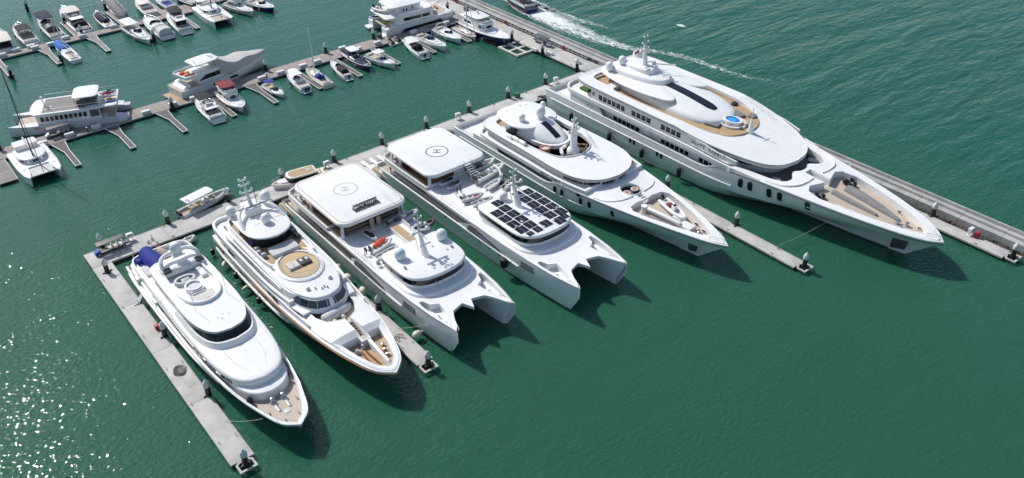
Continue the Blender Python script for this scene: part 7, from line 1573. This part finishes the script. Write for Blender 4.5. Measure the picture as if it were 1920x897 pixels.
# big power catamaran at the top
loc, rz, L = berth(g_(300, 290), g_(1125, 90), 2.2)
t = thing('power_catamaran', 'three deck white power catamaran on the timber pontoon at the top', 'yacht', loc, rz); W_ = 10.2
sym_hulls(t, L, W_, 3.0, 2.6, HULLW)
MB().prism(sym([(L*.1, 4.7), (L*.9, 4.75), (L*.965, 4.4)], 1), 1.5, 2.65).obj('bridge_deck', HULLW, t, smooth=False)
for sd_ in (-1, 1): 
    MB().side([(L*.2, .7), (L*.26, 1.45), (L*.78, 1.75), (L*.8, 1.15)], sd_*(W_/2+.02), .05).obj('hull_window', GLASS, t, smooth=False)
    B('stern_steps', WDECK, t, -1.2, L*.1, sd_*3.7-1.2, sd_*3.7+1.2, .3, .7, .1); B('stern_steps', WDECK, t, L*.03, L*.14, sd_*3.7-1.0, sd_*3.7+1.0, .6, 1.7, .1)
MB().slab(sym([(L*.16, 4.4), (L*.2, 4.7), (L*.62, 4.7), (L*.7, 4.0), (L*.74, 0)], 3), 2.6, 4.3, .15).obj('saloon', WHITE, t)
panes(t, [(L*.26, -4.72), (L*.5, -4.72)], 3.2, 3.95, 1, 0, out=.1); panes(t, [(L*.515, -4.72), (L*.63, -4.65)], 3.2, 3.95, 1, 0, out=.1); panes(t, [(L*.6, 4.72), (L*.26, 4.72)], 3.2, 3.95, 2, .3)
MB().slab(sym([(L*.02, 4.0), (L*.05, 4.6), (L*.2, 4.8), (L*.64, 4.75), (L*.72, 3.8), (L*.75, 0)], 3), 4.2, 4.55, .12).obj('flybridge_deck', WHITE, t)
MB().wall(catmull([(L*.2, -4.7), (L*.6, -4.65), (L*.68, -3.8), (L*.71, 0), (L*.68, 3.8), (L*.6, 4.65), (L*.2, 4.7)], 3), 4.5, 5.2, .2).obj('flybridge_coaming', WHITE, t)
MB().slab(sym([(L*.24, 3.0), (L*.45, 3.2), (L*.56, 2.6), (L*.58, 0)], 3), 4.5, 6.3, .15).obj('sky_lounge', WHITE, t)
panes(t, [(L*.42, -3.15), (L*.53, -2.85)], 5.3, 5.9, 1, 0, out=.1); panes(t, [(L*.3, -3.1), (L*.36, -3.15)], 5.1, 5.6, 2, .4)
MB().slab(rrect(L*.12, L*.56, -3.6, 3.6, 1.0, 4), 6.25, 6.5, .12).obj('hardtop', WHITE, t)
MB().prism(sym([(L*.74, 3.9), (L*.9, 4.0), (L*.93, 3.6)], 2), 2.6, 2.72).obj('fore_lounge_deck', TEAKG, t, smooth=False); B('fore_sofa', WHITE, t, L*.75, L*.79, -2.8, 2.8, 2.7, 3.3, .15)
for y in (-.6, .6): B('fore_table', ORANGEST, t, L*.83, L*.86, y-.4, y+.4, 2.72, 3.1, .05)
MB().slab(sym([(L*.02, 3.4), (L*.16, 3.6)], 1), 2.2, 2.45, .06).obj('aft_cockpit', TEAKG, t)
PX, PZ, PL = loc, rz, L
def onpc(fx, y, z): c, s = math.cos(PZ), math.sin(PZ); return (PX[0]+c*fx*PL-s*y, PX[1]+s*fx*PL+c*y, z)
rib('rib_boat', 'white inflatable on the upper aft deck of the power catamaran', 'inflatable boat', onpc(.06, 3.2, 4.56), PZ-1.3, 4.6, 1.9, TUBEW, LGREY, True, 1)
jetski('white and blue jet ski on the power catamaran stern', onpc(.11, 1.9, 2.45), PZ+2.6, WHITE, BLUEP)
o = thing('lime_kayak', 'lime green kayak on the power catamaran stern', 'kayak', onpc(.1, -1.6, 2.45), PZ-.3)
MB().loft([[(3*(u-.5), .36*e*math.cos(q), .2+.2*e*math.sin(q)) for q in [2*math.pi*k/8 for k in range(8)]] for u, e in ((0, .05), (.12, .5), (.35, 1), (.65, 1), (.88, .5), (1, .05))]).obj('shell', LIME, o); MB().ring(ell(0, 0, .5, .22, 12), .05, .36, .44).obj('cockpit_rim', BLACK, o)
# canopied inflatable and teak roofed tender on the main pontoon
def i_(x, y): return (290+x/8.15, 330+y/8.15)
loc, rz, L = berth(i_(390, 590), i_(1130, 210), .9)
t = rib('rib_boat', 'grey inflatable with flat white canopy behind the main pontoon', 'inflatable boat', loc, rz, L, 3.0, TUBE, TEAK, True, 3, frame=False)
MB().slab([(L*.12, -1.15), (L*.62, -1.15), (L*.66, -.7), (L*.66, .7), (L*.62, 1.15), (L*.12, 1.15)], 2.75, 2.9, .06).obj('canopy', WHITE, t)
for x in (.16, .38, .6):
    for y in (-1.0, 1.0): MB().tube([(L*x, y, .8), (L*x, y, 2.8)], .04, 5).obj('canopy_post', STEEL, t)
B('canopy_panel', GREYP, t, L*.14, L*.2, -.9, .2, 2.9, 2.93, .01)
for x in (.2, .3, .68): B('seat', TEAK if x < .6 else DGREY, t, L*x, L*x+.5, -.9, .9, .75, 1.15, .08)
def j_(x, y): return (480+x/9.97, 290+y/9.97)
loc, rz, L = berth(j_(1330, 290), j_(290, 580), 1.4)
t = thing('tender', 'cream limousine tender with teak roof moored behind the helipad catamaran', 'tender', (loc[0], loc[1], 0), rz); W_ = 3.1; sh = small_hull(t, L, W_, 1.3, WHITE, sheer=.2)
deck(sh, .1, -.03).obj('deck', TEAK, t); caprail(sh, .18, .12, .05).obj('gunwale', CREAM, t)
MB().slab(sym([(L*.25, 1.25), (L*.6, 1.25), (L*.7, .9), (L*.74, 0)], 3), 1.2, 2.3, .1).obj('cabin', GLASS, t)
MB().slab(sym([(L*.2, 1.0), (L*.23, 1.4), (L*.62, 1.45), (L*.7, 1.1), (L*.74, 0)], 3), 2.25, 2.5, .1).obj('cabin_roof', CREAM, t)
MB().prism(sym([(L*.24, 1.05), (L*.6, 1.1), (L*.66, .8), (L*.69, 0)], 3), 2.48, 2.53).obj('roof_teak', TEAK, t, smooth=False)
MB().slab(sym([(L*.72, .95), (L*.86, .7), (L*.9, 0)], 3), 1.2, 1.75, .2).obj('foredeck_trunk', WHITE, t)
rail(t, [(L*.75, -1.1, 1.5), (L*.95, -.5, 1.6), (L, 0, 1.65)], .6, 1.2, .025, mid=False)
B('aft_seat', CREAM, t, L*.04, L*.1, -.9, .9, 1.25, 1.6, .1); B('roof_hatch', LGREY, t, L*.3, L*.36, -.3, .3, 2.53, 2.6, .02); B('helm_seat', CUSHW, t, L*.13, L*.18, -.8, .8, 1.25, 1.7, .1)
loc, rz, L = berth((333, 460), (364, 443), .7)
rib('dinghy', 'small grey dinghy floating at the stern of the leftmost yacht', 'dinghy', loc, rz, L, 1.7, TUBE, LGREY, True, 1)
p = G(612, 320, 1.5); person('person in dark clothes crouching at the stern of the teak roofed tender', (p.x, p.y, 1.28), 2.4, True)
p = G(743, 327, 2.7); person('person in dark clothes standing on the solar panelled catamaran side deck', (54.6-5.6, -13.2, 2.65), 3.0)
# floating jet ski dock and white pontoon steps
p = G(741, 77, .4); t = thing('jetski_dock', 'white floating dock carrying two dark jet skis', 'floating dock', (p.x, p.y, 0), .1)
for k in range(2):
    for j in range(3): B('float_cube', TUBEW, t, -2.2+j*1.5, -.75+j*1.5, -1.6+k*1.7, -.05+k*1.7, .05, .4, .1)
jetski('dark jet ski on the white floating dock, the left one', (p.x-1.6, p.y-1.6, .42), 1.4, DGREY, BLACK); jetski('dark jet ski on the white floating dock, the right one', (p.x+.4, p.y-1.4, .42), 1.5, BLACK, LGREY)
t = thing('boarding_float', 'white slatted floating platform between the main pontoon and the solar panelled catamaran', 'floating platform', (47.8, -7.4, 0))
for k in range(6): B('float_plank', WHITE, t, k*.85, k*.85+.75, -1.5+.2*k, 4.6, .15, .66 if k % 2 else .5, .06)
p = G(973, 91, .4); t = thing('empty_dock_frame', 'pale wooden floating dock frame with four open bays beside the walkway', 'dock frame', (p.x-.3, p.y+.3, 0), 0)
for k in range(3): B('cross_beam', CREAM, t, -2.6, 3.0, -3.4+k*3.2, -2.9+k*3.2, .05, .45, .04)
for k in range(3): B('long_beam', CREAM, t, -2.8+k*2.7, -2.4+k*2.7, -3.5, 3.6, .1, .5, .04)
# ------------------------------------------------------------------ dock furniture
bx = thing('dock_box', 'x', 'dock box')
MB().slab(rrect(-.85, .85, -.4, .4, .08, 2), 0, .55, .03).obj('body', FEDGE, bx); MB().slab(rrect(-.9, .9, -.45, .45, .1, 2), .552, .72, .08).obj('lid', WHITE, bx)
fst = [True]
def put_box(x, y, z, label):
    if fst[0]: fst[0] = False; bx.location = (x, y, z); bx['label'] = label; bx['group'] = 'white dock boxes'; return
    dup(bx, (x, y, z), random.uniform(-.1, .1), label, 'white dock boxes')
def qq(x, y): return (x/4, 140+y/4)
def q2(x, y): return (480+x/4, y/4)
L1 = [qq(320, 515), qq(520, 450), qq(720, 392), qq(918, 333), qq(1095, 283), qq(1297, 222), qq(1455, 175), q2(45, 585), q2(185, 545), q2(355, 495), q2(460, 462), q2(645, 360), q2(765, 368), q2(910, 322), q2(1180, 240), q2(1425, 172)]
for i, p in enumerate(L1):
    g = G(*p, .9); y = 43.2 if i != 11 else 46.1; put_box(g.x, max(min(g.y, 46.2), 43.1), .56, 'white dock box on the middle timber pontoon, %s along it' % (ORD[i] + (' from the left' if i else '')))
L3 = [r_(1585, 365), r_(1140, 475), r_(1155, 505), r_(910, 522), r_(710, 615), r_(490, 665), r_(220, 690), r_(30, 770), r_(425, 635)]
for i, p in enumerate(sorted(L3)):
    g = G(*p, .9); put_box(g.x, max(min(g.y, 97), 95.2), .51, 'white dock box on the top left pontoon, %s along it' % (ORD[i] + (' from the left' if i else '')))
def pedestal(x, y, label):
    t = thing('power_pedestal', label, 'power pedestal', (x, y, .62))
    for a in (-.3, .3): MB().box(a-.06, a+.06, -.1, .1, 0, 1.0).obj('leg', LGREY, t, smooth=False)
    B('cabinet', WHITE, t, -.55, .55, -.28, .28, .7, 1.35, .08); B('plinth', FEDGE, t, -.6, .6, -.35, .35, 0, .12, .03); B('socket_panel', GREYP, t, -.4, .4, -.3, -.27, .8, 1.2, 0)
for i, x in enumerate((7.3, 43.0, 72.4, 98.2)): pedestal(x, -.7, 'white power pedestal on the main pontoon ' + ['near the parked buggy', 'behind the cream rimmed helipad', 'right of the solar panelled catamaran', 'behind the largest yacht stern'][i])
p = G(1824, 436, .7); pedestal(109.9, p.y, 'white power pedestal with red fire box near the tip of the rightmost finger'); B('fire_box', RED, None, 0, 0.001, 0, .001, 0, .001, 0) if False else None
t = thing('fire_box', 'small red fire hose box beside the pedestal on the rightmost finger', 'fire box', (109.9+.2, p.y-1.0, .62)); B('case', RED, t, -.3, .3, -.3, .3, 0, 1.0, .05); B('door', REDP, t, -.32, -.29, -.22, .22, .2, .85, .01)
t = thing('fire_box', 'red hose reel at the edge of the leftmost finger pontoon', 'fire box', (2.5, -25.2, .62)); B('case', RED, t, -.3, .3, -.35, .35, 0, .7, .1); MB().tube([(.05*math.cos(a)+.31, .25*math.cos(a), .4+.25*math.sin(a)) for a in [k*.7 for k in range(10)]], .06, 5).obj('hose', CREAM, t)
def utility_box(x, y, z, label, m):
    t = thing('utility_box', label, 'utility box', (x, y, z)); B('cabinet', m, t, -.5, .5, -.4, .4, 0, .9, .06); B('lid', m, t, -.55, .55, -.45, .45, .9, 1.0, .04)
utility_box(87.6, -.7, .62, 'green utility box on the main pontoon behind the largest trimaran', GREEN)
for i, (px, py) in enumerate(((712, 71), (796, 16), (874, 20))):
    p = G(px, py, .6); utility_box(p.x, p.y, .55, 'dark utility cabinet ' + ['by the power catamaran stern', 'on the walkway at the top edge', 'on the walkway beside the blue hulled yacht'][i], DGREY)
for i, (px, py) in enumerate(((1096, 106), (1082, 118), (1109, 112), (1031, 102), (1002, 95))):
    p = G(px, py, .6); t = thing('storage_bench', 'white storage bench on the walkway corner behind the largest yacht, %s' % ['against the railing', 'beside the corner pile', 'rightmost', 'near the parked cart', 'at the water edge'][i], 'bench', (p.x, p.y, .62), 1.57)
    B('seat_box', WHITE, t, -.9, .9, -.35, .35, 0, .5, .05); B('lid', FEDGE, t, -.95, .95, -.4, .4, .5, .58, .03)
# golf carts
def buggy(label, loc, rz, body, seats=3):
    t = thing('golf_cart', label, 'golf cart', loc, rz); L = 1.2 + seats*.85
    B('chassis', BLACK, t, 0, L+.8, -.55, .55, .25, .5, .08)
    MB().loft([[(x, -w_, .3), (x, w_, .3), (x, w_*.8, z1), (x, -w_*.8, z1)] for x, w_, z1 in ((L+.1, .58, 1.0), (L+.5, .55, .85), (L+.95, .4, .55))]).obj('front_cowl', body, t)
    for k in range(seats): B('seat', CUSHW, t, .3+k*.85, .8+k*.85, -.5, .5, .5, .75, .08); B('seat_back', CUSHW, t, .2+k*.85, .32+k*.85, -.5, .5, .7, 1.15, .04)
    B('roof', DGREY, t, -.1, L+.4, -.65, .65, 1.85, 1.95, .05)
    for x in (.0, L+.2):
        for y in (-.55, .55): MB().tube([(x, y, .5), (x, y, 1.9)], .03, 5).obj('roof_post', BLACK, t)
    for x in (.3, L+.4):
        for sd_ in (-1, 1):
            w_ = MB(); q = MB().lathe([(.1, -.1), (.26, -.1), (.28, 0), (.26, .1), (.1, .1)], n=12); w_.add([(x+a, sd_*.52+c, .28+b) for a, b, c in q.v], q.f); o = w_.obj('wheel', BLACK, t)
            h2 = MB(); q = MB().lathe([(.02, -.11), (.12, -.11), (.12, .11), (.02, .11)], n=8); h2.add([(x+a, sd_*.52+c, .28+b) for a, b, c in q.v], q.f); h2.obj('hub', LGREY, o)
    MB().tube([(L-.1, .25, .8), (L-.3, .25, 1.1)], .03, 5).obj('steering_column', BLACK, t); B('cargo_bed', DGREY, t, -.7, .15, -.5, .5, .5, .75, .04)
    return t
buggy('blue nosed golf cart with grey roof parked at the left end of the main pontoon', (6.1, -1.55, .62), math.pi, BLUEP)
p = G(118, 252, .55); buggy('golf cart with dark roof parked on the timber pontoon below the houseboat', (p.x+1.6, 45.4, .56), math.pi, WHITE)
p = G(1020, 80, .6); buggy('dark roofed golf cart parked on the walkway beside the breakwater', (110.2, p.y+1.5, .62), -math.pi/2, WHITE)
def bike(label, x, y, rz):
    t = thing('scooter', label, 'scooter', (x, y, .62), rz)
    MB().tube([(0, 0, .25), (.8, 0, .25), (1.0, 0, .95)], .06, 6).obj('frame', LGREY, t); MB().tube([(1.0, -.25, .95), (1.0, .25, .95)], .04, 5).obj('handlebar', BLACK, t)
    for a in (0, 1.0): MB().tube([(a+.2*math.cos(k*.7), 0, .22+.2*math.sin(k*.7)) for k in range(10)], .06, 5).obj('wheel', BLACK, t)
bike('small scooter standing near the edge of the main pontoon behind the leftmost yacht', 9.2, -3.4, .6)
# hose coil and cargo net on the leftmost finger
t = thing('hose_coil', 'tangled dark hose coil on the leftmost finger pontoon', 'hose', (1.6, -35.6, .64))
MB().tube([(.9*math.cos(k*.55)*(1-.012*k)+.1*math.sin(k*1.7), 1.2*math.sin(k*.55)*(1-.012*k), .03+.004*k) for k in range(58)], .05, 5).obj('loops', DGREY, t)
MB().tube([(-.6, .5, .03), (-.9, 8, .03), (-1.0, 18, .03), (-.9, 28, .03)], .035, 5).obj('run', GREYP, t)
t = thing('mesh_mat', 'small dark mesh mat on the leftmost finger pontoon', 'mat', (1.7, -38.6, .64), .1)
for k in range(6): MB().box(-.5+k*.2, -.45+k*.2, -.7, .7, .01, .05).obj('slat', GREYP, t, smooth=False)
t = thing('hose_coil', 'thin rope tangle near the tip of the finger beside the orange striped yacht', 'rope', (27.4, -48.8, .64))
MB().tube([(.8*math.cos(k*.6)*(1-.01*k), .5*math.sin(k*.43)+.4*math.sin(k*1.1), .03) for k in range(40)], .02, 4).obj('loops', DGREY, t)
# passerelles from the pontoon to the trimarans
for i, (x, y0, lb) in enumerate(((67.4, -3.0, 'smaller trimaran'), (91.4, -3.2, 'largest trimaran'))):
    t = thing('gangway', 'dark boarding gangway between the main pontoon and the %s' % lb, 'gangway', (x, y0, .64), 0)
    MB().rings([[(-.5, 0, 0), (.5, 0, 0), (.5, 0, .15), (-.5, 0, .15)], [(.3, -5.4, 1.6), (1.3, -5.4, 1.6), (1.3, -5.4, 1.75), (.3, -5.4, 1.75)]]).obj('walk_board', DGREY, t, smooth=False)
    for a in (-.5, .5): MB().tube([(a, 0, 1.0), (a+.8, -5.4, 2.6)], .03, 5).obj('handrail', STEEL, t); MB().tube([(a, 0, .1), (a, 0, 1.0)], .03, 5).obj('post', STEEL, t)
# mooring lines
def line(label, a, b, sag=.25, r=.035):
    a, b = Vector(a), Vector(b); P = [tuple(a.lerp(b, k/8) - Vector((0, 0, sag*4*(k/8)*(1-k/8)))) for k in range(9)]
    t = thing('mooring_line', label, 'rope', a); MB().tube([Vector(p)-a for p in P], r, 5).obj('rope', ROPE, t)
line('long mooring line from the largest trimaran bow to the finger between the trimarans', (84.0, -68.6, .8), (95.2, -71.0, 2.6), .4)
NM = ['leftmost yacht', 'orange striped yacht', 'cream rimmed helipad catamaran', 'solar panelled catamaran', 'smaller trimaran', 'largest trimaran']
for i, (x, s, hw, z) in enumerate(((7.85, 11.5, 3.6, 2.6), (21.6, 12.5, 3.8, 2.8), (36.3, 10.5, 5, 2.8), (54.6, 10.5, 5, 2.8), (73.8, 9, 6, 3.6), (98.4, 9.5, 8, 4.4))):
    for sd_, w_ in ((-1, 'near side'), (1, 'far side')): line('stern mooring line on the %s of the %s' % (w_, NM[i]), (x+sd_*hw, -s, z), (x+sd_*(hw-2.2), -4.0, .75), .3)
for i, (a, b) in enumerate((((7.9-2.4, -53, 3.0), (2.4, -48, .75)), ((21.6+2.6, -53, 3.6), (26.6, -47, .75)), ((36.3-5, -53, 4.2), (28.3, -47, .75)), ((73.8+3, -58, 4.2), (82.2, -54, .75)), ((98.4+3, -80, 5), (108.2, -74, .75)))):
    line('bow mooring line of the ' + [NM[0], NM[1], NM[2], NM[4], NM[5]][i], a, b, .3)
t = thing('channel_marker', 'flag pole with thin aerial at the stern of the solar panelled catamaran', 'flagpole', (49.6, -11.0, 5.0)); MB().tube([(0, 0, 0), (0, 0, 3.2)], .03, 5).obj('pole', LGREY, t); MB().lathe([(.07, 3.2), (.1, 3.26), (.02, 3.34)], n=8).obj('finial', LGREY, t)
t = thing('ensign_flag', 'red flag at the stern of the leftmost yacht', 'flag', (9.0, -10.8, 2.6)); MB().tube([(0, 0, 0), (-.1, .6, 2.0)], .03, 5).obj('staff', LGREY, t)
MB().add([(.12*math.sin(k*1.4), .55-.22*k+.2, z) for k in range(6) for z in (1.2, 1.95)], [(2*k, 2*k+2, 2*k+3, 2*k+1) for k in range(5)]).obj('cloth', RED, t)
# ------------------------------------------------------------------ small pieces belong to the part that carries them
OWN = {'helipad_ring': 'helipad_roof', 'helipad_letter': 'helipad_roof', 'roof_rim': 'helipad_roof', 'mullion': 'window_band', 'mast_lamp': 'mast_pole', 'crosstree': 'mast_pole', 'aerial': 'mast_pole',
       'pool_water': 'pool_rim', 'pool_step': 'pool_rim', 'skylight': 'deck_house', 'shell_edge': 'sun_deck_shell', 'hull_window': 'hull', 'anchor_pocket': 'hull', 'rub_rail': 'hull', 'rubbing_line': 'hull',
       'bulwark_cap': 'hull', 'boot_stripe': 'hull', 'hull_stripe': 'hull', 'orange_stripe': 'hull', 'gunwale': 'hull', 'side_passage': 'hull', 'jacuzzi_water': 'jacuzzi_rim', 'jacuzzi_seat': 'jacuzzi_rim', 'table_inlay': 'round_table',
       'top_post': 'top', 'canopy_post': 'canopy', 'windlass': 'bow_well_deck', 'anchor_gear': 'bow_well_deck', 'well_coaming': 'bow_well_deck', 'opening_rail': 'dark_opening_panel', 'roof_teak': 'cabin_roof', 'roof_hatch': 'wheelhouse_roof',
       'navigation_light': 'wheelhouse_roof', 'tube_cone': 'tube', 'seat_back': 'seat', 'towel': 'sun_pad', 'roof_boards': 'roof', 'letter': 'side_fairing', 'platform_teak': 'swim_platform', 'locker_teak_top': 'teak_locker', 'locker_door': 'teak_locker',
       'spreader': 'mast', 'rigging': 'mast', 'furled_jib': 'mast', 'sail_cover': 'boom', 'hardtop_post': 'hardtop', 'hardtop_pillar': 'hardtop', 'roof_pillar': 'helipad_roof', 'side_window': 'cabin_trunk', 'deck_hatch': 'deck', 'cleat': 'float', 'edge_board': 'float'}
base = lambda o: o.name.split('.')[0]
for root in [o for o in bpy.data.objects if o.parent is None and o.type == 'EMPTY']:
    kids = list(root.children); byname = {}
    for k in kids: byname.setdefault(base(k), []).append(k)
    for k in kids:
        own = byname.get(OWN.get(base(k), ''))
        if own and not k.children and k not in own:
            ky = sum(v.co.y for v in k.data.vertices) / max(1, len(k.data.vertices)); kx = sum(v.co.x for v in k.data.vertices) / max(1, len(k.data.vertices))
            def dist(o):
                n = max(1, len(o.data.vertices)); return abs(sum(v.co.y for v in o.data.vertices)/n - ky) + .2*abs(sum(v.co.x for v in o.data.vertices)/n - kx)
            k.parent = min(own, key=dist)
